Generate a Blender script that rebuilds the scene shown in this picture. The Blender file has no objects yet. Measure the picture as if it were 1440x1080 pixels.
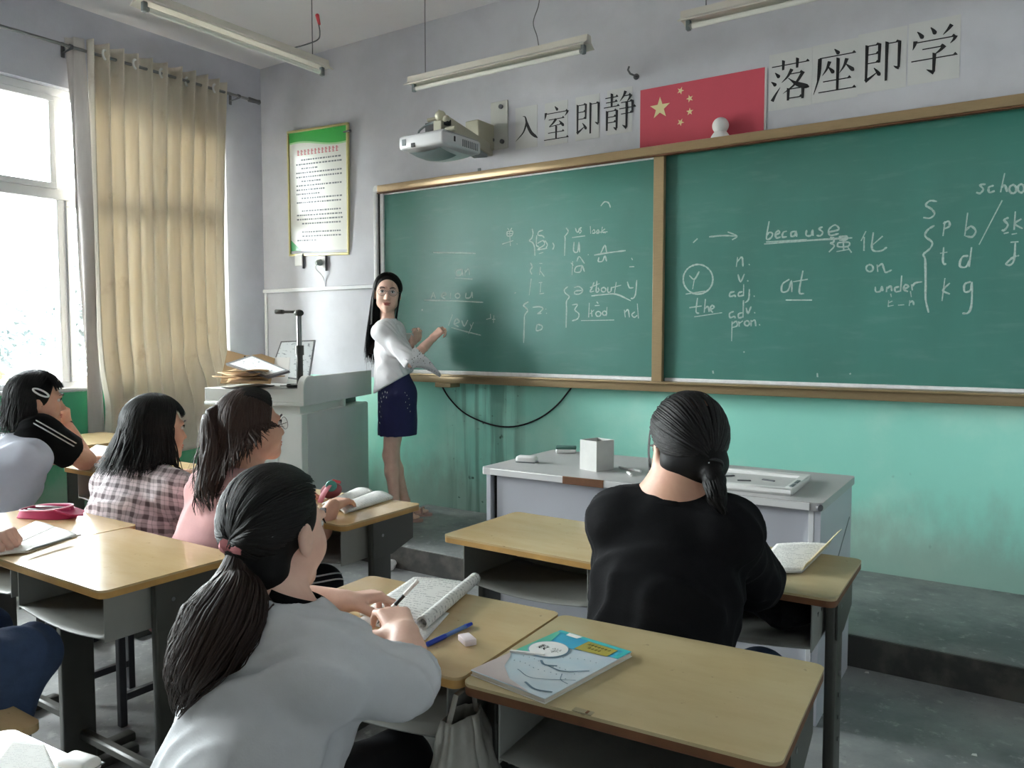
import bpy, bmesh, math, random
import numpy as np
import openvdb
from mathutils import Vector, Matrix

# ------------------------------------------------------------------ camera, world, light, exposure
SC = bpy.context.scene
COL = SC.collection
HC, FPX, PITCH, YAW = 1.37, 1123.0, math.radians(3.414), math.radians(33.936)
cam_d = bpy.data.cameras.new('camera')
cam_d.sensor_fit = 'HORIZONTAL'; cam_d.sensor_width = 36.0; cam_d.lens = FPX / 1440 * 36.0
cam_d.clip_start = 0.02; cam_d.clip_end = 200
cam = bpy.data.objects.new('camera', cam_d); COL.objects.link(cam)
cam.location = (0, 0, HC); cam.rotation_euler = (math.pi / 2 - PITCH, 0, YAW)
SC.camera = cam

world = bpy.data.worlds.new('overcast_sky'); SC.world = world; world.use_nodes = True
WN = world.node_tree
WN.nodes['Background'].inputs[0].default_value = (0.93, 0.97, 1.0, 1)
WN.nodes['Background'].inputs[1].default_value = 23.0

SC.view_settings.view_transform = 'Standard'; SC.view_settings.look = 'None'
SC.view_settings.gamma = 1.0; SC.view_settings.use_curve_mapping = False
SC.view_settings.exposure = 1.40
SC.cycles.max_bounces = 10; SC.cycles.diffuse_bounces = 6; SC.cycles.glossy_bounces = 4
SC.cycles.transparent_max_bounces = 12; SC.cycles.sample_clamp_indirect = 6.0
SC.cycles.use_denoising = True

random.seed(7); RNG = np.random.default_rng(7)
PI = math.pi
# room numbers (metres; floor z=0, front wall at y=YF, window wall at x=XL)
XL, XR, YF, YB, ZC = -5.557, 1.7, 4.486, -4.6, 3.6
HP = 0.1365          # platform height
YP = 3.48            # platform front edge
PXL = -3.77          # platform left end

# ------------------------------------------------------------------ a pixel of the photograph -> a point of the room
_fh = np.array([-math.sin(YAW), math.cos(YAW), 0]); _rt = np.array([math.cos(YAW), math.sin(YAW), 0]); _up = np.array([0, 0, 1.0])
_fw = _fh * math.cos(PITCH) - _up * math.sin(PITCH); _cu = _fh * math.sin(PITCH) + _up * math.cos(PITCH)
_C = np.array([0, 0, HC])
def ray(u, v): return _fw + _rt * (u - 720) / FPX - _cu * (v - 540) / FPX
def onY(u, v, y): r = ray(u, v); return _C + r * (y / r[1])
def onX(u, v, x): r = ray(u, v); return _C + r * (x / r[0])
def onP(u, v, p0, n):
    r = ray(u, v); n = np.array(n); return _C + r * (((np.array(p0) - _C) @ n) / (r @ n))
def onZ(u, v, z): r = ray(u, v); return _C + r * ((z - HC) / r[2])

# ------------------------------------------------------------------ objects
def tag(o, label=None, cat=None, group=None, kind=None):
    if label: o['label'] = label
    if cat: o['category'] = cat
    if group: o['group'] = group
    if kind: o['kind'] = kind
    return o
def thing(name, label, cat, loc=(0, 0, 0), rz=0.0, group=None):
    o = bpy.data.objects.new(name, None); COL.objects.link(o)
    o.empty_display_size = 0.1
    o.location = loc; o.rotation_euler = (0, 0, rz)
    return tag(o, label, cat, group)
def link_mesh(name, me, mat=None, parent=None, world=False):
    if mat is not None and not me.materials: me.materials.append(mat)
    o = bpy.data.objects.new(name, me); COL.objects.link(o)
    if parent is not None:
        o.parent = parent
        if world:
            l = parent.location; p = parent
            while p.parent is not None: p = p.parent
            me.transform(Matrix.Translation(-Vector(p.location)))
    return o
def raw(name, verts, faces, mat=None, parent=None, world=False, smooth=True, uvs=None):
    me = bpy.data.meshes.new(name)
    verts = np.asarray(verts, dtype=np.float64)
    me.from_pydata(verts.tolist(), [], [tuple(int(i) for i in f) for f in faces])
    if smooth: me.polygons.foreach_set('use_smooth', np.ones(len(me.polygons), dtype=bool))
    if uvs is not None:
        lay = me.uv_layers.new(name='UVMap')
        idx = np.empty(len(me.loops), dtype=np.int32); me.loops.foreach_get('vertex_index', idx)
        lay.data.foreach_set('uv', np.asarray(uvs, dtype=np.float32)[idx].ravel())
    me.update()
    return link_mesh(name, me, mat, parent, world)
def dup(o, parent=None, loc=None, rz=None, label=None):
    c = o.copy(); COL.objects.link(c)
    if parent is not None: c.parent = parent
    if loc is not None: c.location = loc
    if rz is not None: c.rotation_euler = (0, 0, rz)
    if label: c['label'] = label
    for ch in list(o.children): dup(ch, c)
    return c
def frame_from(z, x=None):
    z = Vector(z).normalized()
    x = Vector(x) if x is not None else (Vector((1, 0, 0)) if abs(z.x) < .9 else Vector((0, 1, 0)))
    y = z.cross(x).normalized(); x = y.cross(z).normalized()
    return Matrix((x, y, z)).transposed()

class MB:
    """collects shapes into one mesh"""
    def __init__(s): s.bm = bmesh.new()
    def box(s, c, size, rot=None, bev=0.0, seg=1):
        r = bmesh.ops.create_cube(s.bm, size=1.0); vs = r['verts']
        M = Matrix.Translation(Vector(c)) @ ((rot.to_4x4() if rot is not None else Matrix.Identity(4)) @ Matrix.Diagonal((*size, 1)))
        bmesh.ops.transform(s.bm, matrix=M, verts=vs)
        if bev > 0:
            es = list({e for v in vs for e in v.link_edges})
            bmesh.ops.bevel(s.bm, geom=es, offset=bev, segments=seg, affect='EDGES', profile=.5)
        return s
    def rng(s, a, b, bev=0.0, seg=1):
        a, b = Vector(a), Vector(b)
        return s.box((a + b) / 2, (abs(b.x - a.x), abs(b.y - a.y), abs(b.z - a.z)), None, bev, seg)
    def cyl(s, p0, p1, r0, r1=None, n=16, caps=True):
        r1 = r0 if r1 is None else r1
        return s.loft([p0, p1], [r0, r1], n, caps)
    def loft(s, pts, rad, n=8, caps=True, flat=None):
        pts = [Vector(p) for p in pts]
        if not hasattr(rad, '__len__'): rad = [rad] * len(pts)
        rings = []; X = None
        for i, p in enumerate(pts):
            t = (pts[min(i + 1, len(pts) - 1)] - pts[max(i - 1, 0)])
            if t.length < 1e-9: t = Vector((0, 0, 1))
            F = frame_from(t, X); X = F.col[0]; Y = F.col[1]
            fx, fy = flat if flat else (1, 1)
            rings.append([s.bm.verts.new(p + X * math.cos(a) * rad[i] * fx + Y * math.sin(a) * rad[i] * fy) for a in (2 * PI * k / n for k in range(n))])
        for a, b in zip(rings, rings[1:]):
            for k in range(n): s.bm.faces.new((a[k], a[(k + 1) % n], b[(k + 1) % n], b[k]))
        if caps:
            s.bm.faces.new(rings[0][::-1]); s.bm.faces.new(rings[-1])
        return s
    def ball(s, c, r, M=None, u=14, v=9):
        r = (r, r, r) if not hasattr(r, '__len__') else r
        q = bmesh.ops.create_uvsphere(s.bm, u_segments=u, v_segments=v, radius=1.0)
        T = Matrix.Translation(Vector(c)) @ ((M.to_4x4() if M is not None else Matrix.Identity(4)) @ Matrix.Diagonal((*r, 1)))
        bmesh.ops.transform(s.bm, matrix=T, verts=q['verts']); return s
    def prism(s, poly, M, h):
        """poly: list of 2D points, M: 4x4 placing local xy plane, extruded by h along local z"""
        a = [s.bm.verts.new(M @ Vector((x, y, 0))) for x, y in poly]
        f = s.bm.faces.new(a)
        r = bmesh.ops.extrude_face_region(s.bm, geom=[f])
        vs = [e for e in r['geom'] if isinstance(e, bmesh.types.BMVert)]
        d = (M.to_3x3() @ Vector((0, 0, 1))).normalized() * h
        bmesh.ops.translate(s.bm, vec=d, verts=vs); return s
    def face(s, pts):
        s.bm.faces.new([s.bm.verts.new(Vector(p)) for p in pts]); return s
    def surf(s, fn, nu, nv, closed=False):
        g = [[s.bm.verts.new(Vector(fn(i / nu, j / nv))) for j in range(nv + 1)] for i in range(nu + 1)]
        for i in range(nu):
            for j in range(nv): s.bm.faces.new((g[i][j], g[i + 1][j], g[i + 1][j + 1], g[i][j + 1]))
        return s
    def build(s, name, mat=None, parent=None, world=False, smooth=True, angle=40, thick=0.0):
        bm = s.bm
        bmesh.ops.recalc_face_normals(bm, faces=bm.faces)
        if smooth:
            lim = math.radians(angle)
            for f in bm.faces: f.smooth = True
            for e in bm.edges:
                if len(e.link_faces) == 2 and e.calc_face_angle(0) > lim: e.smooth = False
        me = bpy.data.meshes.new(name); bm.to_mesh(me); bm.free()
        o = link_mesh(name, me, mat, parent, world)
        if thick: o.modifiers.new('cloth_thickness', 'SOLIDIFY').thickness = thick
        return o
def struct(o, label=None):
    o['kind'] = 'structure'
    if label: o['label'] = label
    return o

# ------------------------------------------------------------------ materials
def lin(c):
    return tuple(((x / 255) / 12.92 if x / 255 <= .04045 else ((x / 255 + .055) / 1.055) ** 2.4) for x in c)
def pm(name, col, rough=.5, var=0.0, vs=6.0, col2=None, bump=0.0, bs=60.0, metal=0.0, spec=.5, scale=(1, 1, 1), det=4.0, sheen=0.0, coat=0.0, uv=False, aniso=0.0):
    m = bpy.data.materials.new(name); m.use_nodes = True; nt = m.node_tree; N = nt.nodes; L = nt.links
    b = N['Principled BSDF']; c1 = lin(col)
    b.inputs['Base Color'].default_value = (*c1, 1); b.inputs['Roughness'].default_value = rough
    b.inputs['Metallic'].default_value = metal; b.inputs['Specular IOR Level'].default_value = spec
    if sheen: b.inputs['Sheen Weight'].default_value = sheen
    if coat: b.inputs['Coat Weight'].default_value = coat; b.inputs['Coat Roughness'].default_value = .12
    if aniso: b.inputs['Anisotropic'].default_value = aniso
    if var or bump:
        tc = N.new('ShaderNodeTexCoord'); mp = N.new('ShaderNodeMapping'); mp.inputs['Scale'].default_value = scale
        L.new(tc.outputs['UV' if uv else 'Object'], mp.inputs[0])
        if var:
            nz = N.new('ShaderNodeTexNoise'); nz.inputs['Scale'].default_value = vs; nz.inputs['Detail'].default_value = det
            nz.inputs['Roughness'].default_value = .6
            L.new(mp.outputs[0], nz.inputs['Vector'])
            mr = N.new('ShaderNodeMapRange'); mr.inputs[1].default_value = .3; mr.inputs[2].default_value = .7
            L.new(nz.outputs['Fac'], mr.inputs[0])
            mx = N.new('ShaderNodeMix'); mx.data_type = 'RGBA'
            c2 = lin(col2) if col2 else tuple(x * (1 - var) for x in c1)
            mx.inputs[6].default_value = (*c1, 1); mx.inputs[7].default_value = (*c2, 1)
            L.new(mr.outputs[0], mx.inputs[0]); L.new(mx.outputs[2], b.inputs['Base Color'])
        if bump:
            n2 = N.new('ShaderNodeTexNoise'); n2.inputs['Scale'].default_value = bs; n2.inputs['Detail'].default_value = 3
            L.new(mp.outputs[0], n2.inputs['Vector'])
            bp = N.new('ShaderNodeBump'); bp.inputs['Strength'].default_value = bump; bp.inputs['Distance'].default_value = .01
            L.new(n2.outputs['Fac'], bp.inputs['Height']); L.new(bp.outputs[0], b.inputs['Normal'])
    return m
class NT:
    """tiny node-graph helper"""
    def __init__(s, name):
        s.m = bpy.data.materials.new(name); s.m.use_nodes = True; s.t = s.m.node_tree; s.b = s.t.nodes['Principled BSDF']
    def n(s, kind, ins=None, **attrs):
        x = s.t.nodes.new('ShaderNode' + kind)
        for k, v in attrs.items(): setattr(x, k, v)
        for k, v in (ins or {}).items(): s.set(x, k, v)
        return x
    def set(s, x, k, v):
        i = x.inputs[k]
        if isinstance(v, bpy.types.NodeSocket): s.t.links.new(v, i)
        else: i.default_value = v
    def pos(s): return s.n('NewGeometry').outputs['Position']
    def obj(s): return s.n('TexCoord').outputs['Object']
    def uv(s): return s.n('TexCoord').outputs['UV']
    def map(s, v, scale=(1, 1, 1), loc=(0, 0, 0), rot=(0, 0, 0)): return s.n('Mapping', {0: v, 'Scale': scale, 'Location': loc, 'Rotation': rot}).outputs[0]
    def noise(s, v, sc, det=4, rough=.6): return s.n('TexNoise', {'Vector': v, 'Scale': sc, 'Detail': det, 'Roughness': rough}).outputs['Fac']
    def mr(s, f, a, b, c=0.0, d=1.0, sm=True):
        return s.n('MapRange', {0: f, 1: a, 2: b, 3: c, 4: d}, interpolation_type='SMOOTHSTEP' if sm else 'LINEAR').outputs[0]
    def mix(s, f, a, b): return s.n('Mix', {0: f, 6: a, 7: b}, data_type='RGBA').outputs[2]
    def math(s, op, a, b=0.0): return s.n('Math', {0: a, 1: b}, operation=op).outputs[0]
    def sep(s, v): return s.n('SeparateXYZ', {0: v}).outputs
    def bump(s, h, st=.3, d=.01): s.set(s.b, 'Normal', s.n('Bump', {'Height': h, 'Strength': st, 'Distance': d}).outputs[0])
def rgba(c): return (*lin(c), 1)

M = {}
M['white_paint'] = pm('white_paint', (236, 236, 238), .55, .04, 2.0)
M['grey_metal'] = pm('grey_metal', (150, 152, 152), .42, .10, 8, bump=.05)
M['lamp_white'] = pm('lamp_white', (206, 200, 190), .4, .08, 5)
M['tube_white'] = pm('tube_white', (228, 226, 220), .2)
M['dark'] = pm('dark_plastic', (28, 28, 30), .45)
M['black'] = pm('black_rubber', (14, 14, 15), .55)
M['steel'] = pm('steel', (150, 150, 150), .3, metal=1.0)
M['brass'] = pm('gold_frame', (205, 196, 140), .35, metal=.6)
M['champagne'] = pm('champagne_aluminium', (172, 148, 112), .32, .10, 20, metal=.4, scale=(1, 8, 8))
M['paper'] = pm('paper', (232, 230, 226), .75, .04, 14)
M['paper_grey'] = pm('sign_paper', (203, 203, 202), .8, .05, 5)
M['kraft'] = pm('kraft_paper', (188, 156, 116), .8, .12, 9, bump=.15, bs=20)
M['ink'] = pm('black_ink', (26, 26, 28), .6)
M['pod_white'] = pm('podium_lit_metal', (226, 228, 222), .4, .05, 6)
M['pod_shaded'] = pm('podium_shaded_metal', (204, 204, 203), .42, .08, 4)  # podium steel again, darker: shade of the grey faces put into the colour
M['desk_grey'] = pm('desk_grey_steel', (150, 152, 146), .4, .14, 7, bump=.06, bs=40)
M['desk_dark'] = pm('desk_dark_steel', (74, 74, 68), .4, .18, 7)
M['edge_brown'] = pm('desk_edge_board', (122, 78, 46), .6, .35, 20)
M['melamine'] = pm('white_melamine', (196, 198, 206), .4, .05, 3)
M['melamine_top'] = pm('worn_melamine_top', (186, 184, 184), .38, .08, 4)
M['projector_white'] = pm('projector_white', (206, 206, 208), .35)
M['projector_grey'] = pm('projector_grey', (118, 126, 128), .4)
M['arm_cream'] = pm('cream_metal', (176, 172, 152), .45, .06, 6)
M['white_plastic'] = pm('white_plastic', (232, 232, 230), .35)
M['wire'] = pm('grey_wire', (92, 92, 96), .5)
M['red_tape'] = pm('red_tape', (190, 60, 70), .5)
# ------------------------------------------------------------------ the room
def wall_mat(name, upper, green, edge_z, edge_noise, side):
    t = NT(name); P = t.pos(); z = t.sep(P)[2]
    nb = t.noise(P, 3.0, 5); nf = t.noise(P, 22, 4)
    e = t.math('ADD', z, t.math('MULTIPLY', t.math('SUBTRACT', nf, .5), edge_noise))
    f = t.mr(e, edge_z - .004, edge_z + .004)
    up = t.mix(t.mr(nb, .35, .7), rgba(upper), rgba(tuple(x - 9 for x in upper)))
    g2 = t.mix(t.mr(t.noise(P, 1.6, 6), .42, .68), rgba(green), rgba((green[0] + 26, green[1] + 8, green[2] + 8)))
    # scuffed plaster low on the dado
    low = t.mr(t.math('ADD', z, t.math('MULTIPLY', t.math('SUBTRACT', t.noise(t.map(P, (2, 2, 1)), 4, 6), .5), .5)), .20, .62, 1, 0)
    g3 = t.mix(t.math('MULTIPLY', low, .62), g2, rgba((150, 160, 150)))
    spots = t.mr(t.noise(t.map(P, (1, 1, .8)), 6.5, 2), .74, .78)
    g4 = t.mix(t.math('MULTIPLY', spots, .5), g3, rgba((72, 100, 84)))
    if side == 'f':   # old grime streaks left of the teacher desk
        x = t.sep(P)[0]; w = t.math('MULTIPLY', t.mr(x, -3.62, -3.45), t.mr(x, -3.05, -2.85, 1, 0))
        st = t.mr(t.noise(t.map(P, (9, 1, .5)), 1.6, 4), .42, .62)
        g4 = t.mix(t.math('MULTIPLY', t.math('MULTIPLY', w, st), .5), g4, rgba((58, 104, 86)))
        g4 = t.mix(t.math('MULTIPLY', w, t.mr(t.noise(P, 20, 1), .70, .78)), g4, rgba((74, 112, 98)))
    t.set(t.b, 'Base Color', t.mix(f, g4, up)); t.set(t.b, 'Roughness', .55)
    t.bump(t.noise(P, 35, 5), .12, .01)
    return t.m
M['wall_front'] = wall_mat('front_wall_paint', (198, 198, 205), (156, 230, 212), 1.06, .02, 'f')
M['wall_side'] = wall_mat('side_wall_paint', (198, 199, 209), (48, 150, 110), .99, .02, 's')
M['wall_plain'] = pm('rear_wall_paint', (178, 180, 182), .7, .05, 2)
M['ceiling'] = pm('ceiling_plaster', (226, 223, 226), .8, .05, 1.5, bump=.05, bs=12)

def floor_mat():
    t = NT('worn_concrete'); P = t.pos()
    a = t.noise(P, 1.3, 6, .65); b = t.noise(P, 14, 6, .7); c = t.noise(P, 60, 3)
    col = t.mix(t.mr(a, .35, .65), rgba((146, 147, 146)), rgba((108, 110, 112)))
    col = t.mix(t.mr(b, .55, .72), col, rgba((168, 168, 166)))
    col = t.mix(t.math('MULTIPLY', t.mr(c, .62, .75), .5), col, rgba((88, 88, 90)))
    t.set(t.b, 'Base Color', col); t.set(t.b, 'Roughness', t.mr(a, .3, .7, .38, .62))
    t.bump(b, .15, .01); return t.m
M['floor'] = floor_mat()
def riser_mat():
    t = NT('riser_dark_paint'); P = t.pos()
    t.set(t.b, 'Base Color', t.mix(t.mr(t.noise(P, 9, 6), .4, .7), rgba((62, 60, 58)), rgba((90, 86, 80)))); t.set(t.b, 'Roughness', .7)
    return t.m
M['riser'] = riser_mat()

# window openings in the left wall: (y0, y1)
WZ0, WZ1 = 1.00, 3.04
WINS = [(1.55, 4.13), (-1.6, .45)]
WT = .24
def left_wall():
    mb = MB(); ys = sorted([YB - .0] + [y for w in WINS for y in w] + [YF])
    mb.rng((XL - WT, YB, 0), (XL, YF, WZ0)); mb.rng((XL - WT, YB, WZ1), (XL, YF, ZC))
    solid = [(YB, WINS[1][0]), (WINS[1][1], WINS[0][0]), (WINS[0][1], YF)]
    for a, b in solid: mb.rng((XL - WT, a, WZ0), (XL, b, WZ1))
    return mb.build('wall_left', M['wall_side'], smooth=False)
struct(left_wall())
struct(MB().rng((XL - WT, YF, 0), (XR + .2, YF + .24, ZC)).build('wall_front', M['wall_front'], smooth=False))
struct(MB().rng((XR, YB, 0), (XR + .2, YF, ZC)).build('wall_right', M['wall_plain'], smooth=False))
struct(MB().rng((XL - WT, YB - .2, 0), (XR + .2, YB, ZC)).build('wall_back', M['wall_plain'], smooth=False))
struct(MB().rng((XL - WT, YB - .2, -.15), (XR + .2, YF + .24, 0)).build('floor', M['floor'], smooth=False))
struct(MB().rng((XL - WT, YB - .2, ZC), (XR + .2, YF + .24, ZC + .15)).build('ceiling', M['ceiling'], smooth=False))
pf = struct(MB().rng((PXL, YP + .012, 0), (XR, YF, HP), .012, 2).build('trim_1', M['floor']), 'raised concrete platform along the front wall')
ts = struct(MB().rng((PXL, YP, 0), (XR, YP + .012, HP - .006)).build('riser_strip', M['riser'], pf, smooth=False), 'dark painted front face of the platform')
# shallow cable trunking along the front wall left of the blackboard
struct(MB().rng((XL, YF - .018, 1.735), (-4.16, YF, 1.765), .004).build('trim_2', M['white_paint']), 'thin white cable trunking left of the blackboard')
vx = float(onY(376, 450, YF)[0])
struct(MB().rng((vx - .014, YF - .02, .0), (vx + .014, YF, 1.735), .004).build('trim_3', M['white_paint']), 'white vertical cable duct in the front left corner')

# glass that lets daylight through and mirrors the room a little
def glass_mat():
    m = bpy.data.materials.new('window_glass'); m.use_nodes = True; nt = m.node_tree; N = nt.nodes; L = nt.links
    N.remove(N['Principled BSDF']); o = N['Material Output']
    tr = N.new('ShaderNodeBsdfTransparent'); tr.inputs[0].default_value = (.95, .97, .96, 1)
    gl = N.new('ShaderNodeBsdfGlossy'); gl.inputs['Roughness'].default_value = .02
    fr = N.new('ShaderNodeFresnel'); fr.inputs[0].default_value = 1.45
    mx = N.new('ShaderNodeMixShader'); L.new(fr.outputs[0], mx.inputs[0]); L.new(tr.outputs[0], mx.inputs[1]); L.new(gl.outputs[0], mx.inputs[2])
    L.new(mx.outputs[0], o.inputs[0]); return m
M['glass'] = glass_mat()
M['upvc'] = pm('white_window_frame', (238, 238, 240), .35, .03, 4)
def window(n, y0, y1, label):
    xf = XL - .10
    w = thing('window_%d' % n, label, None, (xf, (y0 + y1) / 2, WZ0)); w['kind'] = 'structure'
    if 'category' in w: del w['category']
    yc = (y0 + y1) / 2; h = y1 - y0; Z = WZ1 - WZ0
    fr = MB(); T = .055
    fr.rng((-.035, -h / 2, 0), (.035, h / 2, T), .004); fr.rng((-.035, -h / 2, Z - T), (.035, h / 2, Z), .004)
    fr.rng((-.035, -h / 2, T), (.035, -h / 2 + T, Z - T), .004); fr.rng((-.035, h / 2 - T, T), (.035, h / 2, Z - T), .004)
    fr.build('window_frame', M['upvc'], w)
    tr = 2.33 - WZ0                       # transom
    MB().rng((-.04, -h / 2 + T, tr - .035), (.04, h / 2 - T, tr + .035), .004).build('transom', M['upvc'], w)
    k = 4 if h > 2 else 3
    if n == 1: xs = [1.55 + .055 - yc, 2.20 - yc, 2.85 - yc, 3.48 - yc, 4.13 - .055 - yc]
    else: xs = [-h / 2 + T + (h - 2 * T) * i / k for i in range(k + 1)]
    for a in xs[1:-1]:
        MB().rng((-.035, a - .028, T), (.035, a + .028, tr - .035), .004).rng((-.035, a - .028, tr + .035), (.035, a + .028, Z - T), .004).build('mullion', M['upvc'], w)
    for i, (a, b) in enumerate(zip(xs, xs[1:])):
        a2 = a + (.028 if i else 0); b2 = b - (.028 if i < len(xs) - 2 else 0)
        for z0, z1 in ((T, tr - .035), (tr + .035, Z - T)):
            if (i + (z0 > T)) % 2 == 0:   # opening sash with its own frame
                s = MB(); q = .04; xo = .03
                s.rng((xo - .02, a2, z0), (xo + .02, b2, z0 + q), .003).rng((xo - .02, a2, z1 - q), (xo + .02, b2, z1), .003)
                s.rng((xo - .02, a2, z0 + q), (xo + .02, a2 + q, z1 - q), .003).rng((xo - .02, b2 - q, z0 + q), (xo + .02, b2, z1 - q), .003)
                s.build('sash', M['upvc'], w)
            MB().rng((-.003, a2, z0), (.003, b2, z1)).build('pane', M['glass'], w, smooth=False)
    MB().rng((.035, -h / 2 + .001, 0), (.125, h / 2 - .001, .018), .004).build('sill', M['upvc'], w)
    # a light portal only guides the sky's own light through the opening (it adds none)
    ld = bpy.data.lights.new('sky_portal', 'AREA'); ld.shape = 'RECTANGLE'; ld.size = h; ld.size_y = Z; ld.cycles.is_portal = True
    lo = bpy.data.objects.new('sky_portal', ld); COL.objects.link(lo)
    lo.location = (XL - WT - .02, yc, WZ0 + Z / 2)
    lo.rotation_euler = Matrix(((0, 0, -1), (1, 0, 0), (0, -1, 0))).transposed().to_euler() if False else (PI / 2, 0, -PI / 2)
window(1, *WINS[0], 'white framed classroom window half hidden by the beige curtain')
window(2, *WINS[1], 'white framed window in the left wall behind the camera')

# outside: bright ground, hedge and trees
M['grass'] = pm('pale_ground', (186, 182, 172), .9, .3, 3)
M['leaf'] = pm('leaf', (84, 92, 46), .7, .4, 1.2)
M['leaf2'] = pm('leaf_pale', (98, 108, 110), .7, .3, 1.0)
M['bark'] = pm('bark', (120, 104, 86), .9, .3, 6)
struct(MB().rng((-60, -40, -.5), (XL - WT, 60, -.35)).build('outside_ground', M['grass'], smooth=False), 'pale bright ground outside the window')
def foliage(name, cs, n, leaf, mat, parent):
    V = []; F = []
    for c, r in cs:
        c = np.array(c)
        for _ in range(n):
            d = RNG.normal(size=3); d /= np.linalg.norm(d); p = c + d * r * (RNG.random() ** .4)
            a = RNG.normal(size=3); a -= a @ d * d * .5; a /= np.linalg.norm(a); b = np.cross(a, RNG.normal(size=3)); b /= np.linalg.norm(b)
            s = leaf * (.6 + .8 * RNG.random()); i = len(V)
            V += [p - a * s, p + b * s * .5, p + a * s, p - b * s * .5]; F.append((i, i + 1, i + 2, i + 3))
    o = raw(name, V, F, mat, parent, True, False); o['kind'] = 'stuff'; return o
def tree(loc, h, r, mat, label, n=1500):
    t = thing('leafy_tree', label, 'tree', loc, group='trees outside the window')
    MB().loft([loc, (loc[0] + .1, loc[1], loc[2] + h * .45), (loc[0], loc[1] + .1, loc[2] + h * .8)], [.16, .11, .05], 8).build('trunk', M['bark'], t, True)
    cs = [((loc[0] + random.uniform(-r, r) * .6, loc[1] + random.uniform(-r, r) * .8, loc[2] + h * random.uniform(.45, 1)), r * random.uniform(.5, .75)) for _ in range(7)]
    foliage('crown', cs, n // 7, .16, mat, t)
tree((-19, 7.5, -.35), 2.7, 1.5, M['leaf2'], 'pale leafy tree farthest left outside the window')
tree((-21, 11.5, -.35), 2.9, 1.7, M['leaf2'], 'pale leafy tree in the middle of those outside the window')
tree((-20, 16, -.35), 2.6, 1.5, M['leaf2'], 'pale leafy tree outside, nearest the curtain edge')
hd = thing('hedge', 'low yellow green hedge seen through the bottom of the window', 'hedge', (-12, 7, -.35))
foliage('hedge_leaves', [((-12 + random.uniform(-.3, .3), 3 + k * .55, .1 + random.uniform(0, .35)), .62) for k in range(16)], 160, .11, M['leaf'], hd)

# ------------------------------------------------------------------ curtain and rod
def rod():
    t = thing('curtain_rod', 'grey metal curtain rod with a dark finial above the curtain', 'curtain rod', (XL, 3.4, 3.2))
    x = XL + .11; z = 3.285
    MB().cyl((x, .9, z), (x, 4.28, z), .011, n=12).build('pole', M['steel'], t, True)
    MB().loft([(x, 4.27, z), (x, 4.28, z), (x, 4.36, z), (x, 4.38, z), (x, 4.395, z)], [.012, .02, .017, .021, .004], 12).build('finial', M['wire'], t, True)
    for y in (2.86, 4.18):
        MB().rng((XL, y - .012, z - .05), (XL + .008, y + .012, z + .05), .002).loft([(XL, y, z - .02), (x - .01, y, z - .014), (x, y, z - .014)], .006, 8).cyl((x, y - .01, z), (x, y + .01, z), .016, n=12).build('bracket', M['wire'], t, True)
rod()
def curtain_mat():
    t = NT('beige_curtain'); P = t.pos()
    c = t.mix(t.mr(t.noise(t.map(P, (6, 9, .7)), 3, 2), .3, .75), rgba((228, 221, 208)), rgba((220, 212, 197)))
    z = t.sep(P)[2]
    c = t.mix(t.mr(t.noise(P, 5, 5), .58, .75), c, rgba((208, 198, 182)))
    N = t.t.nodes; L = t.t.links
    t.set(t.b, 'Base Color', c); t.set(t.b, 'Roughness', .85); t.set(t.b, 'Sheen Weight', .15)
    tl = N.new('ShaderNodeBsdfTranslucent'); L.new(c, tl.inputs[0])
    mx = N.new('ShaderNodeMixShader'); mx.inputs[0].default_value = .16
    L.new(t.b.outputs[0], mx.inputs[1]); L.new(tl.outputs[0], mx.inputs[2]); L.new(mx.outputs[0], N['Material Output'].inputs[0])
    t.bump(t.noise(P, 300, 2), .1, .002)
    return t.m
M['curtain'] = curtain_mat()
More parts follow.
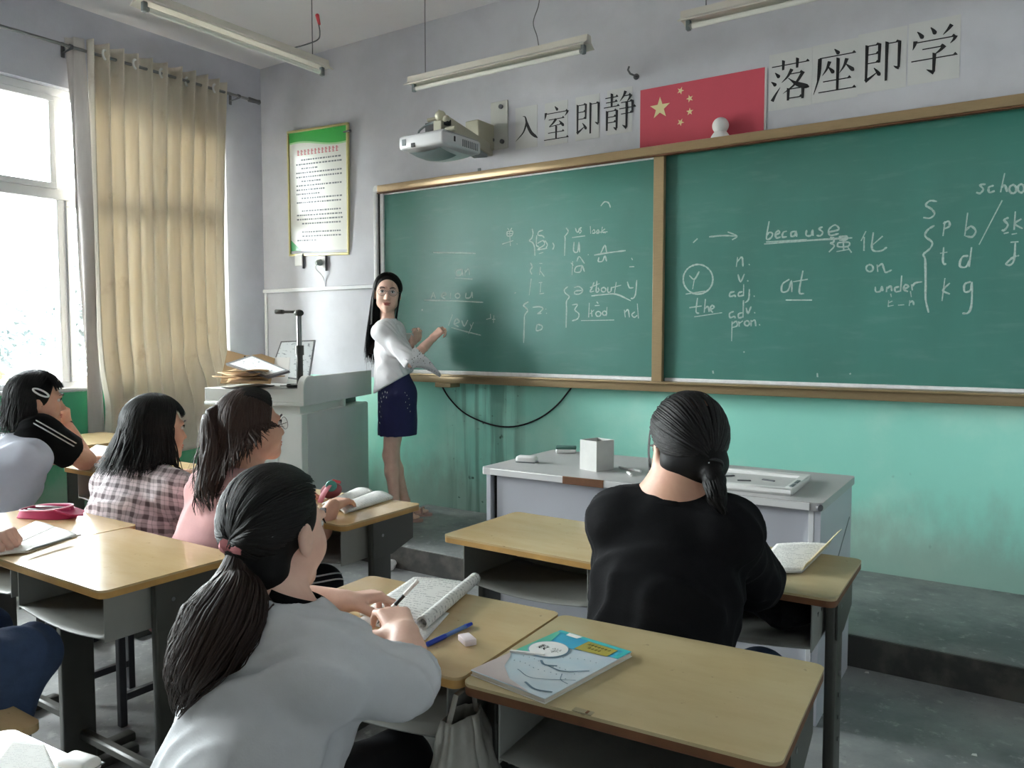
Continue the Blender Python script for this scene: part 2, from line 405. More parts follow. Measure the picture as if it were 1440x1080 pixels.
def curtain():
    t = thing('curtain', 'beige curtain gathered beside the window, its foot bunched by the podium', 'curtain', (XL + .11, 3.5, .6))
    y0, y1, z0, z1 = 2.93, 4.03, .50, 3.36
    nf = 10
    def f(u, v):
        z = z1 + (z0 - z1) * v
        y = y0 + (y1 - y0) * u
        low = max(0, (v - .70) / .30)
        y = y0 + .02 + (y - y0) * (1 - .06 * math.sin(v * PI)) - (.10 * low * low) * u
        ph = u * nf * 2 * PI
        amp = .050 * (1 + .25 * math.sin(3 * u * PI + 1)) * (1 - .1 * v)
        w = math.sin(ph + .5 * math.sin(v * 2.3 + u * 7)) + .22 * math.sin(2.1 * ph + 4 * v + 1) * v
        x = XL + .115 + amp * w
        # the lower right corner is pulled out over the end of the podium
        q = max(0, (u - .45) / .55)
        x += .60 * (low ** 1.5) * q + .10 * low
        y -= .16 * low * q
        z += .20 * (low ** 2) * q
        if low > 0: x += (.035 + .05 * q) * low * math.sin(17 * u + 9 * v) + (.03 + .05 * q) * low * math.sin(31 * v + 11 * u); z += (.03 + .03 * q) * low * math.sin(23 * u + 5 * v); y += .04 * low * q * math.sin(26 * v + 5 * u)
        if v < .04: x = XL + .115 + amp * w
        return (x, y + .014 * math.cos(ph) , z)
    MB().surf(f, 190, 90).build('curtain_cloth', M['curtain'], t, True, angle=180, thick=.003)
    for k in range(5):
        u = (k * 2 + 1.0) / nf

        rg = MB(); n = 20
        c = Vector(f(u, .022)); c.z = 3.285; R = frame_from((1, .55, 0)); c += Vector((.01, 0, 0))
        pts = [c + R @ Vector((.03 * math.cos(a), .03 * math.sin(a), 0)) for a in (2 * PI * i / n for i in range(n + 1))]
        rg.loft(pts, .008, 8, False).build('grommet_ring', M['white_plastic'], t, True)
    # return edge of the cloth nearest the glass, daylight put into its pale colour
    def g(u, v):
        z = z1 + .005 + (.62 - z1) * v
        return (XL + .02 + .10 * u + .016 * math.sin(v * 9 + u * 5), 2.865 + .075 * u + .02 * math.sin(u * 7 + v * 2) + .07 * v * (1 - .3 * u), z)
    MB().surf(g, 14, 60).build('curtain_lit_edge', pm('pale_curtain_edge', (206, 200, 196), .8, .08, 8, scale=(8, 8, 1)), t, True, angle=180, thick=.003)
curtain()
# ------------------------------------------------------------------ blackboard with chalk writing
def board_mat(name, c1, c2):
    t = NT(name); P = t.obj()
    sm = t.noise(t.map(P, (1.2, 1, .5)), 2.2, 5); st = t.noise(t.map(P, (1, 1, 5), rot=(0, .5, 0)), 5, 5)
    c = t.mix(t.mr(sm, .32, .72), rgba(c1), rgba(c2))
    c = t.mix(t.math('MULTIPLY', t.mr(st, .5, .8), .12), c, rgba((150, 182, 172)))
    z = t.sep(P)[2]
    dust = t.math('MULTIPLY', t.mr(t.math('ADD', z, t.math('MULTIPLY', sm, .35)), 1.2, 1.75, 1, 0), .30)
    c = t.mix(dust, c, rgba((118, 164, 158)))
    t.set(t.b, 'Base Color', c); t.set(t.b, 'Roughness', t.mr(st, .3, .7, .34, .46)); t.set(t.b, 'Specular IOR Level', .5)
    return t.m
M['board'] = board_mat('green_chalkboard', (26, 98, 82), (36, 112, 97))
M['film'] = pm('silver_frame_film', (240, 240, 242), .35, .15, 25, metal=.0, bump=.3, bs=40)
YL, YR2 = YF - .092, YF - .058     # faces of the front (left) and rear (right) sliding panels
BX0, BXM, BX1, BZ0, BZ1 = -4.165, -1.90, .36, 1.075, 2.475
bb = thing('blackboard', 'long green sliding blackboard in a champagne metal frame on the front wall', 'blackboard', (BXM, YF, BZ0))
def rail(name, a, b, mat=M['champagne'], bev=.006): return MB().rng(a, b, bev, 2).build(name, mat, bb, True)
fy0, fy1 = YF - .118, YF - .014
rail('top_rail', (BX0 + .03, fy0, BZ1 - .052), (BX1, fy1, BZ1)); 
MB().rng((BX0 + .03, fy0 - .004, BZ1 - .062), (BX1, fy0 + .03, BZ1 - .054), .002).build('rail_lip', M['edge_brown'], bb, True)
rail('bottom_rail', (BX0 + .03, fy0, BZ0 - .03), (BX1, fy1, BZ0 + .03))
rail('chalk_tray', (BX0 + .04, fy0 - .035, BZ0 + .018), (BX1, fy0 + .001, BZ0 + .03), bev=.003)
lf = MB()
lf.rng((BX0 - .01, fy0, BZ0 + .02), (BX0 + .03, fy1, BZ1 - .04), .008, 2)
lf.cyl((BX0 + .02, fy0 + .002, BZ1 - .03), (BX0 + .02, fy1, BZ1 - .03), .032, n=16); lf.cyl((BX0 + .02, fy0 + .002, BZ0 + .0), (BX0 + .02, fy1, BZ0 + .0), .03, n=16)
lf.build('left_rail', M['film'], bb, True)
MB().rng((BX0 + .03, fy0 + .012, BZ0 + .03), (BX0 + .047, fy1, BZ1 - .052)).build('gap_shade', M['black'], bb, True)  # black strip stands in for the shade in the open gap
MB().rng((BX1 - .02, fy0, BZ0 - .03), (BX1 + .03, fy1, BZ1), .008).build('right_rail', M['champagne'], bb, True)
MB().rng((BX0 + .03, YF - .03, BZ0 + .02), (BX1 - .02, fy1, BZ1 - .05)).build('backing_panel', M['board'], bb, True, smooth=False)
pl = MB().rng((BX0 + .06, YL, BZ0 + .03), (BXM - .03, YL + .02, BZ1 - .055)).build('left_panel', M['board'], bb, True, smooth=False)
pr = MB().rng((BXM - .02, YR2, BZ0 + .03), (BX1 - .02, YR2 + .018, BZ1 - .055)).build('right_panel', M['board'], bb, True, smooth=False)
def sub(mb, name, mat, par, smooth=True): return mb.build(name, mat, par, True, smooth)
sub(MB().rng((BX0 + .047, YL - .014, BZ0 + .03), (BX0 + .08, YL + .022, BZ1 - .053), .003), 'panel_stile', M['film'], pl)
sub(MB().rng((BXM - .055, YL - .01, BZ0 + .022), (BXM + .012, YL + .022, BZ1 - .052), .004), 'panel_stile', M['champagne'], pl)
sub(MB().rng((BX0 + .08, YL - .006, BZ0 + .03), (BXM - .055, YL + .021, BZ0 + .055), .003), 'panel_bottom_edge', M['film'], pl)
sub(MB().rng((BX0 + .08, YL - .005, BZ1 - .072), (BXM - .055, YL + .021, BZ1 - .054), .003), 'panel_top_edge', M['film'], pl)
sub(MB().rng((BXM + .012, YR2 - .006, BZ0 + .03), (BX1 - .02, YR2 + .01, BZ0 + .05), .003), 'panel_bottom_edge', M['film'], pr)
for x in (-3.52,): MB().rng((x - .07, fy0 - .01, BZ0 - .062), (x + .07, fy1, BZ0 - .03), .004).build('support_bracket', M['champagne'], bb, True)

M['chalk'] = pm('chalk', (186, 206, 198), .95, .35, 90, bump=.3, bs=200)
M['chalk_faint'] = pm('faint_chalk', (118, 168, 154), .95, .3, 90)
def circ(x, y, r, ry=None, n=14):
    ry = ry or r
    return [(x + r * math.cos(2 * PI * i / n + 2), y - ry * math.sin(2 * PI * i / n + 2)) for i in range(n + 1)]
def spline(pts, n=5):
    if len(pts) < 3: return [Vector(p) for p in pts]
    P = [Vector(p) for p in pts]; P = [P[0] * 2 - P[1]] + P + [P[-1] * 2 - P[-2]]; out = []
    for i in range(1, len(P) - 2):
        for k in range(n):
            t = k / n
            out.append(.5 * ((2 * P[i]) + (P[i + 1] - P[i - 1]) * t + (2 * P[i - 1] - 5 * P[i] + 4 * P[i + 1] - P[i + 2]) * t * t + (3 * P[i] - P[i - 1] - 3 * P[i + 1] + P[i + 2]) * t ** 3))
    out.append(P[-2]); return out
def chalk(name, strokes, org, panel, yface, w=.0075, mat=None, scale=1.0):
    """strokes: traced words as polylines laid on the panel's face"""
    V = []; F = []
    for st in strokes:
        if len(st) == 1: st = [st[0], (st[0][0] + 3, st[0][1] + 5)]
        pts = []
        for x, y in st:
            q = onY(org[0] + x * org[2], org[1] + y * org[2], yface); pts.append((q[0], q[2]))
        pts = spline([(a, b, 0) for a, b in pts], 4)
        i0 = len(V); n = len(pts)
        for i, p in enumerate(pts):
            d = (pts[min(i + 1, n - 1)] - pts[max(i - 1, 0)])
            d = d.normalized() if d.length > 1e-9 else Vector((1, 0, 0))
            ww = w * .62 * (.75 + .5 * random.random()) * (.7 if i in (0, n - 1) else 1)
            nx, nz = -d.y * ww, d.x * ww
            V += [(p.x + nx, yface - .0006, p.y + nz), (p.x, yface - .0016, p.y), (p.x - nx, yface - .0006, p.y - nz)]
        for i in range(n - 1):
            a = i0 + 3 * i; F += [(a, a + 1, a + 4, a + 3), (a + 1, a + 2, a + 5, a + 4)]
    return raw(name, V, F, mat or M['chalk'], panel, True, True)
R = (940, 240, .3472)
def cr(n, s, **k): chalk('chalk_writing', s, R, pr, YR2, **k)
cr('comma', [[(100, 292), (118, 275)]])
cr('arrow', [[(165, 268), (220, 263), (275, 265)], [(240, 248), (278, 265), (258, 280)]])
cr('because', [[(408, 205), (397, 275), (415, 272), (422, 255), (408, 250), (400, 262)], [(430, 262), (450, 252), (445, 243), (433, 255), (438, 272), (455, 268)],
  [(480, 245), (465, 250), (462, 268), (480, 268)], [(515, 245), (498, 250), (498, 266), (512, 262), (516, 245), (520, 268)], [(560, 240), (558, 262), (578, 262), (584, 240), (586, 264)],
  [(625, 228), (610, 235), (625, 250), (615, 264), (600, 262)], [(645, 250), (690, 238), (675, 220), (650, 238), (655, 262), (690, 255)], [(388, 297), (560, 283), (745, 272)], [(395, 289), (560, 279)]])
cr('qiang', [[(655, 270), (672, 272)], [(672, 272), (668, 290), (655, 292)], [(655, 292), (672, 305), (650, 330)], [(690, 268), (722, 266), (720, 280), (692, 282)], [(686, 292), (730, 290), (728, 306), (688, 308), (686, 292)], [(708, 282), (710, 325)], [(680, 328), (735, 318)], [(725, 308), (742, 332)]])
cr('hua', [[(800, 245), (780, 285)], [(793, 268), (792, 325)], [(830, 250), (825, 318), (860, 325), (885, 310)], [(868, 265), (828, 300)]])
cr('on', [circ(815, 395, 14), [(845, 380), (848, 410)], [(848, 390), (865, 378), (872, 395), (880, 412), (905, 402)]])
cr('under', [[(838, 470), (840, 490), (858, 488), (865, 470), (868, 488)], [(885, 470), (883, 492)], [(885, 478), (900, 468), (905, 488)], [(935, 470), (918, 475), (920, 490), (937, 488)], [(945, 425), (940, 490)], [(955, 480), (972, 470), (960, 462), (952, 480), (970, 490)], [(985, 460), (988, 485)], [(988, 470), (1000, 455), (1028, 450)]])
cr('small', [[(900, 498), (903, 512)], [(980, 488), (984, 512)], [(892, 525), (890, 550)], [(892, 535), (908, 528)], [(888, 550), (912, 545)], [(930, 545), (955, 543)], [(978, 525), (975, 548)], [(978, 535), (990, 528), (994, 545)]], w=.006)
cr('S', [[(1088, 125), (1060, 122), (1042, 140), (1065, 155), (1078, 175), (1060, 192), (1032, 190)]])
cr('brace', [[(1078, 222), (1050, 240), (1040, 265), (1068, 290), (1060, 315), (1032, 340), (1040, 360), (1042, 450), (1042, 520), (1054, 575)]])
cr('p', [[(1120, 205), (1112, 265)], [(1112, 215), (1135, 205), (1138, 225), (1118, 235)]])
cr('t', [[(1115, 310), (1112, 370), (1125, 380)], [(1100, 335), (1130, 330)]])
cr('k', [[(1120, 435), (1108, 528)], [(1140, 455), (1112, 485), (1140, 500)]])
cr('b', [[(1212, 170), (1200, 265)], [(1202, 245), (1225, 225), (1245, 245), (1230, 268), (1203, 265)]])
cr('d', [[(1215, 345), (1190, 350), (1180, 385), (1205, 390), (1222, 360)], [(1228, 310), (1218, 390)]])
cr('g', [[(1225, 450), (1200, 460), (1200, 490), (1222, 485), (1230, 450)], [(1230, 455), (1228, 540), (1215, 575), (1190, 578)]])
cr('slash', [[(1352, 120), (1258, 300)]])
cr('school', [[(1285, 55), (1262, 58), (1275, 75), (1262, 92), (1247, 88)], [(1318, 60), (1298, 68), (1300, 88), (1322, 82)], [(1362, 10), (1345, 88)], [(1348, 70), (1362, 58), (1372, 86)], circ(1395, 75, 14, 17), circ(1428, 72, 13, 17), [(1465, 8), (1458, 82)]])
cr('sk', [[(1378, 190), (1360, 200), (1375, 220), (1360, 242), (1350, 240)], [(1405, 165), (1400, 240)], [(1430, 195), (1403, 215), (1435, 235)], [(1358, 255), (1378, 250)], [(1390, 258), (1412, 254)]])
cr('J', [[(1385, 290), (1418, 288)], [(1405, 290), (1400, 360), (1385, 382), (1368, 378), (1390, 355), (1410, 345)], [(1415, 342)]])
cr('n', [[(280, 350), (275, 390)], [(278, 370), (298, 350), (302, 388)], [(326, 378)]])
cr('v', [[(282, 420), (292, 450), (308, 418)], [(320, 444)]])
cr('adj', [[(268, 490), (250, 495), (250, 510), (268, 505), (272, 512)], [(300, 490), (285, 495), (285, 508), (302, 505)], [(305, 460), (304, 508)], [(328, 480), (325, 520), (310, 535)], [(346, 506)]])
cr('adv', [[(265, 570), (248, 578), (250, 595), (268, 590), (270, 598)], [(300, 575), (285, 580), (285, 596), (302, 592)], [(304, 525), (302, 595)], [(315, 555), (322, 578), (335, 550)], [(348, 573)]])
cr('pron', [[(258, 610), (256, 690)], [(258, 620), (275, 610), (278, 628), (260, 635)], [(285, 610), (287, 632)], [(287, 618), (302, 608)], circ(318, 618, 10), [(335, 605), (335, 630)], [(336, 612), (350, 606), (354, 630)], [(368, 622)]])
cr('r', [circ(120, 440, 60, 60, 24), [(85, 425), (105, 440), (125, 408)], [(105, 440), (98, 480)], [(70, 500), (150, 488)]])
cr('the', [[(118, 515), (112, 570), (125, 578)], [(85, 555), (135, 548)], [(150, 520), (145, 575)], [(147, 560), (160, 550), (165, 572)], [(170, 562), (185, 555), (178, 545), (168, 560), (180, 575)], [(105, 592), (218, 575)]])
cr('at', [[(490, 440), (462, 460), (460, 490), (485, 485), (498, 445), (500, 492)], [(545, 405), (530, 490), (550, 498)], [(505, 450), (565, 440)], [(475, 524), (582, 524)]])
cr('marks', [[(305, 732)], [(180, 810), (182, 822)], [(603, 820), (604, 836)], [(735, 820)]], w=.01)
L8 = (680, 280, .1945)
def cl(n, s, **k): chalk('chalk_writing', s, L8, pl, YL, **{'w': .0068, **k})
cl('dan', [[(175, 210), (185, 225)], [(205, 208), (195, 225)], [(170, 235), (210, 232), (205, 262), (172, 265), (170, 235)], [(172, 250), (207, 248)], [(135, 325), (215, 300)], [(188, 230), (195, 340)], [(241, 322)]])
cl('brace', [[(352, 215), (358, 245), (350, 280), (332, 300), (355, 315), (368, 345), (372, 410)]])
cl('scribble', [[(430, 225), (400, 235), (395, 260), (425, 265), (440, 280)], [(390, 320), (430, 300), (440, 330), (390, 365), (460, 355)], [(400, 395), (432, 385)], [(445, 300), (462, 330), (450, 355)], [(500, 315), (510, 340), (500, 365)], [(385, 262), (382, 330), (400, 345)]])
cl('brace', [[(340, 460), (352, 490), (338, 515), (350, 545)], [(345, 575), (330, 695)]])
cl('i', [[(405, 465), (425, 465)], [(412, 490), (405, 550)], [(412, 520), (440, 560)]])
cl('I', [[(400, 605), (425, 602)], [(415, 605), (410, 675)], [(405, 685), (438, 680)]])
cl('brace', [[(325, 742), (290, 765), (300, 780), (320, 805), (298, 840), (295, 900), (290, 1040)]], w=.008)
cl('o', [[(355, 782), (405, 778), (430, 790), (410, 815), (390, 828), (420, 825)], [(450, 793)], [(454, 823)]])
cl('D', [[(388, 905), (382, 950), (420, 940), (422, 915), (392, 905)]])
cl('bracket', [[(598, 208), (612, 235), (588, 270), (590, 285), (586, 410)]])
cl('u', [[(665, 210), (675, 238), (688, 232), (690, 212)], [(710, 205), (694, 215), (708, 232), (692, 248)], [(640, 278), (735, 265)]])
cl('U', [[(655, 310), (652, 375), (680, 380), (690, 310), (695, 385)]])
cl('a', [[(645, 450), (640, 550)], [(632, 460), (650, 480)], [(710, 480), (670, 490), (660, 525), (700, 525), (712, 480), (730, 525)], [(675, 450), (692, 415), (730, 465)]])
cl('look', [[(772, 195), (775, 250)], [(785, 235), (800, 220), (805, 245), (785, 245)], [(815, 235), (830, 222), (835, 245), (815, 248)], [(860, 200), (850, 248)], [(880, 215), (855, 235), (885, 245)], [(800, 240), (897, 236)]], w=.0055)
cl('a', [[(756, 400)], [(800, 405), (900, 388), (1028, 372)], [(848, 390), (878, 335), (890, 385)], [(835, 420), (830, 450), (860, 448), (878, 410), (890, 450)]])
cl('colon', [[(1070, 425), (1078, 440)], [(1055, 490), (1090, 488)]])
cl('dot', [[(228, 676)]], w=.012)
cl('bracket', [[(610, 632), (585, 655), (592, 680), (620, 705), (600, 740), (600, 800), (597, 930)]])
cl('schwa', [[(655, 640), (690, 632), (718, 660), (695, 685), (660, 685), (665, 665), (712, 660)]])
cl('about', [[(800, 600), (785, 640), (770, 670), (800, 665)], [(820, 590), (815, 670), (835, 660), (828, 640)], circ(868, 655, 16), [(900, 635), (898, 670), (920, 668), (925, 635)], [(960, 600), (945, 690)], [(930, 640), (995, 622)], [(770, 640), (840, 610)], [(780, 700), (870, 690), (960, 688), (1065, 735)]])
cl('y', [[(1040, 598), (1055, 640), (1085, 640)], [(1108, 585), (1100, 680), (1085, 715), (1065, 718)]])
cl('3', [[(640, 765), (680, 762), (660, 800), (690, 830), (680, 865), (640, 880)]])
cl('bird', [[(765, 750), (760, 855)], [(780, 800), (785, 850)], [(770, 830), (800, 800)], circ(830, 830, 18), [(818, 742), (830, 755)], [(805, 770), (840, 768)], circ(875, 825, 15), [(893, 780), (888, 845)], [(705, 878), (945, 874)]])
cl('nd', [[(1018, 800), (1025, 855)], [(1022, 820), (1045, 800), (1055, 855)], [(1095, 815), (1072, 835), (1090, 855), (1112, 840)], [(1112, 755), (1120, 862)]])
cl('ts', [[(20, 870), (55, 860)], [(50, 830), (52, 865)], [(75, 840), (72, 895)], [(62, 870), (85, 868)]])
cl('arc', [[(848, 50), (875, 20), (905, 28), (918, 62)]])
L4 = (480, 260, .3194)
def c4(n, s, **k): chalk('chalk_writing', s, L4, pl, YL, **{'w': .008, **k})
c4('line', [[(405, 298), (500, 299), (592, 302)]], w=.007)
c4('an', [[(530, 372), (510, 378), (508, 398), (528, 395), (532, 372), (535, 400)], [(545, 375), (545, 400)], [(546, 385), (560, 370), (565, 398)], [(500, 410), (578, 415)]])
c4('aeiou', [[(405, 472), (395, 500)], [(405, 472), (415, 500)], [(398, 490), (412, 489)], [(445, 490), (462, 482), (452, 475), (440, 490), (458, 502)], [(482, 475), (480, 500)], circ(512, 488, 10), [(550, 475), (548, 497), (568, 495), (575, 472), (578, 498)], [(365, 507), (500, 511), (625, 517)]])
c4('lev', [[(490, 570), (472, 620)], [(500, 612), (520, 602), (507, 590), (497, 612), (517, 625)], [(530, 597), (542, 622), (557, 595)], [(582, 605), (560, 655)], [(567, 612), (575, 632)], [(485, 628), (550, 646), (615, 662)]])
c4('dot', [[(355, 548)]], w=.016)

# ------------------------------------------------------------------ paper signs and flag above the board
def song(strokes):
    """brush-like strokes on a 100 x 100 grid -> list of outlines"""
    out = []
    for s in strokes:
        k = s[0]
        if k == 'h':
            _, x0, y0, x1, y1 = s
            out += [[(x0, y0 - 1.3), (x1, y1 - 1.3), (x1, y1 + 1.3), (x0, y0 + 1.3)], [(x1 - 9, y1), (x1 + 1, y1 - 1.3), (x1 - 1, y1 + 2), (x1 - 4, y1 + 5.5)]]
        elif k == 'v':
            _, x, y0, y1 = s
            out.append([(x - 3.2, y0 + 2), (x + 1, y0 + .5), (x + 4.4, y0 - 1.5), (x + 3.0, y0 - 5), (x + 2.8, y1), (x - 2.8, y1)])
        else:
            pts = spline([(a, b, 0) for a, b in s[1]], 5); n = len(pts); Lp = []; Rp = []
            for i, p in enumerate(pts):
                d = pts[min(i + 1, n - 1)] - pts[max(i - 1, 0)]; d.normalize(); t = i / (n - 1)
                w = {'p': 4.0 * (1 - t) ** .8 + .4, 'n': 1.0 + 4.6 * math.sin(min(1, t * 1.15) * PI * .62) ** 2 * (1 if t < .9 else (1 - t) * 10 * .9 + .1), 'd': .8 + 4.4 * t * (1 if t < .85 else (1 - t) * 6 + .1)}[k]
                Lp.append((p.x - d.y * w, p.y + d.x * w)); Rp.append((p.x + d.y * w, p.y - d.x * w))
            out.append(Lp + Rp[::-1])
    return out
H = lambda *a: ('h', *a)
V_ = lambda *a: ('v', *a)
P_ = lambda *a: ('p', a)
N_ = lambda *a: ('n', a)
D_ = lambda *a: ('d', a)
JI = [V_(16, 90, 10), H(16, 88, 44, 88), V_(44, 90, 46), H(16, 68, 44, 68), H(16, 48, 44, 48), P_((14, 8), (26, 15), (42, 26)), D_((33, 36), (40, 27), (47, 16)), H(60, 86, 87, 86), V_(87, 88, 28), P_((88, 27), (82, 29), (76, 33)), V_(60, 90, 2)]
GL = {
 'ru': [N_((36, 88), (46, 84), (53, 62), (70, 30), (96, 9)), P_((52, 66), (38, 35), (6, 8))],
 'shi': [D_((45, 99), (50, 93), (56, 86)), P_((14, 84), (13, 74), (9, 64)), H(14, 80, 90, 80), P_((90, 81), (87, 74), (80, 67)), H(24, 62, 78, 62), P_((50, 62), (38, 50), (26, 43)), H(26, 42, 70, 45), D_((60, 56), (68, 48), (77, 38)), H(22, 24, 78, 24), V_(50, 42, 6), H(8, 5, 93, 5)],
 'ji': JI,
 'jing': [H(8, 88, 46, 88), H(10, 76, 44, 76), H(4, 64, 50, 64), V_(27, 97, 64), V_(13, 54, 4), H(13, 53, 42, 53), V_(42, 54, 7), P_((43, 5), (38, 7), (33, 11)), H(13, 38, 41, 38), H(13, 24, 41, 24), P_((68, 98), (62, 86), (51, 74)), H(64, 86, 84, 86), P_((84, 87), (79, 78), (72, 71)), H(55, 70, 88, 70), V_(88, 72, 40), H(50, 55, 98, 55), H(55, 41, 88, 41), V_(71, 70, 6), P_((72, 4), (66, 8), (59, 13))],
 'luo': [H(6, 86, 94, 86), V_(33, 97, 75), V_(66, 97, 75), D_((14, 72), (19, 66), (25, 59)), D_((5, 52), (11, 47), (17, 41)), P_((8, 6), (16, 20), (27, 36)), P_((54, 74), (44, 58), (30, 46)), H(50, 63, 80, 63), P_((81, 64), (62, 38), (34, 20)), N_((46, 54), (66, 38), (95, 26)), V_(46, 30, 2), H(46, 28, 80, 28), V_(80, 30, 2), H(46, 7, 80, 7)],
 'zuo': [D_((48, 100), (53, 94), (59, 87)), H(15, 84, 95, 84), P_((16, 84), (15, 45), (3, 4)), P_((38, 74), (32, 58), (22, 44)), D_((35, 62), (41, 55), (48, 46)), P_((76, 74), (70, 58), (60, 44)), D_((74, 62), (82, 54), (92, 44)), H(24, 30, 86, 30), V_(56, 78, 8), H(14, 7, 97, 7)],
 'xue': [D_((17, 95), (23, 88), (29, 79)), D_((43, 99), (48, 92), (53, 83)), P_((83, 97), (76, 88), (67, 79)), P_((14, 76), (13, 68), (9, 58)), H(14, 72, 91, 72), P_((91, 73), (88, 66), (81, 59)), H(28, 56, 70, 56), P_((71, 57), (62, 48), (52, 42)), V_(51, 44, 6), P_((52, 4), (45, 8), (37, 13)), H(7, 34, 95, 34)]}
EN = {'ru': '入', 'shi': '室', 'ji': '即', 'jing': '静', 'luo': '落', 'zuo': '座', 'xue': '学'}
WH = {'ru': 'first of the left four', 'shi': 'second of the left four', 'jing': 'fourth of the left four, touching the red flag', 'luo': 'first of the right four, beside the red flag', 'zuo': 'second of the right four', 'xue': 'last and rightmost of all'}
def sign(key, u, v, hpx, right):
    c = onY(u, v, YF - .003); dep = float((c - _C) @ _fw); h = hpx / FPX * dep
    where = WH.get(key) or ('third of the right four' if right else 'third of the left four')
    t = thing('paper_sign', 'white paper sheet printed %s above the blackboard, %s' % (EN[key], where), 'paper sign', (c[0], YF, c[2] - .15), group='character sheets above the blackboard')
    w2 = .114 if right else .0855; h2 = .15 if right else .135
    MB().rng((c[0] - w2, YF - .002, c[2] - h2), (c[0] + w2, YF - .0005, c[2] + h2)).build('sheet', M['paper_grey'], t, True, smooth=False)
    m = MB(); s = h / 96.0
    for i, poly in enumerate(song(GL[key])):
        q = [((x - 50) * s * .98 + c[0], (y - 50) * s + c[2]) for x, y in poly]
        m.face([(x, YF - .0026 - .00008 * i, z) for x, z in q])
    bmesh.ops.triangulate(m.bm, faces=m.bm.faces[:])
    m.build('printed_character', M['ink'], t, True, smooth=False)
for a in (('ru', 740, 179, 40, 0), ('shi', 782, 173, 46, 0), ('ji', 826, 165, 46, 0), ('jing', 871, 156, 52, 0), ('luo', 1111, 112, 57, 1), ('zuo', 1174, 100, 59, 1), ('ji', 1240, 85, 58, 1), ('xue', 1313, 71, 64, 1)): sign(*a)
M['flag_red'] = pm('flag_red', (202, 76, 92), .6, .06, 4)
M['star'] = pm('flag_star', (226, 212, 160), .6)
def star_poly(c, r, rot):
    return [(c[0] + (r if i % 2 == 0 else r * .40) * math.sin(rot + i * PI / 5), c[2] + (r if i % 2 == 0 else r * .40) * math.cos(rot + i * PI / 5)) for i in range(10)]
def flag():
    a = onY(901, 127, YF); b = onY(1076, 95, YF)
    x0, x1, z1 = a[0], b[0], (a[2] + b[2]) / 2; z0 = BZ1 - .03
    t = thing('paper_flag', 'red paper flag with five pale yellow stars above the blackboard', 'flag', ((x0 + x1) / 2, YF, z0))
    MB().rng((x0, YF - .0045, z0), (x1, YF - .003, z1)).build('flag_sheet', M['flag_red'], t, True, smooth=False)
    MB().rng((x1, YF - .004, z0), (x1 + .012, YF - .003, z1 - .002)).build('white_margin', M['paper_grey'], t, True, smooth=False)
    for u, v, r, rot in ((928, 152, .066, 0), (957, 127.5, .023, .4), (970, 138.5, .023, -.3), (970, 157, .023, 0), (957, 172, .023, .5)):
        c = onY(u, v, YF - .005); m = MB(); pts = star_poly(c, r, rot)
        for i in range(10): m.face([(c[0], YF - .0052, c[2]), (pts[i][0], YF - .0052, pts[i][1]), (pts[(i + 1) % 10][0], YF - .0052, pts[(i + 1) % 10][1])])
        m.build('star', M['star'], t, True, smooth=False)
flag()
def dome():
    c = onY(1013, 190, YF - .06); z = BZ1
    t = thing('dome_camera', 'small white dome camera standing on top of the blackboard frame', 'camera', (c[0], YF - .06, z))
    p = Vector((c[0], YF - .06, z))
    MB().loft([p, p + Vector((0, 0, .012)), p + Vector((0, 0, .03)), p + Vector((0, 0, .036))], [.052, .052, .040, .036], 20).build('base', M['white_plastic'], t, True)
    MB().ball(p + Vector((0, 0, .072)), .046, u=20, v=14).build('ball_head', M['white_plastic'], t, True)
    m = MB().loft([p + Vector((.03, .0, .012)), p + Vector((.10, .01, .006)), p + Vector((.2, .0, .004)), p + Vector((.42, .02, .004)), p + Vector((.8, .02, .004)), p + Vector((.86, .03, .004))], .003, 6)
    m.build('cable', M['black'], t, True)
dome()
def hook():
    c = onY(895, 108, YF); p = Vector((c[0], YF, c[2]))
    t = thing('wall_hook', 'small dark metal hook on the wall left of the flag', 'hook', p)
    MB().cyl(p, p + Vector((0, -.006, 0)), .018, n=12).loft([p, p + Vector((0, -.03, 0)), p + Vector((-.02, -.045, .01)), p + Vector((-.035, -.045, .035)), p + Vector((-.03, -.04, .055))], .006, 8).build('hook_body', M['wire'], t, True)
hook()
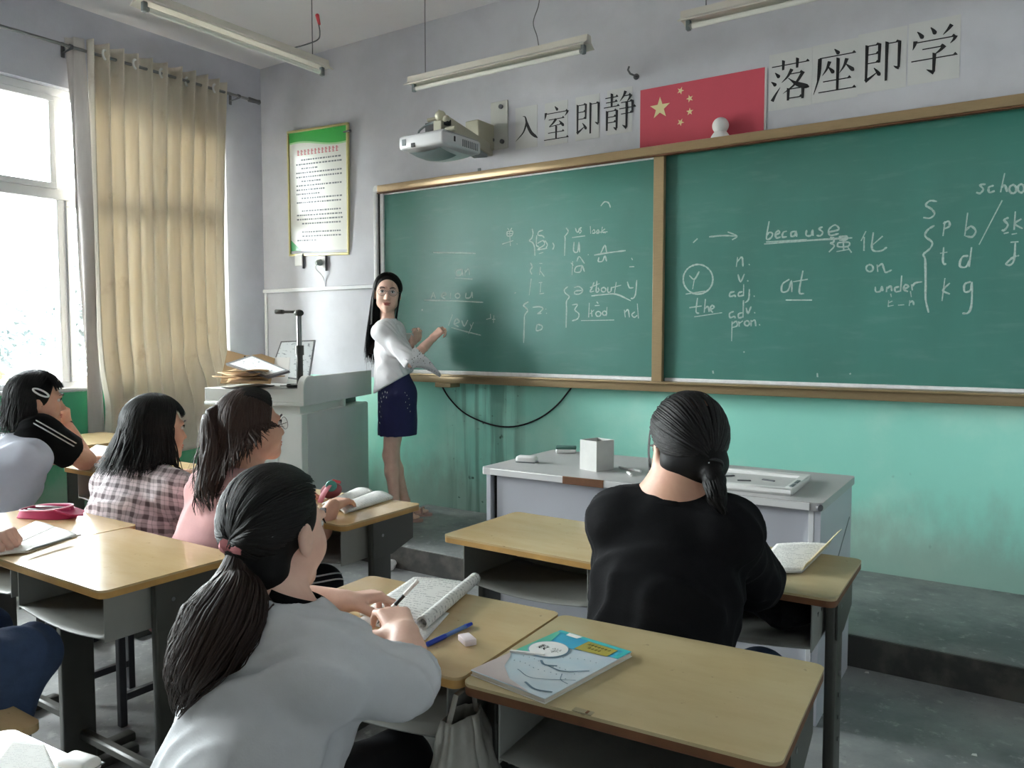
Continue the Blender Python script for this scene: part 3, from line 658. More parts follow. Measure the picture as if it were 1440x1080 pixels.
# ------------------------------------------------------------------ framed notice board left of the blackboard
def notice():
    q = [onY(*p, YF - .03) for p in ((403, 187), (486, 177), (489, 354), (408, 358))]
    cx = sum(p[0] for p in q) / 4; cz = sum(p[2] for p in q) / 4; w = .69; h = 1.0
    t = thing('notice_frame', 'gold framed notice with green banner and fine print left of the blackboard', 'notice', (cx, YF - .004, cz))
    t.rotation_euler = (math.radians(2.0), math.radians(2.2), 0)
    f = .018; a, b = w / 2, h / 2
    for pa, pb in (((-a, -.024, b - f), (a, 0, b)), ((-a, -.024, -b), (a, 0, -b + f)), ((-a, -.024, -b + f), (-a + f, 0, b - f)), ((a - f, -.024, -b + f), (a, 0, b - f))):
        MB().rng(pa, pb, .003).build('frame_bar', M['brass'], t)
    tn = NT('notice_print'); P = tn.obj(); o = tn.sep(P); z = o[2]; x = o[0]
    wave = tn.math('ADD', z, tn.math('MULTIPLY', tn.math('SINE', tn.math('MULTIPLY', x, 7.0)), .022))
    top = tn.mr(wave, .385, .389); top2 = tn.mr(wave, .372, .376)
    bot = tn.mr(tn.math('ADD', tn.math('MULTIPLY', x, .7), z), -.60, -.597, 1, 0)
    c = tn.mix(top2, rgba((226, 226, 220)), rgba((168, 214, 160))); c = tn.mix(top, c, rgba((62, 168, 78))); c = tn.mix(bot, c, rgba((84, 180, 120)))
    tn.set(tn.b, 'Base Color', c); tn.set(tn.b, 'Roughness', .3); tn.set(tn.b, 'Coat Weight', .15); tn.set(tn.b, 'Coat Roughness', .05)
    MB().rng((-a + f, -.012, -b + f), (a - f, -.004, b - f)).build('printed_sheet', tn.m, t, smooth=False)
    # fine print too small to read: rows of broken strokes
    m = MB(); rr = random.Random(3); y = -.0126; zz = .255
    ends = [.27, .27, .02, .27, .27, .05, .27, .1, .02, .27, .27, None, .27, .27, .27, .27, -.18, .27, .27, .0]
    for e in ends:
        if e is not None:
            xx = -.25 + (.06 if rr.random() < .4 else 0)
            while xx < e - .02:
                wd = rr.uniform(.012, .03)
                m.face([(xx, y, zz), (xx + wd, y, zz), (xx + wd, y, zz + .012), (xx, y, zz + .012)]); xx += wd + rr.uniform(.004, .01)
        zz -= .0335
    m.build('fine_print', pm('print_grey', (112, 118, 120), .5), t, smooth=False)['kind'] = 'stuff'
    m = MB()
    for i in range(12):
        x0 = -.235 + i * .040
        for dz, ww in ((0, .026), (.012, .018), (.024, .028), (.034, .02)): m.face([(x0, y, .30 + dz), (x0 + ww, y, .30 + dz), (x0 + ww, y, .305 + dz), (x0, y, .305 + dz)])
        m.face([(x0 + .010, y - .0001, .298), (x0 + .015, y - .0001, .298), (x0 + .015, y - .0001, .34), (x0 + .010, y - .0001, .34)])
    m.build('red_title', pm('print_red', (198, 74, 96), .5), t, smooth=False)
    p = Vector(onY(490, 187, YF)); n = thing('wall_nail', 'dark nail holding the upper right of the framed notice', 'nail', p)
    MB().loft([p + Vector((-.02, 0, 0)), p + Vector((-.02, -.03, .004)), p + Vector((.035, -.045, 0)), p + Vector((.07, -.05, -.004))], [.007, .007, .007, .011], 8).build('nail_body', M['wire'], n, True)
notice()
def socket(u, v, plug, label):
    c = onY(u, v, YF); p = Vector((c[0], YF, c[2])); t = thing('wall_socket', label, 'socket', p)
    MB().rng(p + Vector((-.045, -.012, -.045)), p + Vector((.045, 0, .045)), .005, 2).build('plate', M['white_plastic'], t, True)
    MB().rng(p + Vector((.05, -.02, -.07)), p + Vector((.062, 0, .05)), .003).build('side_clip', M['wire'], t, True)
    if plug:
        MB().loft([p + Vector((0, -.012, 0)), p + Vector((-.004, -.03, -.004)), p + Vector((-.01, -.055, -.01))], [.026, .026, .016], 14).build('plug', pm('plug_grey', (150, 160, 156), .4), t, True)
        MB().loft(spline([p + Vector((-.01, -.05, -.01)), p + Vector((0, -.07, -.05)), p + Vector((.02, -.03, -.1)), p + Vector((.03, -.01, -.14)), p + Vector((.03, -.005, -.2))]), .004, 6).build('cord', M['white_plastic'], t, True)
socket(421, 366, False, 'empty white wall socket under the left of the framed notice')
socket(453, 369, True, 'white wall socket with a grey plug under the framed notice')
# ------------------------------------------------------------------ fluorescent lamps
def lamp(p0, p1, label, wires):
    p0, p1 = Vector(p0), Vector(p1); c = (p0 + p1) / 2; d = (p1 - p0); Ln = d.length; rz = math.atan2(d.y, d.x)
    t = thing('fluorescent_lamp', label, 'lamp', c, rz, 'hanging tube lamps'); l = Ln / 2
    MB().prism([(-.022, .055), (.022, .055), (.026, .02), (.062, -.004), (.060, -.008), (.02, .008), (-.02, .008), (-.060, -.008), (-.062, -.004), (-.026, .02)], Matrix.Translation((-l, 0, 0)) @ Matrix(((0, 0, 1, 0), (1, 0, 0, 0), (0, 1, 0, 0), (0, 0, 0, 1))), Ln).build('batten', M['lamp_white'], t, angle=25)
    MB().cyl((-l + .05, 0, -.022), (l - .05, 0, -.022), .013, n=14).build('tube', M['tube_white'], t)
    for s in (-1, 1):
        MB().cyl((s * (l - .055), 0, -.022), (s * (l - .035), 0, -.022), .0136, n=14).build('tube_cap', M['steel'], t)
        MB().rng((s * (l - .035) - .012, -.013, -.04), (s * (l - .035) + .012, .013, .01), .004).build('lamp_holder', M['projector_grey'], t)
    for f in wires:
        MB().cyl((f * l, 0, .05), (f * l, 0, ZC - c.z), .0028, n=6).build('hanging_wire', M['wire'], t)
    return t
ZL = 2.95
a, b = onZ(572, 120, ZL), onZ(832, 66, ZL)
lm = lamp((a[0], (a[1] + b[1]) / 2, ZL), (b[0], (a[1] + b[1]) / 2, ZL), 'grey hanging fluorescent tube lamp above the wall projector', (-.80,))
l_ = (b[0] - a[0]) / 2
MB().loft(spline([(l_ * .5, 0, .05), (l_ * .47, .01, .12), (l_ * .44, .0, .2), (l_ * .50, 0, .3), (l_ * .5, 0, .45), (l_ * .5, 0, ZC - ZL)]), .003, 6).build('power_cord', M['wire'], lm)
a, b = onZ(192, 2, ZL), onZ(460, 99, ZL); xm = (a[0] + b[0]) / 2
lm2 = lamp((xm, b[1], ZL), (xm, a[1], ZL), 'hanging fluorescent tube lamp nearest the window, pointing at the camera', (-.82, .7))
l2 = (b[1] - a[1]) / 2
MB().loft(spline([(-l2 * .55, 0, .05), (-l2 * .72, .02, .10), (-l2 * .82, .05, .14), (-l2 * .95, -.02, .22), (-l2 * 1.0, -.06, .28), (-l2 * 1.02, -.08, .33)]), .004, 6).build('loose_cord', M['wire'], lm2)
MB().loft([(-l2 * 1.0, -.055, .28), (-l2 * 1.02, -.085, .345)], [.008, .012], 8).build('taped_cord_end', M['red_tape'], lm2)
a = onZ(950, 26, ZL); lamp((a[0], lm.location.y, ZL), (a[0] + 1.25, lm.location.y, ZL), 'hanging fluorescent tube lamp above the flag at the right', (-.8, .8))
# ------------------------------------------------------------------ projector on its wall arm
def projector():
    c0 = onY(623, 186, 3.62); xr = float(c0[0]); zt = float(c0[2]) + .02; y0 = 3.62
    y1 = min(float(onX(677, 205, xr)[1]), 4.12); w = .34; hh = .078
    t = thing('projector', 'white short throw projector hung from a cream wall arm above the blackboard', 'projector', (xr - w / 2, y0, zt - hh))
    xl = xr - w
    MB().rng((xl, y0, zt - hh), (xr, y1, zt), .018, 4).build('housing', M['projector_white'], t, True)
    MB().rng((xl + .01, y0 + .02, zt - .004), (xr - .01, y1 - .02, zt + .008), .006, 2).build('housing_top', pm('proj_top', (160, 160, 160), .4), t, True)
    # bulging grey lens underside
    def f(u, v):
        x = xl + .05 + (w - .06) * u; y = y0 + .03 + (y1 - y0 - .06) * v
        return (x, y, zt - hh - 0.052 * math.sin(PI * min(1, v * .9 + .1)) ** .6 * (math.sin(PI * (u * .94 + .03)) ** .35))
    MB().surf(f, 20, 20).build('lens_bulge', M['projector_white'], t, True, angle=180)
    def g(u, v):
        x = xl + .07 + (w - .10) * u; y = y0 + .026 + .15 * v
        b = 0.052 * math.sin(PI * min(1, v * .36 + .1)) ** .6 * (math.sin(PI * (u * .80 + .1)) ** .35)
        return (x, y - .012, zt - hh - b - .002)
    MB().surf(g, 16, 10).build('lens_window', M['projector_grey'], t, True, angle=180)
    m = MB()
    for i in range(9): m.rng((xr - .002, y1 - .19 + i * .018, zt - hh + .015), (xr + .003, y1 - .182 + i * .018, zt - .022))
    m.build('side_vent', M['projector_grey'], t, True)
    MB().rng((xr - .002, y0 + .10, zt - .05), (xr + .003, y0 + .112, zt - .02)).build('side_slot', M['black'], t, True)
    MB().rng((xl + .1, y0 - .004, zt - hh + .004), (xl + .13, y0 + .005, zt - hh + .028), .002).build('ir_window', M['dark'], t, True)
    MB().rng((xl + .03, y0 - .003, zt - hh + .02), (xl + .06, y0 + .004, zt - .02), .001).build('front_grille', M['projector_grey'], t, True)
    # mounting head
    hx, hy = xr - .10, y0 + .10
    MB().rng((hx - .03, hy - .03, zt + .006), (hx + .03, hy + .03, zt + .075), .004).build('mount_head', M['arm_cream'], t, True)
    MB().ball((hx + .0, hy, zt + .11), (.035, .03, .03)).loft([(hx - .08, hy - .02, zt + .09), (hx - .03, hy, zt + .10), (hx, hy, zt + .14)], .012, 8).ball((hx + .045, hy, zt + .085), .022).build('cable_bundle', M['arm_cream'], t, True)
    MB().rng((hx - .12, hy + .0, zt + .03), (hx - .03, hy + .05, zt + .085), .004).rng((hx + .03, hy - .01, zt + .05), (hx + .06, hy + .03, zt + .085), .004).build('power_brick', M['dark'], t, True)
    MB().loft(spline([(hx - .02, hy - .02, zt + .07), (hx - .08, hy - .03, zt + .06), (hx - .13, hy - .04, zt + .03), (hx - .135, hy - .03, zt + .01)]), .006, 8).build('cable', M['projector_grey'], t, True)
    MB().cyl((hx + .05, hy - .01, zt + .02), (hx + .12, hy - .01, zt + .02), .014, n=10).build('tilt_screw', M['arm_cream'], t, True)
    p = onY(703, 175, YF); px = float(p[0]); pz = float(p[2])
    ax = px - .10
    MB().box(((hx + ax) / 2, (hy + YF) / 2, zt + .075), (.085, (Vector((ax, YF, 0)) - Vector((hx, hy, 0))).length - .03, .075), Matrix.Rotation(-math.atan2(ax - hx, YF - hy), 3, 'Z'), .006, 2).build('arm_beam', M['arm_cream'], t, True)
    MB().box(((hx + ax) / 2 - .02, (hy + YF) / 2, zt + .026), (.10, (YF - hy) * .8, .022), Matrix.Rotation(-math.atan2(ax - hx, YF - hy), 3, 'Z'), .003).build('arm_tray', M['projector_grey'], t, True)
    MB().rng((ax - .05, YF - .19, pz - .17), (ax + .06, YF - .006, pz - .0), .006).build('arm_foot', M['arm_cream'], t, True)
    MB().rng((px - .07, YF - .012, pz - .165), (px + .07, YF, pz + .15), .003).build('wall_plate', pm('plate_pale', (192, 192, 186), .45), t, True)
    for dx, dz in ((.02, .11), (.03, -.12), (-.05, -.10)):
        MB().cyl((px + dx, YF - .012, pz + dz), (px + dx, YF - .026, pz + dz), .015, n=10).build('bolt', M['wire'], t, True)
    q = onY(671, 215, YF - .03)
    MB().rng((q[0] - .012, YF - .012, BZ1 + .001), (q[0] + .012, YF, zt - .03), .003).build('cable_conduit', M['projector_grey'], t, True)
projector()
# drooping black cable under the board
def droop():
    px = [(617, 540), (632, 560), (655, 582), (690, 597), (722, 600), (755, 590), (783, 570), (806, 546)]
    pts = [Vector(onY(u, v, YF - .012)) for u, v in px]
    pts[0].z = BZ0 - .02; pts[-1].z = BZ0 - .02
    o = MB().loft(spline(pts, 5), .0055, 8).build('wall_cable', M['black']); tag(o, 'black cable drooping in a loop under the blackboard', 'cable')
droop()
# ------------------------------------------------------------------ student desks
def wood_top_mat(name, c1, c2, rough):
    t = NT(name); P = t.obj()
    n1 = t.noise(t.map(P, (1, 3, 1)), 5, 6); n2 = t.noise(P, 2, 2); n3 = t.noise(P, 40, 2)
    c = t.mix(t.mr(n1, .35, .7), rgba(c1), rgba(c2))
    c = t.mix(t.math('MULTIPLY', t.mr(n2, .3, .8), .3), c, rgba((182, 152, 106)))
    c = t.mix(t.math('MULTIPLY', t.mr(n3, .70, .76), .5), c, rgba((120, 96, 66)))
    t.set(t.b, 'Base Color', c); t.set(t.b, 'Roughness', rough); t.set(t.b, 'Specular IOR Level', .75); return t.m
M['top'] = wood_top_mat('yellow_laminate', (204, 178, 134), (197, 169, 123), .16)
M['top_worn'] = wood_top_mat('worn_yellow_laminate', (186, 171, 132), (176, 159, 117), .34)
def rrect(w, d, r, n=5):
    o = []
    for cx, cy, a0 in ((w / 2 - r, d / 2 - r, 0), (-w / 2 + r, d / 2 - r, 90), (-w / 2 + r, -d / 2 + r, 180), (w / 2 - r, -d / 2 + r, 270)):
        for k in range(n + 1):
            a = math.radians(a0 + 90 * k / n); o.append((cx + r * math.cos(a), cy + r * math.sin(a)))
    return o
ZT = .74
def make_desk(label, W=.565, D=.415, worn=False, loc=(0, 0), rz=0.0):
    t = thing('student_desk', label, 'desk', (loc[0], loc[1], 0), rz, 'school desks with grey steel bins')
    MB().prism(rrect(W, D, .022), Matrix.Translation((0, 0, ZT - .006)), .006).build('desktop', M['top_worn' if worn else 'top'], t, angle=30)
    MB().prism(rrect(W - .001, D - .001, .022), Matrix.Translation((0, 0, ZT - .022)), .016).build('edge_board', M['edge_brown' if worn else 'edge_tan'], t, angle=30)
    # open steel bin with a wavy bottom lip
    hw, y0, y1, zb = .225, -.165, .135, .578
    def floor_(u, v):
        y = y0 + (y1 - y0) * v
        return (-hw + 2 * hw * u, y, zb + .018 - .018 * math.sin(PI * u) * (1 - .4 * v))
    b = MB().surf(floor_, 16, 6)
    b.build('bin_bottom', M['desk_grey'], t, angle=60, thick=.004)
    MB().rng((-hw - .003, y0, zb + .005), (-hw + .001, y1, ZT - .022), .001).build('bin_side', M['desk_grey'], t)
    MB().rng((hw - .001, y0, zb + .005), (hw + .003, y1, ZT - .022), .001).build('bin_side', M['desk_grey'], t)
    MB().rng((-hw, y1 - .004, zb + .004), (hw, y1, ZT - .022)).build('bin_back', M['desk_grey'], t)
    for s in (-1, 1):
        x = s * .250
        MB().rng((x - .014, -.045, .03), (x + .014, .055, ZT - .024), .008, 3).build('leg', M['desk_dark'], t)
        MB().prism([(-.045, 0), (.175, 0), (.175, -.10), (.055, -.135), (-.045, -.135)], Matrix.Translation((x + s * .015 - .002, 0, ZT - .023)) @ Matrix(((0, 0, 1, 0), (1, 0, 0, 0), (0, 1, 0, 0), (0, 0, 0, 1))), .004).build('side_bracket', M['desk_dark'], t)
        bo = MB()
        for zz in (.30, .36, .42, .48, .66): bo.cyl((x + s * .012, .005, zz), (x + s * .018, .005, zz), .006, n=8)
        bo.build('bolt', M['steel'], t)['kind'] = 'stuff'
        MB().rng((x - .022, -.19, 0), (x + .022, .19, .032), .008, 2).build('foot_bar', M['desk_dark'], t)
    MB().rng((-.25, .0, .12), (.25, .03, .15), .006).build('crossbar', M['desk_dark'], t)
    return t
M['edge_tan'] = pm('desk_edge_tan', (196, 152, 84), .5, .25, 14)
make_desk('worn yellow desk nearest the camera at the right with the blue textbook', worn=True, loc=(-.604, 1.353), rz=math.radians(4.0))
make_desk('yellow desk of the girl writing in the light grey shirt', loc=(-1.176, 1.325), rz=math.radians(3.5))
make_desk('sunlit yellow desk left of the aisle, its top mirroring the window', W=.58, D=.41, loc=(-2.214, 1.246))
make_desk('yellow desk at the left edge with the magenta pencil case', loc=(-2.80, 1.285), W=.575)
make_desk('yellow front row desk of the girl in pink with an open book', loc=(-2.222, 2.065), rz=math.radians(2))
make_desk('yellow front row desk hidden behind the girl in plaid', loc=(-2.815, 2.08), rz=math.radians(1))
make_desk('front row desk the girl with the hair clip leans on', loc=(-3.66, 2.175), rz=math.radians(1))
make_desk('farthest desk beside the window wall below the curtain', loc=(-4.90, 2.64))
make_desk('empty yellow desk left of the girl in black', loc=(-1.300, 2.158), rz=math.radians(-1), W=.56)
make_desk('yellow desk in front of the girl in black with an open book', loc=(-.700, 2.185), rz=math.radians(2), W=.575, worn=True)
make_desk('bright desk corner at the bottom left edge of the photo', loc=(-1.075, .398), rz=math.radians(3.5), W=.57)
# ------------------------------------------------------------------ stools
M['stool_leg'] = pm('stool_steel', (62, 62, 66), .4, .1, 9)
def stool(x, y, rz, label, w=.34, d=.25, h=.44):
    t = thing('stool', label, 'stool', (x, y, 0), rz, 'school stools')
    MB().prism(rrect(w, d, .03), Matrix.Translation((0, 0, h - .018)), .018).build('seat', M['top'], t, angle=30)
    for sx in (-1, 1):
        for sy in (-1, 1):
            MB().box((sx * (w / 2 - .035), sy * (d / 2 - .03), (h - .018) / 2), (.026, .026, h - .018), None, .003).build('leg', M['stool_leg'], t)
        MB().rng((sx * (w / 2 - .035) - .01, -d / 2 + .043, .09), (sx * (w / 2 - .035) + .01, d / 2 - .043, .115)).build('stretcher', M['stool_leg'], t)
        MB().cyl((sx * (w / 2 - .05), 0, h), (sx * (w / 2 - .05), 0, h + .0025), .011, n=10).build('seat_bolt', M['wire'], t)
    MB().rng((-w / 2 + .05, d / 2 - .04, h - .07), (w / 2 - .05, d / 2 - .02, h - .04)).build('apron', M['stool_leg'], t)
    return t
stool(-2.165, .79, 0, 'yellow stool under the person in blue jeans at the left edge', w=.36, d=.27)
stool(-1.24, .83, .1, 'stool under the girl in the light grey shirt')
stool(-.72, 1.70, 0, 'stool under the girl in the black top', w=.36, d=.28)
stool(-2.27, 1.60, 0, 'stool under the girl in the pink top')
stool(-2.80, 1.60, 0, 'stool under the girl in the plaid shirt')
stool(-3.66, 1.55, 0, 'stool under the girl with the white hair clip')
# ------------------------------------------------------------------ teacher's desk
def teacher_desk():
    W, D, H_ = 1.38, .64, .80
    t = thing('teacher_desk', 'long white laminate teacher desk with grey top before the platform', 'desk', (-1.345, 3.135, 0), math.radians(1.3))
    MB().prism(rrect(W + .04, D, .02), Matrix.Translation((0, 0, H_ - .03)), .03).build('top', M['melamine_top'], t, angle=30)
    MB().rng((-W / 2 + .03, -D / 2 - .004, H_ - .029), (W / 2 - .02, -D / 2 + .001, H_ - .003), .001).build('edge_strip', pm('edge_strip_white', (214, 214, 214), .4), t)
    MB().rng((-.30, -D / 2 - .006, H_ - .032), (-.115, -D / 2 + .002, H_ - .001), .001).build('chipped_edge', M['edge_brown'], t)
    for s in (-1, 1): MB().rng((s * W / 2 - .011, -D / 2 + .03, 0), (s * W / 2 + .011, D / 2 - .02, H_ - .03), .001).build('side_panel', M['melamine'], t)
    MB().rng((-W / 2 + .035, -D / 2 + .045, .06), (W / 2 - .011, -D / 2 + .063, H_ - .03)).build('front_panel', M['melamine'], t)
    MB().rng((-W / 2 + .012, -D / 2 + .06, .06), (-W / 2 + .034, -D / 2 + .07, H_ - .03)).build('shadow_gap', M['dark'], t)
    MB().rng((W / 2 - .03, -D / 2 + .028, .0), (W / 2 - .012, -D / 2 + .046, H_ - .03), .001).build('corner_post', M['white_paint'], t)
    MB().rng((-W / 2 + .011, D / 2 - .14, .4), (W / 2 - .011, D / 2 - .12, H_ - .03)).build('back_rail', M['melamine'], t)
    MB().cyl((W / 2 + .008, -D / 2 + .002, H_ - .016), (W / 2 + .016, -D / 2 - .004, H_ - .016), .012, n=10).build('corner_cap', M['wire'], t)
    # dark seam running obliquely down the right side
    MB().box((W / 2 + .012, -.02, .50), (.002, .62, .006), Matrix.Rotation(math.radians(27), 3, 'X')).build('side_seam', M['projector_grey'], t)
teacher_desk()
ZD = .80
def at_desk(u, v, z=ZD): return Vector(onZ(u, v, z))
def chalk_box():
    p = at_desk(828, 663); t = thing('chalk_box', 'open grey cardboard chalk box on the teacher desk', 'box', (p.x + .0, p.y + .072, ZD), math.radians(-17))
    w, d, h = .10, .105, .128; th = .004
    for a, b in (((-w / 2, -d / 2, 0), (w / 2, -d / 2 + th, h)), ((-w / 2, d / 2 - th, 0), (w / 2, d / 2, h)), ((-w / 2, -d / 2 + th, 0), (-w / 2 + th, d / 2 - th, h)), ((w / 2 - th, -d / 2 + th, 0), (w / 2, d / 2 - th, h))):
        MB().rng(a, b).build('box_wall', M['carton'], t)
    MB().rng((-w / 2 + th, -d / 2 + th, 0), (w / 2 - th, d / 2 - th, .004)).build('box_bottom', M['carton'], t)
    MB().prism([(-.04, -.02), (.03, -.03), (.04, .02), (-.01, .04)], Matrix.Translation((0, 0, h - .055)), .003).build('inner_flap', M['projector_grey'], t)
M['carton'] = pm('grey_carton', (196, 196, 192), .7, .08, 20)
chalk_box()
def mouse(u, v, name, label, cat, size, mat, rz):
    p = at_desk(u, v); t = thing(name, label, cat, (p.x, p.y, ZD), rz)
    sx, sy, sz = size
    MB().rng((-sx / 2, -sy / 2, 0), (sx / 2, sy / 2, sz), min(size) * .42, 4).build('shell', mat, t, angle=60)
    return t
m_ = mouse(741, 650, 'computer_mouse', 'white rounded mouse at the left end of the teacher desk', 'mouse', (.095, .055, .03), M['white_plastic'], .25)
MB().rng((-.045, -.026, -.0), (.045, .026, .006)).build('base', M['projector_grey'], m_)
m_ = mouse(796, 637, 'board_eraser', 'small white and green board eraser behind the chalk box', 'eraser', (.10, .05, .024), M['white_plastic'], .5)
MB().rng((-.05, -.026, .02), (.05, .026, .034), .004).build('felt_pad', pm('teal_felt', (80, 120, 110), .9), m_)
for i, (u, v, rz) in enumerate(((878, 660, -.5), (893, 663, -.35), (885, 668, -.9))):
    p = at_desk(u, v); o = thing('chalk_stick', ('white chalk stick nearest the chalk box', 'white chalk stick in the middle of the three by the box', 'white chalk stick nearest the desk edge beside the box')[i], 'chalk', (p.x, p.y, ZD), rz, 'chalk sticks on the teacher desk')
    MB().cyl((-.035, 0, .006), (.035, 0, .006), .0055, n=10).build('stick', M['white_plastic'], o)
def tray():
    t = thing('shallow_tray', 'white shallow tray lid lying on the right of the teacher desk', 'tray', (-.985, 3.06, ZD), math.radians(3))
    w, d, h, e = .46, .36, .026, .035
    MB().rng((-w / 2, -d / 2, 0), (w / 2, d / 2, .012), .003).build('tray_base', pm('tray_grey', (206, 206, 204), .5, .12, 9), t)
    for a, b in (((-w / 2, -d / 2, .0), (w / 2, -d / 2 + e, h)), ((-w / 2, d / 2 - e, 0), (w / 2, d / 2, h)), ((-w / 2, -d / 2 + e, 0), (-w / 2 + e, d / 2 - e, h)), ((w / 2 - e, -d / 2 + e, 0), (w / 2, d / 2 - e, h))):
        MB().rng(a, b, .004).build('tray_rim', M['white_plastic'], t)
    for x, y, r in ((.02, -.02, .4), (.10, .03, -.3), (-.06, .05, .9)):
        MB().box((x, y, .014), (.05, .012, .004), Matrix.Rotation(r, 3, 'Z')).build('paper_clip', M['wire'], t)
    for y in (-.1, -.02): MB().rng((w / 2 - .02, y - .03, h - .003), (w / 2 - .006, y + .03, h + .003), .002).build('latch', M['projector_grey'], t)
tray()
# ------------------------------------------------------------------ corner podium with papers and document camera
PO = Vector((-3.70, 3.25, 0)); PR = math.radians(111.3)
ZP = 1.055
def podium():
    t = thing('podium', 'light grey steel multimedia podium standing in the corner', 'podium', PO, PR)
    L_, W_ = 1.06, .66
    MB().rng((.03, .02, 0), (L_ - .03, W_ - .02, .90), .004).build('cabinet', M['pod_white'], t)
    MB().rng((.10, .014, .03), (L_ - .03, .0215, .895), .003).build('front_panel', M['pod_shaded'], t)
    MB().rng((.05, .04, .90), (.62, W_ - .04, .95)).build('neck', M['pod_white'], t)
    MB().rng((.62, .02, .90), (.66, .06, .95)).build('post', M['pod_white'], t)
    MB().rng((.66, .10, .90), (L_ - .05, .14, .95)).build('slot_back', M['dark'], t)
    MB().rng((.0, .0, .95), (L_, W_, .972), .006, 2).build('worktop_lip', M['pod_white'], t)
    MB().rng((.004, .004, .972), (L_ - .004, W_ - .004, ZP), .004).build('worktop', M['pod_white'], t)
    r = .075; h_ = .172
    arc = [(r - r * math.cos(a), h_ - r + r * math.sin(a)) for a in (PI / 2 * k / 6 for k in range(7))]
    Mx = Matrix.Translation((.01, -.006, .953)) @ Matrix(((1, 0, 0, 0), (0, 0, 1, 0), (0, 1, 0, 0), (0, 0, 0, 1)))
    MB().prism([(0, 0)] + arc + [(L_ - .02, h_), (L_ - .02, 0)], Mx, .034).build('hood', M['pod_shaded'], t, angle=25)
    arc2 = [(x - .008, y + .006) for x, y in arc]
    MB().prism([(-.008, 0)] + arc2 + [(.12, h_ + .006), (.12, h_)] + arc[::-1] + [(0, 0)], Matrix.Translation((0, -.002, 0)) @ Mx, .040).build('hood_trim', M['pod_white'], t, angle=25)
    MB().rng((.028, .18, .06), (.032, .64, .88), .001).build('side_door', M['pod_white'], t)
    return t
podium()
def doc_cam():
    p = PO + Vector((-.363, .932, 0)) * .12 + Vector((-.932, -.363, 0)) * .075; p.z = ZP; fw = Vector((-.363, .932, 0)); lf = Vector((-.932, -.363, 0))
    t = thing('document_camera', 'dark document camera on a tall post at the podium', 'camera', p)
    MB().box(p + Vector((0, 0, .012)), (.05, .16, .024), Matrix.Rotation(PR, 3, 'Z'), .008, 2).build('base', M['desk_dark'], t, True)
    top = 1.37 + .0365 * 4.6
    zt_ = float(onY(430, 440, p.y)[2])
    MB().cyl(p + Vector((0, 0, .02)), p + Vector((0, 0, .21)), .020, n=14).cyl(p + Vector((0, 0, .20)), p + Vector((0, 0, .26)), .027, n=14).build('lower_post', M['desk_dark'], t, True)
    MB().cyl(p + Vector((0, 0, .25)), p + Vector((0, 0, zt_ - ZP)), .016, n=14).build('upper_post', M['steel'], t, True)
    q = p + Vector((0, 0, zt_ - ZP)); e = Vector(onY(393, 437, p.y - .05))
    MB().ball(q, (.03, .03, .022)).build('hinge', M['desk_dark'], t, True)
    MB().box((q + e) / 2, ((e - q).length, .03, .016), frame_from((0, 0, 1), (e - q)), .006, 2).box(e + Vector((0, 0, -.006)), (.05, .045, .028), frame_from((0, 0, 1), (e - q)), .008, 2).build('camera_arm', M['desk_dark'], t, True)
doc_cam()
def sheet_on(name, label, cat, corners, mat, th=.003, wave=.0, group=None, n=10):
    """a sheet spanned by four corner points (A,B,C,D), with thickness and a little wave"""
    A, B, C_, D_2 = [Vector(c) for c in corners]; base = (A + B + C_ + D_2) / 4
    t = thing(name, label, cat, (base.x, base.y, min(c.z for c in (A, B, C_, D_2))), group=group)
    def f(u, v):
        p = (A * (1 - u) + B * u) * (1 - v) + (D_2 * (1 - u) + C_ * u) * v
        p.z += wave * (math.sin(u * 5 + v * 3) * .5 + .5 * math.sin(v * 7 - u * 2)); return p
    MB().surf(f, n, n).build('sheet', mat, t, True, angle=180, thick=th)
    return t
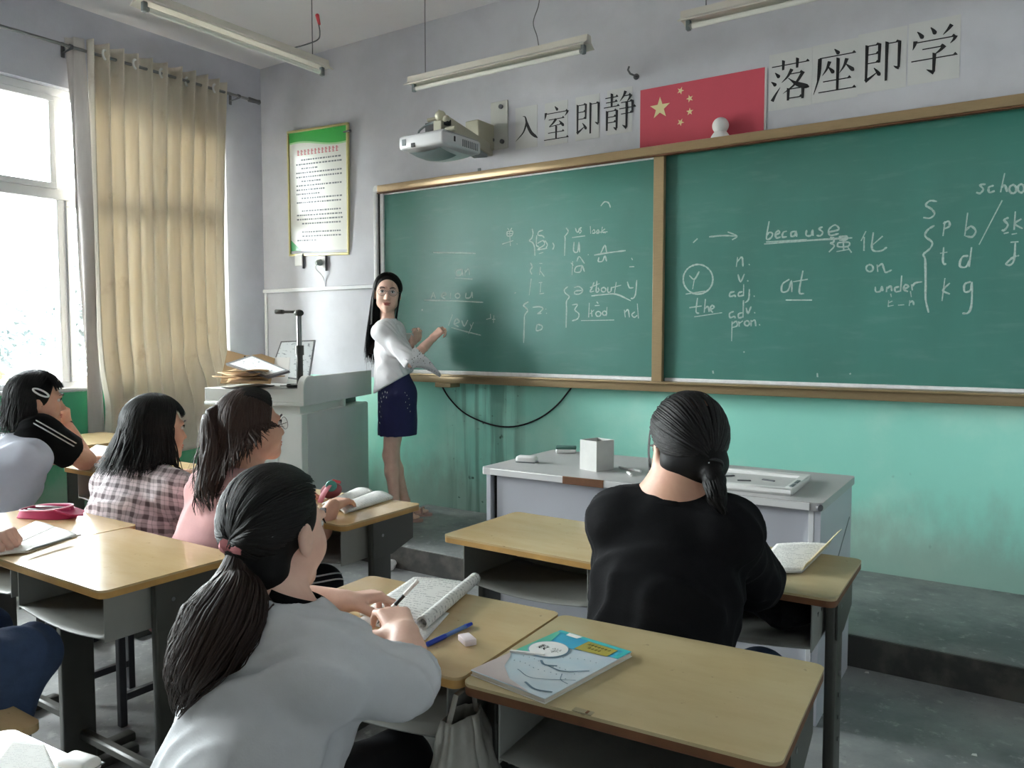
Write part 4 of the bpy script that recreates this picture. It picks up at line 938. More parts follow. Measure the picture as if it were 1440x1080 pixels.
def podium_pile():
    Z = ZP + .018
    specs = [(330, 541, 300, 541, .30, .20, .1), (352, 536, 0, 0, .34, .24, .5), (338, 531, 0, 0, .36, .25, -.2), (362, 529, 0, 0, .33, .24, .9), (345, 525, 0, 0, .35, .26, .3)]
    labs = ['dark folder at the very bottom of the podium paper pile', 'brown kraft envelope low in the podium pile', 'brown kraft envelope in the middle of the podium pile', 'brown kraft envelope with a torn corner near the pile top', 'brown kraft envelope directly under the framed certificate']
    mats = [M['dark'], M['kraft'], M['kraft'], M['kraft'], M['kraft']]
    base = Vector(onZ(350, 545, ZP))
    for i, s in enumerate(specs):
        c = base + Vector((random.uniform(-.03, .03), random.uniform(-.03, .03), 0)); z = Z + i * .022 - (.012 if i == 0 else 0)
        w, d, r = s[4], s[5], s[6] + PR
        X = Vector((math.cos(r), math.sin(r), 0)) * w / 2; Y = Vector((-math.sin(r), math.cos(r), 0)) * d / 2
        q = [c - X - Y, c + X - Y, c + X + Y, c - X + Y]
        for k, p in enumerate(q): p.z = z + random.uniform(0, .014)
        sheet_on('kraft_envelope' if i else 'dark_folder', labs[i], 'envelope' if i else 'folder', q, mats[i], .006, .008, 'papers piled on the podium' if i else None)
    # framed certificate lying tilted on the pile, another leaning behind the document camera
    def framed(label, px, p0, n, bar, th):
        n = Vector(n).normalized(); q = [Vector(onP(u, v, p0, n)) for u, v in px]; c = sum(q, Vector()) / 4
        if n.y > 0: n = -n
        t = thing('certificate_frame', label, 'picture frame', (c.x, c.y, min(k.z for k in q) - .01), group=None)
        for i in range(4):
            a_, b_ = q[i], q[(i + 1) % 4]; ia = a_ + (c - a_) * bar; ib = b_ + (c - b_) * bar
            m = MB(); lo = [m.bm.verts.new(k - n * th) for k in (a_, b_, ib, ia)]; hi = [m.bm.verts.new(k) for k in (a_, b_, ib, ia)]
            m.bm.faces.new(lo); m.bm.faces.new(hi)
            for k in range(4): m.bm.faces.new((lo[k], lo[(k + 1) % 4], hi[(k + 1) % 4], hi[k]))
            m.build('frame_bar', M['frame_grey'], t, True)
        m = MB(); m.face([k + (c - k) * bar * .8 - n * .004 for k in q]); m.build('certificate', M['cert'], t, True, smooth=False, thick=.004)
        return t, c
    pz = base + Vector((0, .02, 0)); pz.z = Z + .135
    framed('grey framed certificate lying tilted on the paper pile', [(317, 511), (376, 530), (407, 521), (353, 499)], pz, (.12, -.62, .95), .16, .016)
    p2 = Vector(onZ(433, 538, ZP + .012))
    framed('white framed certificate leaning upright behind the document camera', [(395, 480), (443, 478), (434, 536), (378, 528)], p2, (.35, -.9, .28), .07, .012)
    # cardboard sheet with printed letter, and white card
    p = base + Vector((-.932, -.363, 0)) * .12 + Vector((-.363, .932, 0)) * .17; p.z = ZP + .012
    t = thing('cardboard_sheet', 'torn cardboard sheet marked N behind the paper pile', 'cardboard', p, math.radians(30))
    MB().prism([(-.17, 0), (.16, 0), (.17, .17), (.08, .20), (-.02, .19), (-.15, .225)], Matrix.Rotation(math.radians(70), 4, 'X'), .006).build('board', M['kraft'], t)
    lt = MB(); R_ = Matrix.Rotation(math.radians(70), 4, 'X') @ Matrix.Translation((-.03, .145, .0068))
    for x0, y0, x1, y1 in ((0, 0, 0, .04), (0, .04, .03, 0), (.03, 0, .03, .04)):
        d = Vector((x1 - x0, y1 - y0, 0)); n = Vector((-d.y, d.x, 0)).normalized() * .0045
        lt.face([R_ @ (Vector((x0, y0, 0)) + n), R_ @ (Vector((x0, y0, 0)) - n), R_ @ (Vector((x1, y1, 0)) - n), R_ @ (Vector((x1, y1, 0)) + n)])
    lt.build('printed_letter', M['ink'], t, smooth=False)
    p2 = p + Vector((.16, .13, .0)); t = thing('white_card', 'small white card standing behind the framed certificate on the pile', 'card', p2, math.radians(20))
    MB().box((0, 0, .085), (.14, .004, .17), Matrix.Rotation(math.radians(-14), 3, 'X')).build('card', M['paper'], t)
    for i in range(3):
        c = PO + Vector((-.363, .932, 0)) * (.12 + .05 * i) + Vector((-.932, -.363, 0)) * (.12 - .02 * i)
        r = PR + .3 * i; X = Vector((math.cos(r), math.sin(r), 0)) * .09; Y = Vector((-math.sin(r), math.cos(r), 0)) * .04; z = Z + .006 * i
        q = [c - X - Y, c + X - Y, c + X + Y, c - X + Y]
        for k in q: k.z = z
        sheet_on('loose_papers', ('grey loose papers by the document camera, lowest of three', 'grey loose papers by the document camera, middle of three', 'grey loose papers by the document camera, topmost of three')[i], 'papers', q, M['frame_grey'] if i % 2 == 0 else M['paper'], .004, .004, 'papers by the document camera')
M['frame_grey'] = pm('frame_grey', (112, 112, 114), .4)
def cert_mat():
    t = NT('certificate_print'); P = t.obj()
    n = t.noise(t.map(P, (3, 8, 8)), 9, 3)
    t.set(t.b, 'Base Color', t.mix(t.math('MULTIPLY', t.mr(n, .58, .66), .7), rgba((226, 230, 230)), rgba((120, 130, 134)))); t.set(t.b, 'Roughness', .2); return t.m
M['cert'] = cert_mat()
podium_pile()
# ------------------------------------------------------------------ people: smooth signed-distance bodies turned into meshes
def V3(*a): return np.array(a if len(a) > 1 else a[0], dtype=float)
def unit(v): v = V3(v); return v / (np.linalg.norm(v) + 1e-12)
class Field:
    """smooth union of tapered limbs and ellipsoids, with cuts; negative inside"""
    BIG = .12
    def __init__(s): s.ops = []
    def add(s, fn, lo, hi, k=.02, op='+'):
        s.ops.append((op, fn, V3(lo), V3(hi), k)); return s
    def cap(s, a, b, ra, rb=None, k=.02, ax=None, flat=1.0, op='+'):
        a, b = V3(a), V3(b); rb = ra if rb is None else rb; ba = b - a; L2 = max(ba @ ba, 1e-9)
        ax_ = unit(ax) if ax is not None else None
        def fn(P):
            pa = P - a; t = np.clip(pa @ ba / L2, 0, 1); q = pa - t[:, None] * ba
            if ax_ is not None: q = q + ((q @ ax_) * (1 / flat - 1))[:, None] * ax_
            d = np.sqrt((q * q).sum(1)) - (ra + (rb - ra) * t)
            return d * (flat if ax_ is not None else 1) ** .5
        R = max(ra, rb); return s.add(fn, np.minimum(a, b) - R, np.maximum(a, b) + R, k, op)
    def chain(s, pts, rad, k=.02, **kw):
        for i in range(len(pts) - 1): s.cap(pts[i], pts[i + 1], rad[i], rad[i + 1], k, **kw)
        return s
    def ell(s, c, r, R=None, k=.02, op='+'):
        c = V3(c); r = V3(r) if hasattr(r, '__len__') else V3(r, r, r); R = np.eye(3) if R is None else R
        def fn(P):
            q = (P - c) @ R
            k0 = np.sqrt(((q / r) ** 2).sum(1)); k1 = np.sqrt(((q / (r * r)) ** 2).sum(1))
            return k0 * (k0 - 1) / np.maximum(k1, 1e-9)
        m = r.max(); return s.add(fn, c - m, c + m, k, op)
    def plane(s, c, n, rad=None, k=.004, op='cut'):
        """keep the side the normal points away from; only within rad of c"""
        c = V3(c); n = unit(n); rad = rad or 9.0
        return s.add(lambda P: (P - c) @ n, c - rad, c + rad, k, op)
    def tube_cut(s, a, b, ra, rb, k=.004): return s.cap(a, b, ra, rb, k, op='-')
    def warp(s, fn): s.ops.append(('w', fn, V3(-99, -99, -99), V3(99, 99, 99), 0)); return s
    def ev(s, P):
        D = np.full(len(P), s.BIG)
        for op, fn, lo, hi, k in s.ops:
            if op == 'w': D = D + fn(P); continue
            mg = .05 if op == '+' else .03
            if op == 'cut': m = ((P - (lo + hi) / 2) ** 2).sum(1) < ((hi[0] - lo[0]) / 2) ** 2
            else: m = np.all((P > lo - mg) & (P < hi + mg), 1)
            if not m.any(): continue
            d = fn(P[m]); o = D[m]
            if op == '+':
                h = np.maximum(k - np.abs(o - d), 0) / k; D[m] = np.minimum(np.minimum(o, d) - h * h * k * .25, s.BIG)
            elif op == '-':
                d = -d; h = np.maximum(k - np.abs(o - d), 0) / k; D[m] = np.maximum(o, d) + h * h * k * .25
            else:
                h = np.maximum(k - np.abs(o - d), 0) / k; D[m] = np.maximum(o, d) + h * h * k * .25
        return D
    def bounds(s):
        lo = np.min([o[2] for o in s.ops if o[0] == '+'], 0); hi = np.max([o[3] for o in s.ops if o[0] == '+'], 0)
        return lo - .03, hi + .03
    def mesh(s, h):
        lo, hi = s.bounds(); n = np.ceil((hi - lo) / h).astype(int) + 1
        axs = [lo[i] + h * np.arange(n[i]) for i in range(3)]
        # evaluate in slabs to keep memory small
        A = np.full(n, s.BIG, dtype=np.float32); step = max(1, int(600000 / (n[1] * n[2])))
        for i in range(0, n[0], step):
            X, Y, Z = np.meshgrid(axs[0][i:i + step], axs[1], axs[2], indexing='ij')
            P = np.stack([X.ravel(), Y.ravel(), Z.ravel()], 1)
            A[i:i + step] = s.ev(P).reshape(X.shape)
        g = openvdb.FloatGrid(s.BIG); g.copyFromArray(A); g.transform = openvdb.createLinearTransform(voxelSize=h)
        pts, quads = g.convertToQuads(0.0)
        pts = np.asarray(pts, dtype=float) + lo
        return pts, np.asarray(quads)
    def grad(s, P, e=.004):
        g = np.stack([s.ev(P + V3(*d)) - s.ev(P - V3(*d)) for d in ((e, 0, 0), (0, e, 0), (0, 0, e))], 1)
        return g / (np.linalg.norm(g, axis=1, keepdims=True) + 1e-9)
    def push(s, P, off=.006, it=3):
        P = np.array(P, dtype=float)
        for _ in range(it):
            d = s.ev(P); m = d < off
            if not m.any(): break
            P[m] += s.grad(P[m]) * (off - d[m])[:, None] * .9
        return P
    def snap(s, P, off=.003, it=5):
        P = np.array(P, dtype=float)
        for _ in range(it):
            d = s.ev(P); P += s.grad(P) * (off - d)[:, None] * .8
        return P
def join_meshes(lst):
    V = []; F = []; n = 0
    for p, q in lst: V.append(p); F.append(q + n); n += len(p)
    return np.concatenate(V), np.concatenate(F)
def field_obj(name, fields, mat, parent):
    """fields: list of (Field, voxel)"""
    v, f = join_meshes([F.mesh(h) for F, h in fields])
    me = bpy.data.meshes.new(name); me.vertices.add(len(v)); me.vertices.foreach_set('co', v.astype(np.float32).ravel())
    nf = len(f); me.loops.add(nf * 4); me.loops.foreach_set('vertex_index', f.astype(np.int32).ravel())
    me.polygons.add(nf); me.polygons.foreach_set('loop_start', np.arange(0, nf * 4, 4, dtype=np.int32))
    me.polygons.foreach_set('use_smooth', np.ones(nf, dtype=bool)); me.update(calc_edges=True); me.validate()
    return link_mesh(name, me, mat, parent, True)
def nz(P, f, seed=0.0):
    """cheap smooth noise from warped sines, about -1..1"""
    x, y, z = P[:, 0] * f + seed, P[:, 1] * f + seed * 1.7, P[:, 2] * f - seed
    return (np.sin(x + 1.3 * np.sin(y * .8 + .5 * z)) + np.sin(y * 1.1 + 1.1 * np.sin(z * .9 + x * .4)) + np.sin(z * 1.2 + 1.2 * np.sin(x * .7 - y * .6))) / 3
def folds(amp, f, dirn, seed=0.0, side=1.0):
    """cloth folds: ridges running along dirn"""
    d = unit(dirn); a = unit(np.cross(d, (0.31, .5, .81))); b = np.cross(d, a)
    def fn(P):
        u = P @ a; v = P @ b; w = P @ d
        ph = f * (u + .6 * v) + 1.4 * np.sin(w * f * .22 + v * f * .3 + seed) + .55 * nz(P, f * .22, seed)
        r = np.sin(ph) * .5 + .5
        return -amp * (r ** 2) * (.45 + .55 * nz(P, f * .18, seed + 3))
    return fn
# head frame: columns right, forward, up
def head_frame(yaw_deg, pitch=0.0, roll=0.0):
    y = math.radians(yaw_deg)       # 0 looks along +y, positive turns towards +x
    f = V3(math.sin(y), math.cos(y), 0); r = V3(math.cos(y), -math.sin(y), 0); u = V3(0, 0, 1)
    p = math.radians(pitch); f, u = f * math.cos(p) + u * math.sin(p), u * math.cos(p) - f * math.sin(p)
    q = math.radians(roll); r, u = r * math.cos(q) + u * math.sin(q), u * math.cos(q) - r * math.sin(q)
    return np.stack([r, f, u], 1)
def add_head(F, c, R, s=1.0, neck=None, face=True, neck_r=.048):
    L = lambda x, y, z: V3(c) + R @ (V3(x, y, z) * s)
    e = lambda p, r, k=.02, op='+', RR=None: F.ell(L(*p), V3(*r) * s, R if RR is None else RR, k, op)
    if neck is not None: F.cap(L(0, -.022, -.055), neck, neck_r * s, neck_r * 1.12 * s, .03)
    e((0, -.016, .036), (.075, .094, .084)); e((0, .028, -.02), (.064, .062, .088), .03)
    F.cap(L(-.042, .012, -.066), L(0, .066, -.096), .021 * s, .018 * s, .03); F.cap(L(.042, .012, -.066), L(0, .066, -.096), .021 * s, .018 * s, .03)
    for q in (-1, 1):
        e((q * .036, .056, -.034), (.027, .026, .032), .025)
        e((q * .077, -.004, -.012), (.009, .019, .032), .006); e((q * .086, .003, -.010), (.006, .010, .018), .006, '-')
    if face:
        for q in (-1, 1): e((q * .032, .098, .006), (.021, .016, .014), .014, '-')
        F.cap(L(0, .084, .006), L(0, .104, -.034), .008 * s, .0115 * s, .012)
        for q in (-1, 1): e((q * .011, .095, -.037), (.0085, .010, .008), .008)
        for q in (-1, 1): F.cap(L(q * .014, .090, .024), L(q * .046, .080, .024), .009 * s, .007 * s, .014)
        e((0, .088, -.064), (.024, .010, .0075), .008); e((0, .086, -.074), (.020, .010, .008), .008); e((0, .094, -.069), (.022, .006, .0012), .003, '-')
    return L
def face_parts(par, c, R, s, skin_lip, glasses=True, closed=.55):
    """eyes, brows, lips and glasses as children"""
    L = lambda x, y, z: Vector(V3(c) + R @ (V3(x, y, z) * s))
    Mr = Matrix(R.tolist())
    for q in (-1, 1):
        e = MB().ball(L(q * .032, .077, .006), V3(.0145, .0125, .0085) * s, Mr, 14, 10).build('eye', M['eye_white'], par, True)
        MB().ball(L(q * .0315, .0862, .006), V3(.0062, .0042, .0062) * s, Mr, 12, 8).build('iris', M['iris'], e, True)
        MB().loft([L(q * .017, .0905, .004), L(q * .024, .0925, .0125), L(q * .034, .092, .0145), L(q * .047, .085, .006)], [.001 * s, .0022 * s, .0024 * s, .001 * s], 6).build('lash_line', M['hair_black'], e, True)
        MB().loft([L(q * .014, .0995, .026), L(q * .026, .1, .031), L(q * .040, .093, .032), L(q * .051, .082, .027)], [.0022 * s, .0034 * s, .003 * s, .001 * s], 6).build('eyebrow', M['brow'], par, True)
    m = MB().ball(L(0, .0885, -.0645), V3(.023, .0105, .0062) * s, Mr, 16, 8).ball(L(0, .0875, -.0735), V3(.0195, .0105, .0066) * s, Mr, 16, 8)
    m.build('lips', skin_lip, par, True)
    if glasses: make_glasses(par, L, s)
def make_glasses(par, L, s):
    g = MB()
    for q in (-1, 1):
        pts = [L(q * .034 + .025 * math.cos(a), .1035 - .10 * abs(.034 * 0 + (.025 * math.cos(a) * q)) * .25, .002 + .021 * math.sin(a)) for a in (2 * PI * k / 22 for k in range(23))]
        g.loft(pts, .0011 * s, 6, False)
        g.loft([L(q * .059, .099, .006), L(q * .074, .07, .006), L(q * .08, .0, .004), L(q * .081, -.02, -.006)], .0013 * s, 6)
    g.loft([L(-.010, .106, .006), L(0, .108, .009), L(.010, .106, .006)], .0011 * s, 6)
    gl = g.build('glasses', M['glass_frame'], par, True)
    m = MB()
    for q in (-1, 1): m.face([L(q * .034 + .0242 * math.cos(a), .1035 - .025 * .025 * abs(math.cos(a)), .002 + .0202 * math.sin(a)) for a in (2 * PI * k / 22 for k in range(22))])
    m.build('lens', M['lens'], gl, True, smooth=False, thick=.0012)
def add_hand(F, wr, dirn, palm_n, curl=.5, s=1.0, side=1, thumb=.5, spread=.06, curls=None, r=.0080):
    """wr wrist centre, dirn knuckle direction, palm_n the way the palm faces, side +1 right / -1 left"""
    d = unit(dirn); n = unit(V3(palm_n) - d * (V3(palm_n) @ d)); a = np.cross(d, n) * side      # a: towards the thumb
    wr = V3(wr); k = .006
    pc = wr + d * .045 * s
    for j, off in enumerate((.026, .009, -.009, -.025)):
        F.cap(wr + a * off * .65 * s + d * .008 * s, wr + a * off * s + d * (.082 - .004 * abs(j - 1)) * s, .0135 * s, .0105 * s, .014)
    lens = (.072, .080, .074, .058); curls = curls or (curl,) * 4
    tips = []
    for j, off in enumerate((.027, .009, -.009, -.026)):
        p = wr + a * off * s + d * (.084 - .004 * abs(j - 1)) * s; ang = 0; dd = d + a * (off * spread / .027)
        for q, fr in enumerate((.45, .30, .25)):
            ang += curls[j] * (1.0, 1.15, .75)[q]
            v = unit(dd * math.cos(ang) + n * math.sin(ang)); p2 = p + v * lens[j] * fr * s
            F.cap(p, p2, (r - q * .0006) * s, (r - .0006 - q * .0007) * s, .004); p = p2
        tips.append(p)
    p = wr + a * .022 * s + d * .018 * s + n * .006 * s
    v1 = unit(d * .62 + a * .62 + n * .45); p2 = p + v1 * .040 * s; F.cap(p, p2, .0135 * s, .0105 * s, .010)
    v2 = unit(d * .85 + a * (.35 - .55 * thumb) + n * (.25 + .5 * thumb)); p3 = p2 + v2 * .030 * s; F.cap(p2, p3, .0098 * s, .0088 * s, .005)
    v3 = unit(d * .85 + a * (.2 - .75 * thumb) + n * (.2 + .5 * thumb)); p4 = p3 + v3 * .026 * s; F.cap(p3, p4, .0086 * s, .0068 * s, .004)
    tips.append(p4)
    return tips
# ------------------------------------------------------------------ hair strands
def ribbons(name, paths, width, mat, parent, taper=(.75, 1.0, .25), out=None, curl=.25):
    """each path: (n,3) points; flat curved strips facing 'out' (a point or per-path vectors)"""
    V = []; F = []; U = []; n0 = 0
    for i, p in enumerate(paths):
        p = np.asarray(p); n = len(p)
        T = np.gradient(p, axis=0); T /= np.linalg.norm(T, axis=1, keepdims=True) + 1e-9
        o = p - out if isinstance(out, np.ndarray) and out.ndim == 1 else out[i]
        o = o / (np.linalg.norm(o, axis=-1, keepdims=True) + 1e-9)
        S = np.cross(T, o); S /= np.linalg.norm(S, axis=1, keepdims=True) + 1e-9
        N = np.cross(S, T)
        t = np.linspace(0, 1, n); w = width * (.6 + .8 * RNG.random()) * np.interp(t, [0, .3, .8, 1], [taper[0], taper[1], taper[1] * .8, taper[2]])[:, None]
        rows = np.stack([p - S * w * .5 - N * w * curl, p + N * 0, p + S * w * .5 - N * w * curl], 1)
        V.append(rows.reshape(-1, 3)); uu = RNG.random()
        U.append(np.stack([np.tile([0, .5, 1], n) * .12 + uu * 7, np.repeat(t, 3)], 1))
        b = n0 + 3 * np.arange(n - 1)
        F.append(np.stack([b, b + 1, b + 4, b + 3], 1)); F.append(np.stack([b + 1, b + 2, b + 5, b + 4], 1)); n0 += 3 * n
    o = raw(name, np.concatenate(V), np.concatenate(F), mat, parent, True, True, np.concatenate(U)); return o
def hair_mat(name, c1, c2, rough=.40):
    t = NT(name); uv = t.uv()
    n = t.noise(t.map(uv, (60, 1.2, 1)), 3, 3)
    t.set(t.b, 'Base Color', t.mix(t.mr(n, .35, .7), rgba(c1), rgba(c2))); t.set(t.b, 'Roughness', rough)
    t.set(t.b, 'Specular IOR Level', .28)
    t.bump(t.noise(t.map(uv, (160, .8, 1)), 4, 2), .35, .004)
    return t.m
M['hair_black'] = pm('hair_black', (14, 12, 12), .6, .3, 30, spec=.2)
M['hair'] = hair_mat('hair_strands_black', (9, 8, 8), (19, 16, 15))
M['hair_brown'] = hair_mat('hair_strands_brown', (46, 32, 28), (72, 50, 42), .38)
M['hair_brown_cap'] = pm('hair_brown_cap', (30, 22, 20), .6, .3, 30, spec=.2)
M['hair_dark_brown'] = hair_mat('hair_strands_dark_brown', (34, 24, 20), (58, 42, 36), .42)
M['brow'] = pm('brow', (58, 44, 40), .7)
M['eye_white'] = pm('eye_white', (214, 208, 204), .2)
M['iris'] = pm('iris', (34, 24, 20), .15)
def lens_mat():
    m = bpy.data.materials.new('spectacle_lens'); m.use_nodes = True; N = m.node_tree.nodes; L = m.node_tree.links; N.remove(N['Principled BSDF'])
    a = N.new('ShaderNodeBsdfTransparent'); b = N.new('ShaderNodeBsdfGlossy'); b.inputs['Roughness'].default_value = .03; x = N.new('ShaderNodeMixShader'); x.inputs[0].default_value = .07
    L.new(a.outputs[0], x.inputs[1]); L.new(b.outputs[0], x.inputs[2]); L.new(x.outputs[0], N['Material Output'].inputs[0]); return m
M['lens'] = lens_mat()
M['glass_frame'] = pm('glasses_frame', (120, 112, 108), .3, metal=.5)
M['skin'] = pm('skin', (222, 176, 150), .5, .10, 14, col2=(208, 152, 130), bump=.05, bs=160)
M['skin_pale'] = pm('skin_pale', (236, 198, 178), .5, .10, 14, col2=(224, 178, 158), bump=.05, bs=160)
M['lip'] = pm('lip', (188, 98, 92), .4)
def on_head(c, R, dirs, s, off=0.0, ctr=(0, -.012, .030), rad=(.0845, .1045, .0945)):
    """points on the scalp ellipsoid for local unit directions"""
    d = np.asarray(dirs); d = d / np.linalg.norm(d, axis=-1, keepdims=True); r = V3(rad) + off
    k = 1 / np.sqrt(((d / r) ** 2).sum(-1, keepdims=True))
    return V3(c) + (V3(ctr) * s + d * k * s) @ R.T
def slerp_path(a, b, n):
    a, b = unit(a), unit(b); w = math.acos(max(-1, min(1, a @ b))); t = np.linspace(0, 1, n)[:, None]
    if w < 1e-4: return np.repeat(a[None], n, 0)
    return (np.sin((1 - t) * w) * a + np.sin(t * w) * b) / math.sin(w)
def hair_cap(F, c, R, s=1.0, front=.35, low=-.55, rad=(.0795, .0995, .0895), ctr=(0, -.012, .030)):
    """solid under-hair: scalp ellipsoid cut clear of the face"""
    L = lambda x, y, z: V3(c) + R @ (V3(x, y, z) * s)
    F.ell(L(*ctr), V3(*rad) * s, R, .02)
    F.plane(L(0, .046, .035), R @ unit(V3(0, 1.0, -front)), .3, .012)
    F.plane(L(0, .0, low * .1), R @ unit(V3(0, .25, -1.0)), .3, .015)
    return F
def bundle(guide, rads, n, jit=.15, steps=22, wave=.004, spread0=.3, tipvar=.3):
    """strands of a tail along a guide curve; returns paths and outward vectors"""
    G = np.array([tuple(p) for p in spline([tuple(map(float, g)) for g in guide], 8)])
    seg = np.linalg.norm(np.diff(G, axis=0), axis=1); cum = np.concatenate([[0], np.cumsum(seg)]); cum /= cum[-1]
    paths = []; outs = []
    T = np.gradient(G, axis=0); T /= np.linalg.norm(T, axis=1, keepdims=True)
    X = np.cross(T, V3(.3, .2, 1) if abs(T[0][2]) < .9 else V3(1, 0, 0)); X /= np.linalg.norm(X, axis=1, keepdims=True); Y = np.cross(T, X)
    for i in range(n):
        th = RNG.random() * 2 * PI; rr = math.sqrt(RNG.random()) if RNG.random() < .45 else .85 + .15 * RNG.random()
        end = 1 - tipvar * RNG.random() ** 1.5
        t = np.linspace(0, end, steps)
        ix = lambda A: np.stack([np.interp(t, cum, A[:, q]) for q in range(3)], 1)
        rad = np.interp(t, np.linspace(0, 1, len(rads)), rads)
        ph = RNG.random() * 6; tw = th + (RNG.random() - .5) * 1.2 * t
        r2 = rr + jit * np.sin(t * 7 + ph) * t
        off = (np.cos(tw) * r2 * rad)[:, None] * ix(X) + (np.sin(tw) * r2 * rad)[:, None] * ix(Y)
        p = ix(G) + off + wave * np.stack([np.sin(t * 11 + ph), np.cos(t * 9 + ph), 0 * t], 1) * t[:, None]
        paths.append(p); outs.append(off + 1e-4)
    return paths, outs
# ------------------------------------------------------------------ the people
M['denim'] = pm('denim', (58, 78, 112), .85, .25, 30, bump=.1, bs=200)
M['black_cloth'] = pm('black_cotton', (15, 15, 18), .9, .15, 40, bump=.08, bs=200, spec=.2)
M['dark_trousers'] = pm('dark_trousers', (20, 21, 27), .85, .2, 25)
M['grey_tee'] = pm('light_grey_cotton', (204, 206, 209), .9, .05, 30, bump=.06, bs=250)
M['white_tee'] = pm('white_cotton', (200, 203, 216), .9, .04, 30, bump=.06, bs=250)
M['blouse'] = pm('white_blouse', (232, 230, 232), .8, .04, 30, bump=.05, bs=200)
M['pink'] = pm('pink_cotton', (226, 176, 176), .9, .06, 25, bump=.06, bs=250)
M['skirt'] = pm('navy_skirt', (32, 34, 84), .8, .15, 30, bump=.06, bs=200)
M['stripe_white'] = pm('stripe_white', (226, 226, 226), .8)
M['scrunchie'] = pm('pink_scrunchie', (206, 132, 136), .8, .2, 40, bump=.2, bs=80)
M['shoe'] = pm('dark_shoe', (40, 40, 46), .5)
def plaid_mat():
    t = NT('plaid_cotton'); o = t.sep(t.map(t.obj(), rot=(0, 0, math.radians(-35))))
    P2 = t.sep(t.map(t.obj(), rot=(math.radians(18), 0, math.radians(-35))))
    def band(x, per, w0, w1):
        f = t.math('ABSOLUTE', t.math('SUBTRACT', t.math('FRACT', t.math('MULTIPLY', x, 1 / per)), .5))
        return t.mr(f, w0, w1, 1, 0)
    n = t.math('MULTIPLY', t.noise(t.obj(), 9, 3), .03)
    x = t.math('ADD', o[0], n); z = t.math('ADD', P2[2], n)
    a = band(x, .043, .14, .22); b = band(z, .043, .14, .22); a2 = band(t.math('ADD', x, .0215), .043, .02, .05); b2 = band(t.math('ADD', z, .0215), .043, .02, .05)
    f = t.math('MULTIPLY', t.math('ADD', a, b), .42)
    f = t.math('MINIMUM', t.math('ADD', f, t.math('MULTIPLY', t.math('ADD', a2, b2), .25)), 1.0)
    t.set(t.b, 'Base Color', t.mix(f, rgba((236, 224, 228)), rgba((50, 30, 38)))); t.set(t.b, 'Roughness', .9)
    return t.m
M['plaid'] = plaid_mat()
def lace_mat():
    t = NT('white_lace'); v = t.n('TexVoronoi', {'Vector': t.obj(), 'Scale': 75.0}).outputs['Distance']
    n = t.noise(t.obj(), 30, 2)
    t.set(t.b, 'Base Color', t.mix(t.math('MULTIPLY', t.mr(v, .22, .3, 1, 0), t.mr(n, .42, .5)), rgba((228, 226, 228)), rgba((70, 66, 74)))); t.set(t.b, 'Roughness', .85)
    return t.m
M['lace'] = lace_mat()
def fwd_of(yaw): a = math.radians(yaw); return V3(math.sin(a), math.cos(a), 0)
def lat_of(yaw): a = math.radians(yaw); return V3(math.cos(a), -math.sin(a), 0)
def torso(F, pel, neck, yaw, hw, g=0.0, w=1.0, kk=.03, low=None, drop=.07):
    f = fwd_of(yaw); L = lat_of(yaw); up = unit(neck - pel); f = unit(f - up * (f @ up)); H_ = np.linalg.norm(neck - pel)
    waist = pel + up * H_ * .34 - f * .005; chest = pel + up * H_ * .56 + f * .008; upper = pel + up * H_ * .74
    if low is not None: F.cap(low, pel, .158 * w + g, .155 * w + g, kk, ax=f, flat=.78)
    F.cap(pel, waist, .155 * w + g, .130 * w + g, kk, ax=f, flat=.76)
    F.cap(waist, chest, .130 * w + g, .142 * w + g, kk, ax=f, flat=.76)
    F.cap(chest, upper, .142 * w + g, .112 * w + g * .6, kk, ax=f, flat=.70)
    sR = neck + L * hw - up * drop; sL = neck - L * hw - up * drop
    F.cap(sL, sR, .050 * w + g, .050 * w + g, kk)
    for sh in (sL, sR): F.cap(neck - up * .022, sh * .75 + neck * .25 + up * .006, .034 * w + g * .7, .040 * w + g * .7, .04)
    if low is None: low = pel
    if pel[2] < .7: F.plane((pel[0], pel[1], .4385), (0, 0, -1), .26, .012)
    return sL, sR, up, f, L
def arm(F, sh, el, wr, s=1.0, g=0.0):
    F.cap(sh, el, .050 * s + g, .041 * s + g, .03); F.cap(el, wr, .042 * s + g, .027 * s + g, .02)
def leg(F, hip, kn, an, s=1.0, g=0.0):
    F.cap(hip, kn, .082 * s + g, .056 * s + g, .04)
    m = V3(kn) * .68 + V3(an) * .32
    F.cap(kn, m, .055 * s + g, .052 * s + g, .03); F.cap(m, an, .052 * s + g, .034 * s + g, .03)
def foot(F, an, yaw, s=1.0, g=0.0):
    f = fwd_of(yaw); an = V3(an); he = V3(an[0], an[1], an[2] - .05) - f * .02
    F.cap(an, he, .034 * s + g, .030 * s + g, .02); F.cap(he, he + f * .17 * s - V3(0, 0, .008), .032 * s + g, .024 * s + g, .03)
def tee(F, pel, neck, yaw, hw, g, w, low, arms, neck_c, neck_n, hem_z, sleeve_r=(.066, .066), nr=.075):
    """shirt field: torso shell, sleeves along (shoulder, elbow, end point), neck opening and hem"""
    sL, sR, up, f, L = torso(F, pel, neck, yaw, hw, g, w, .03, low)
    for a in arms:
        F.chain(a, [sleeve_r[0]] + [sleeve_r[1]] * (len(a) - 1), .035)
    return sL, sR, up, f, L
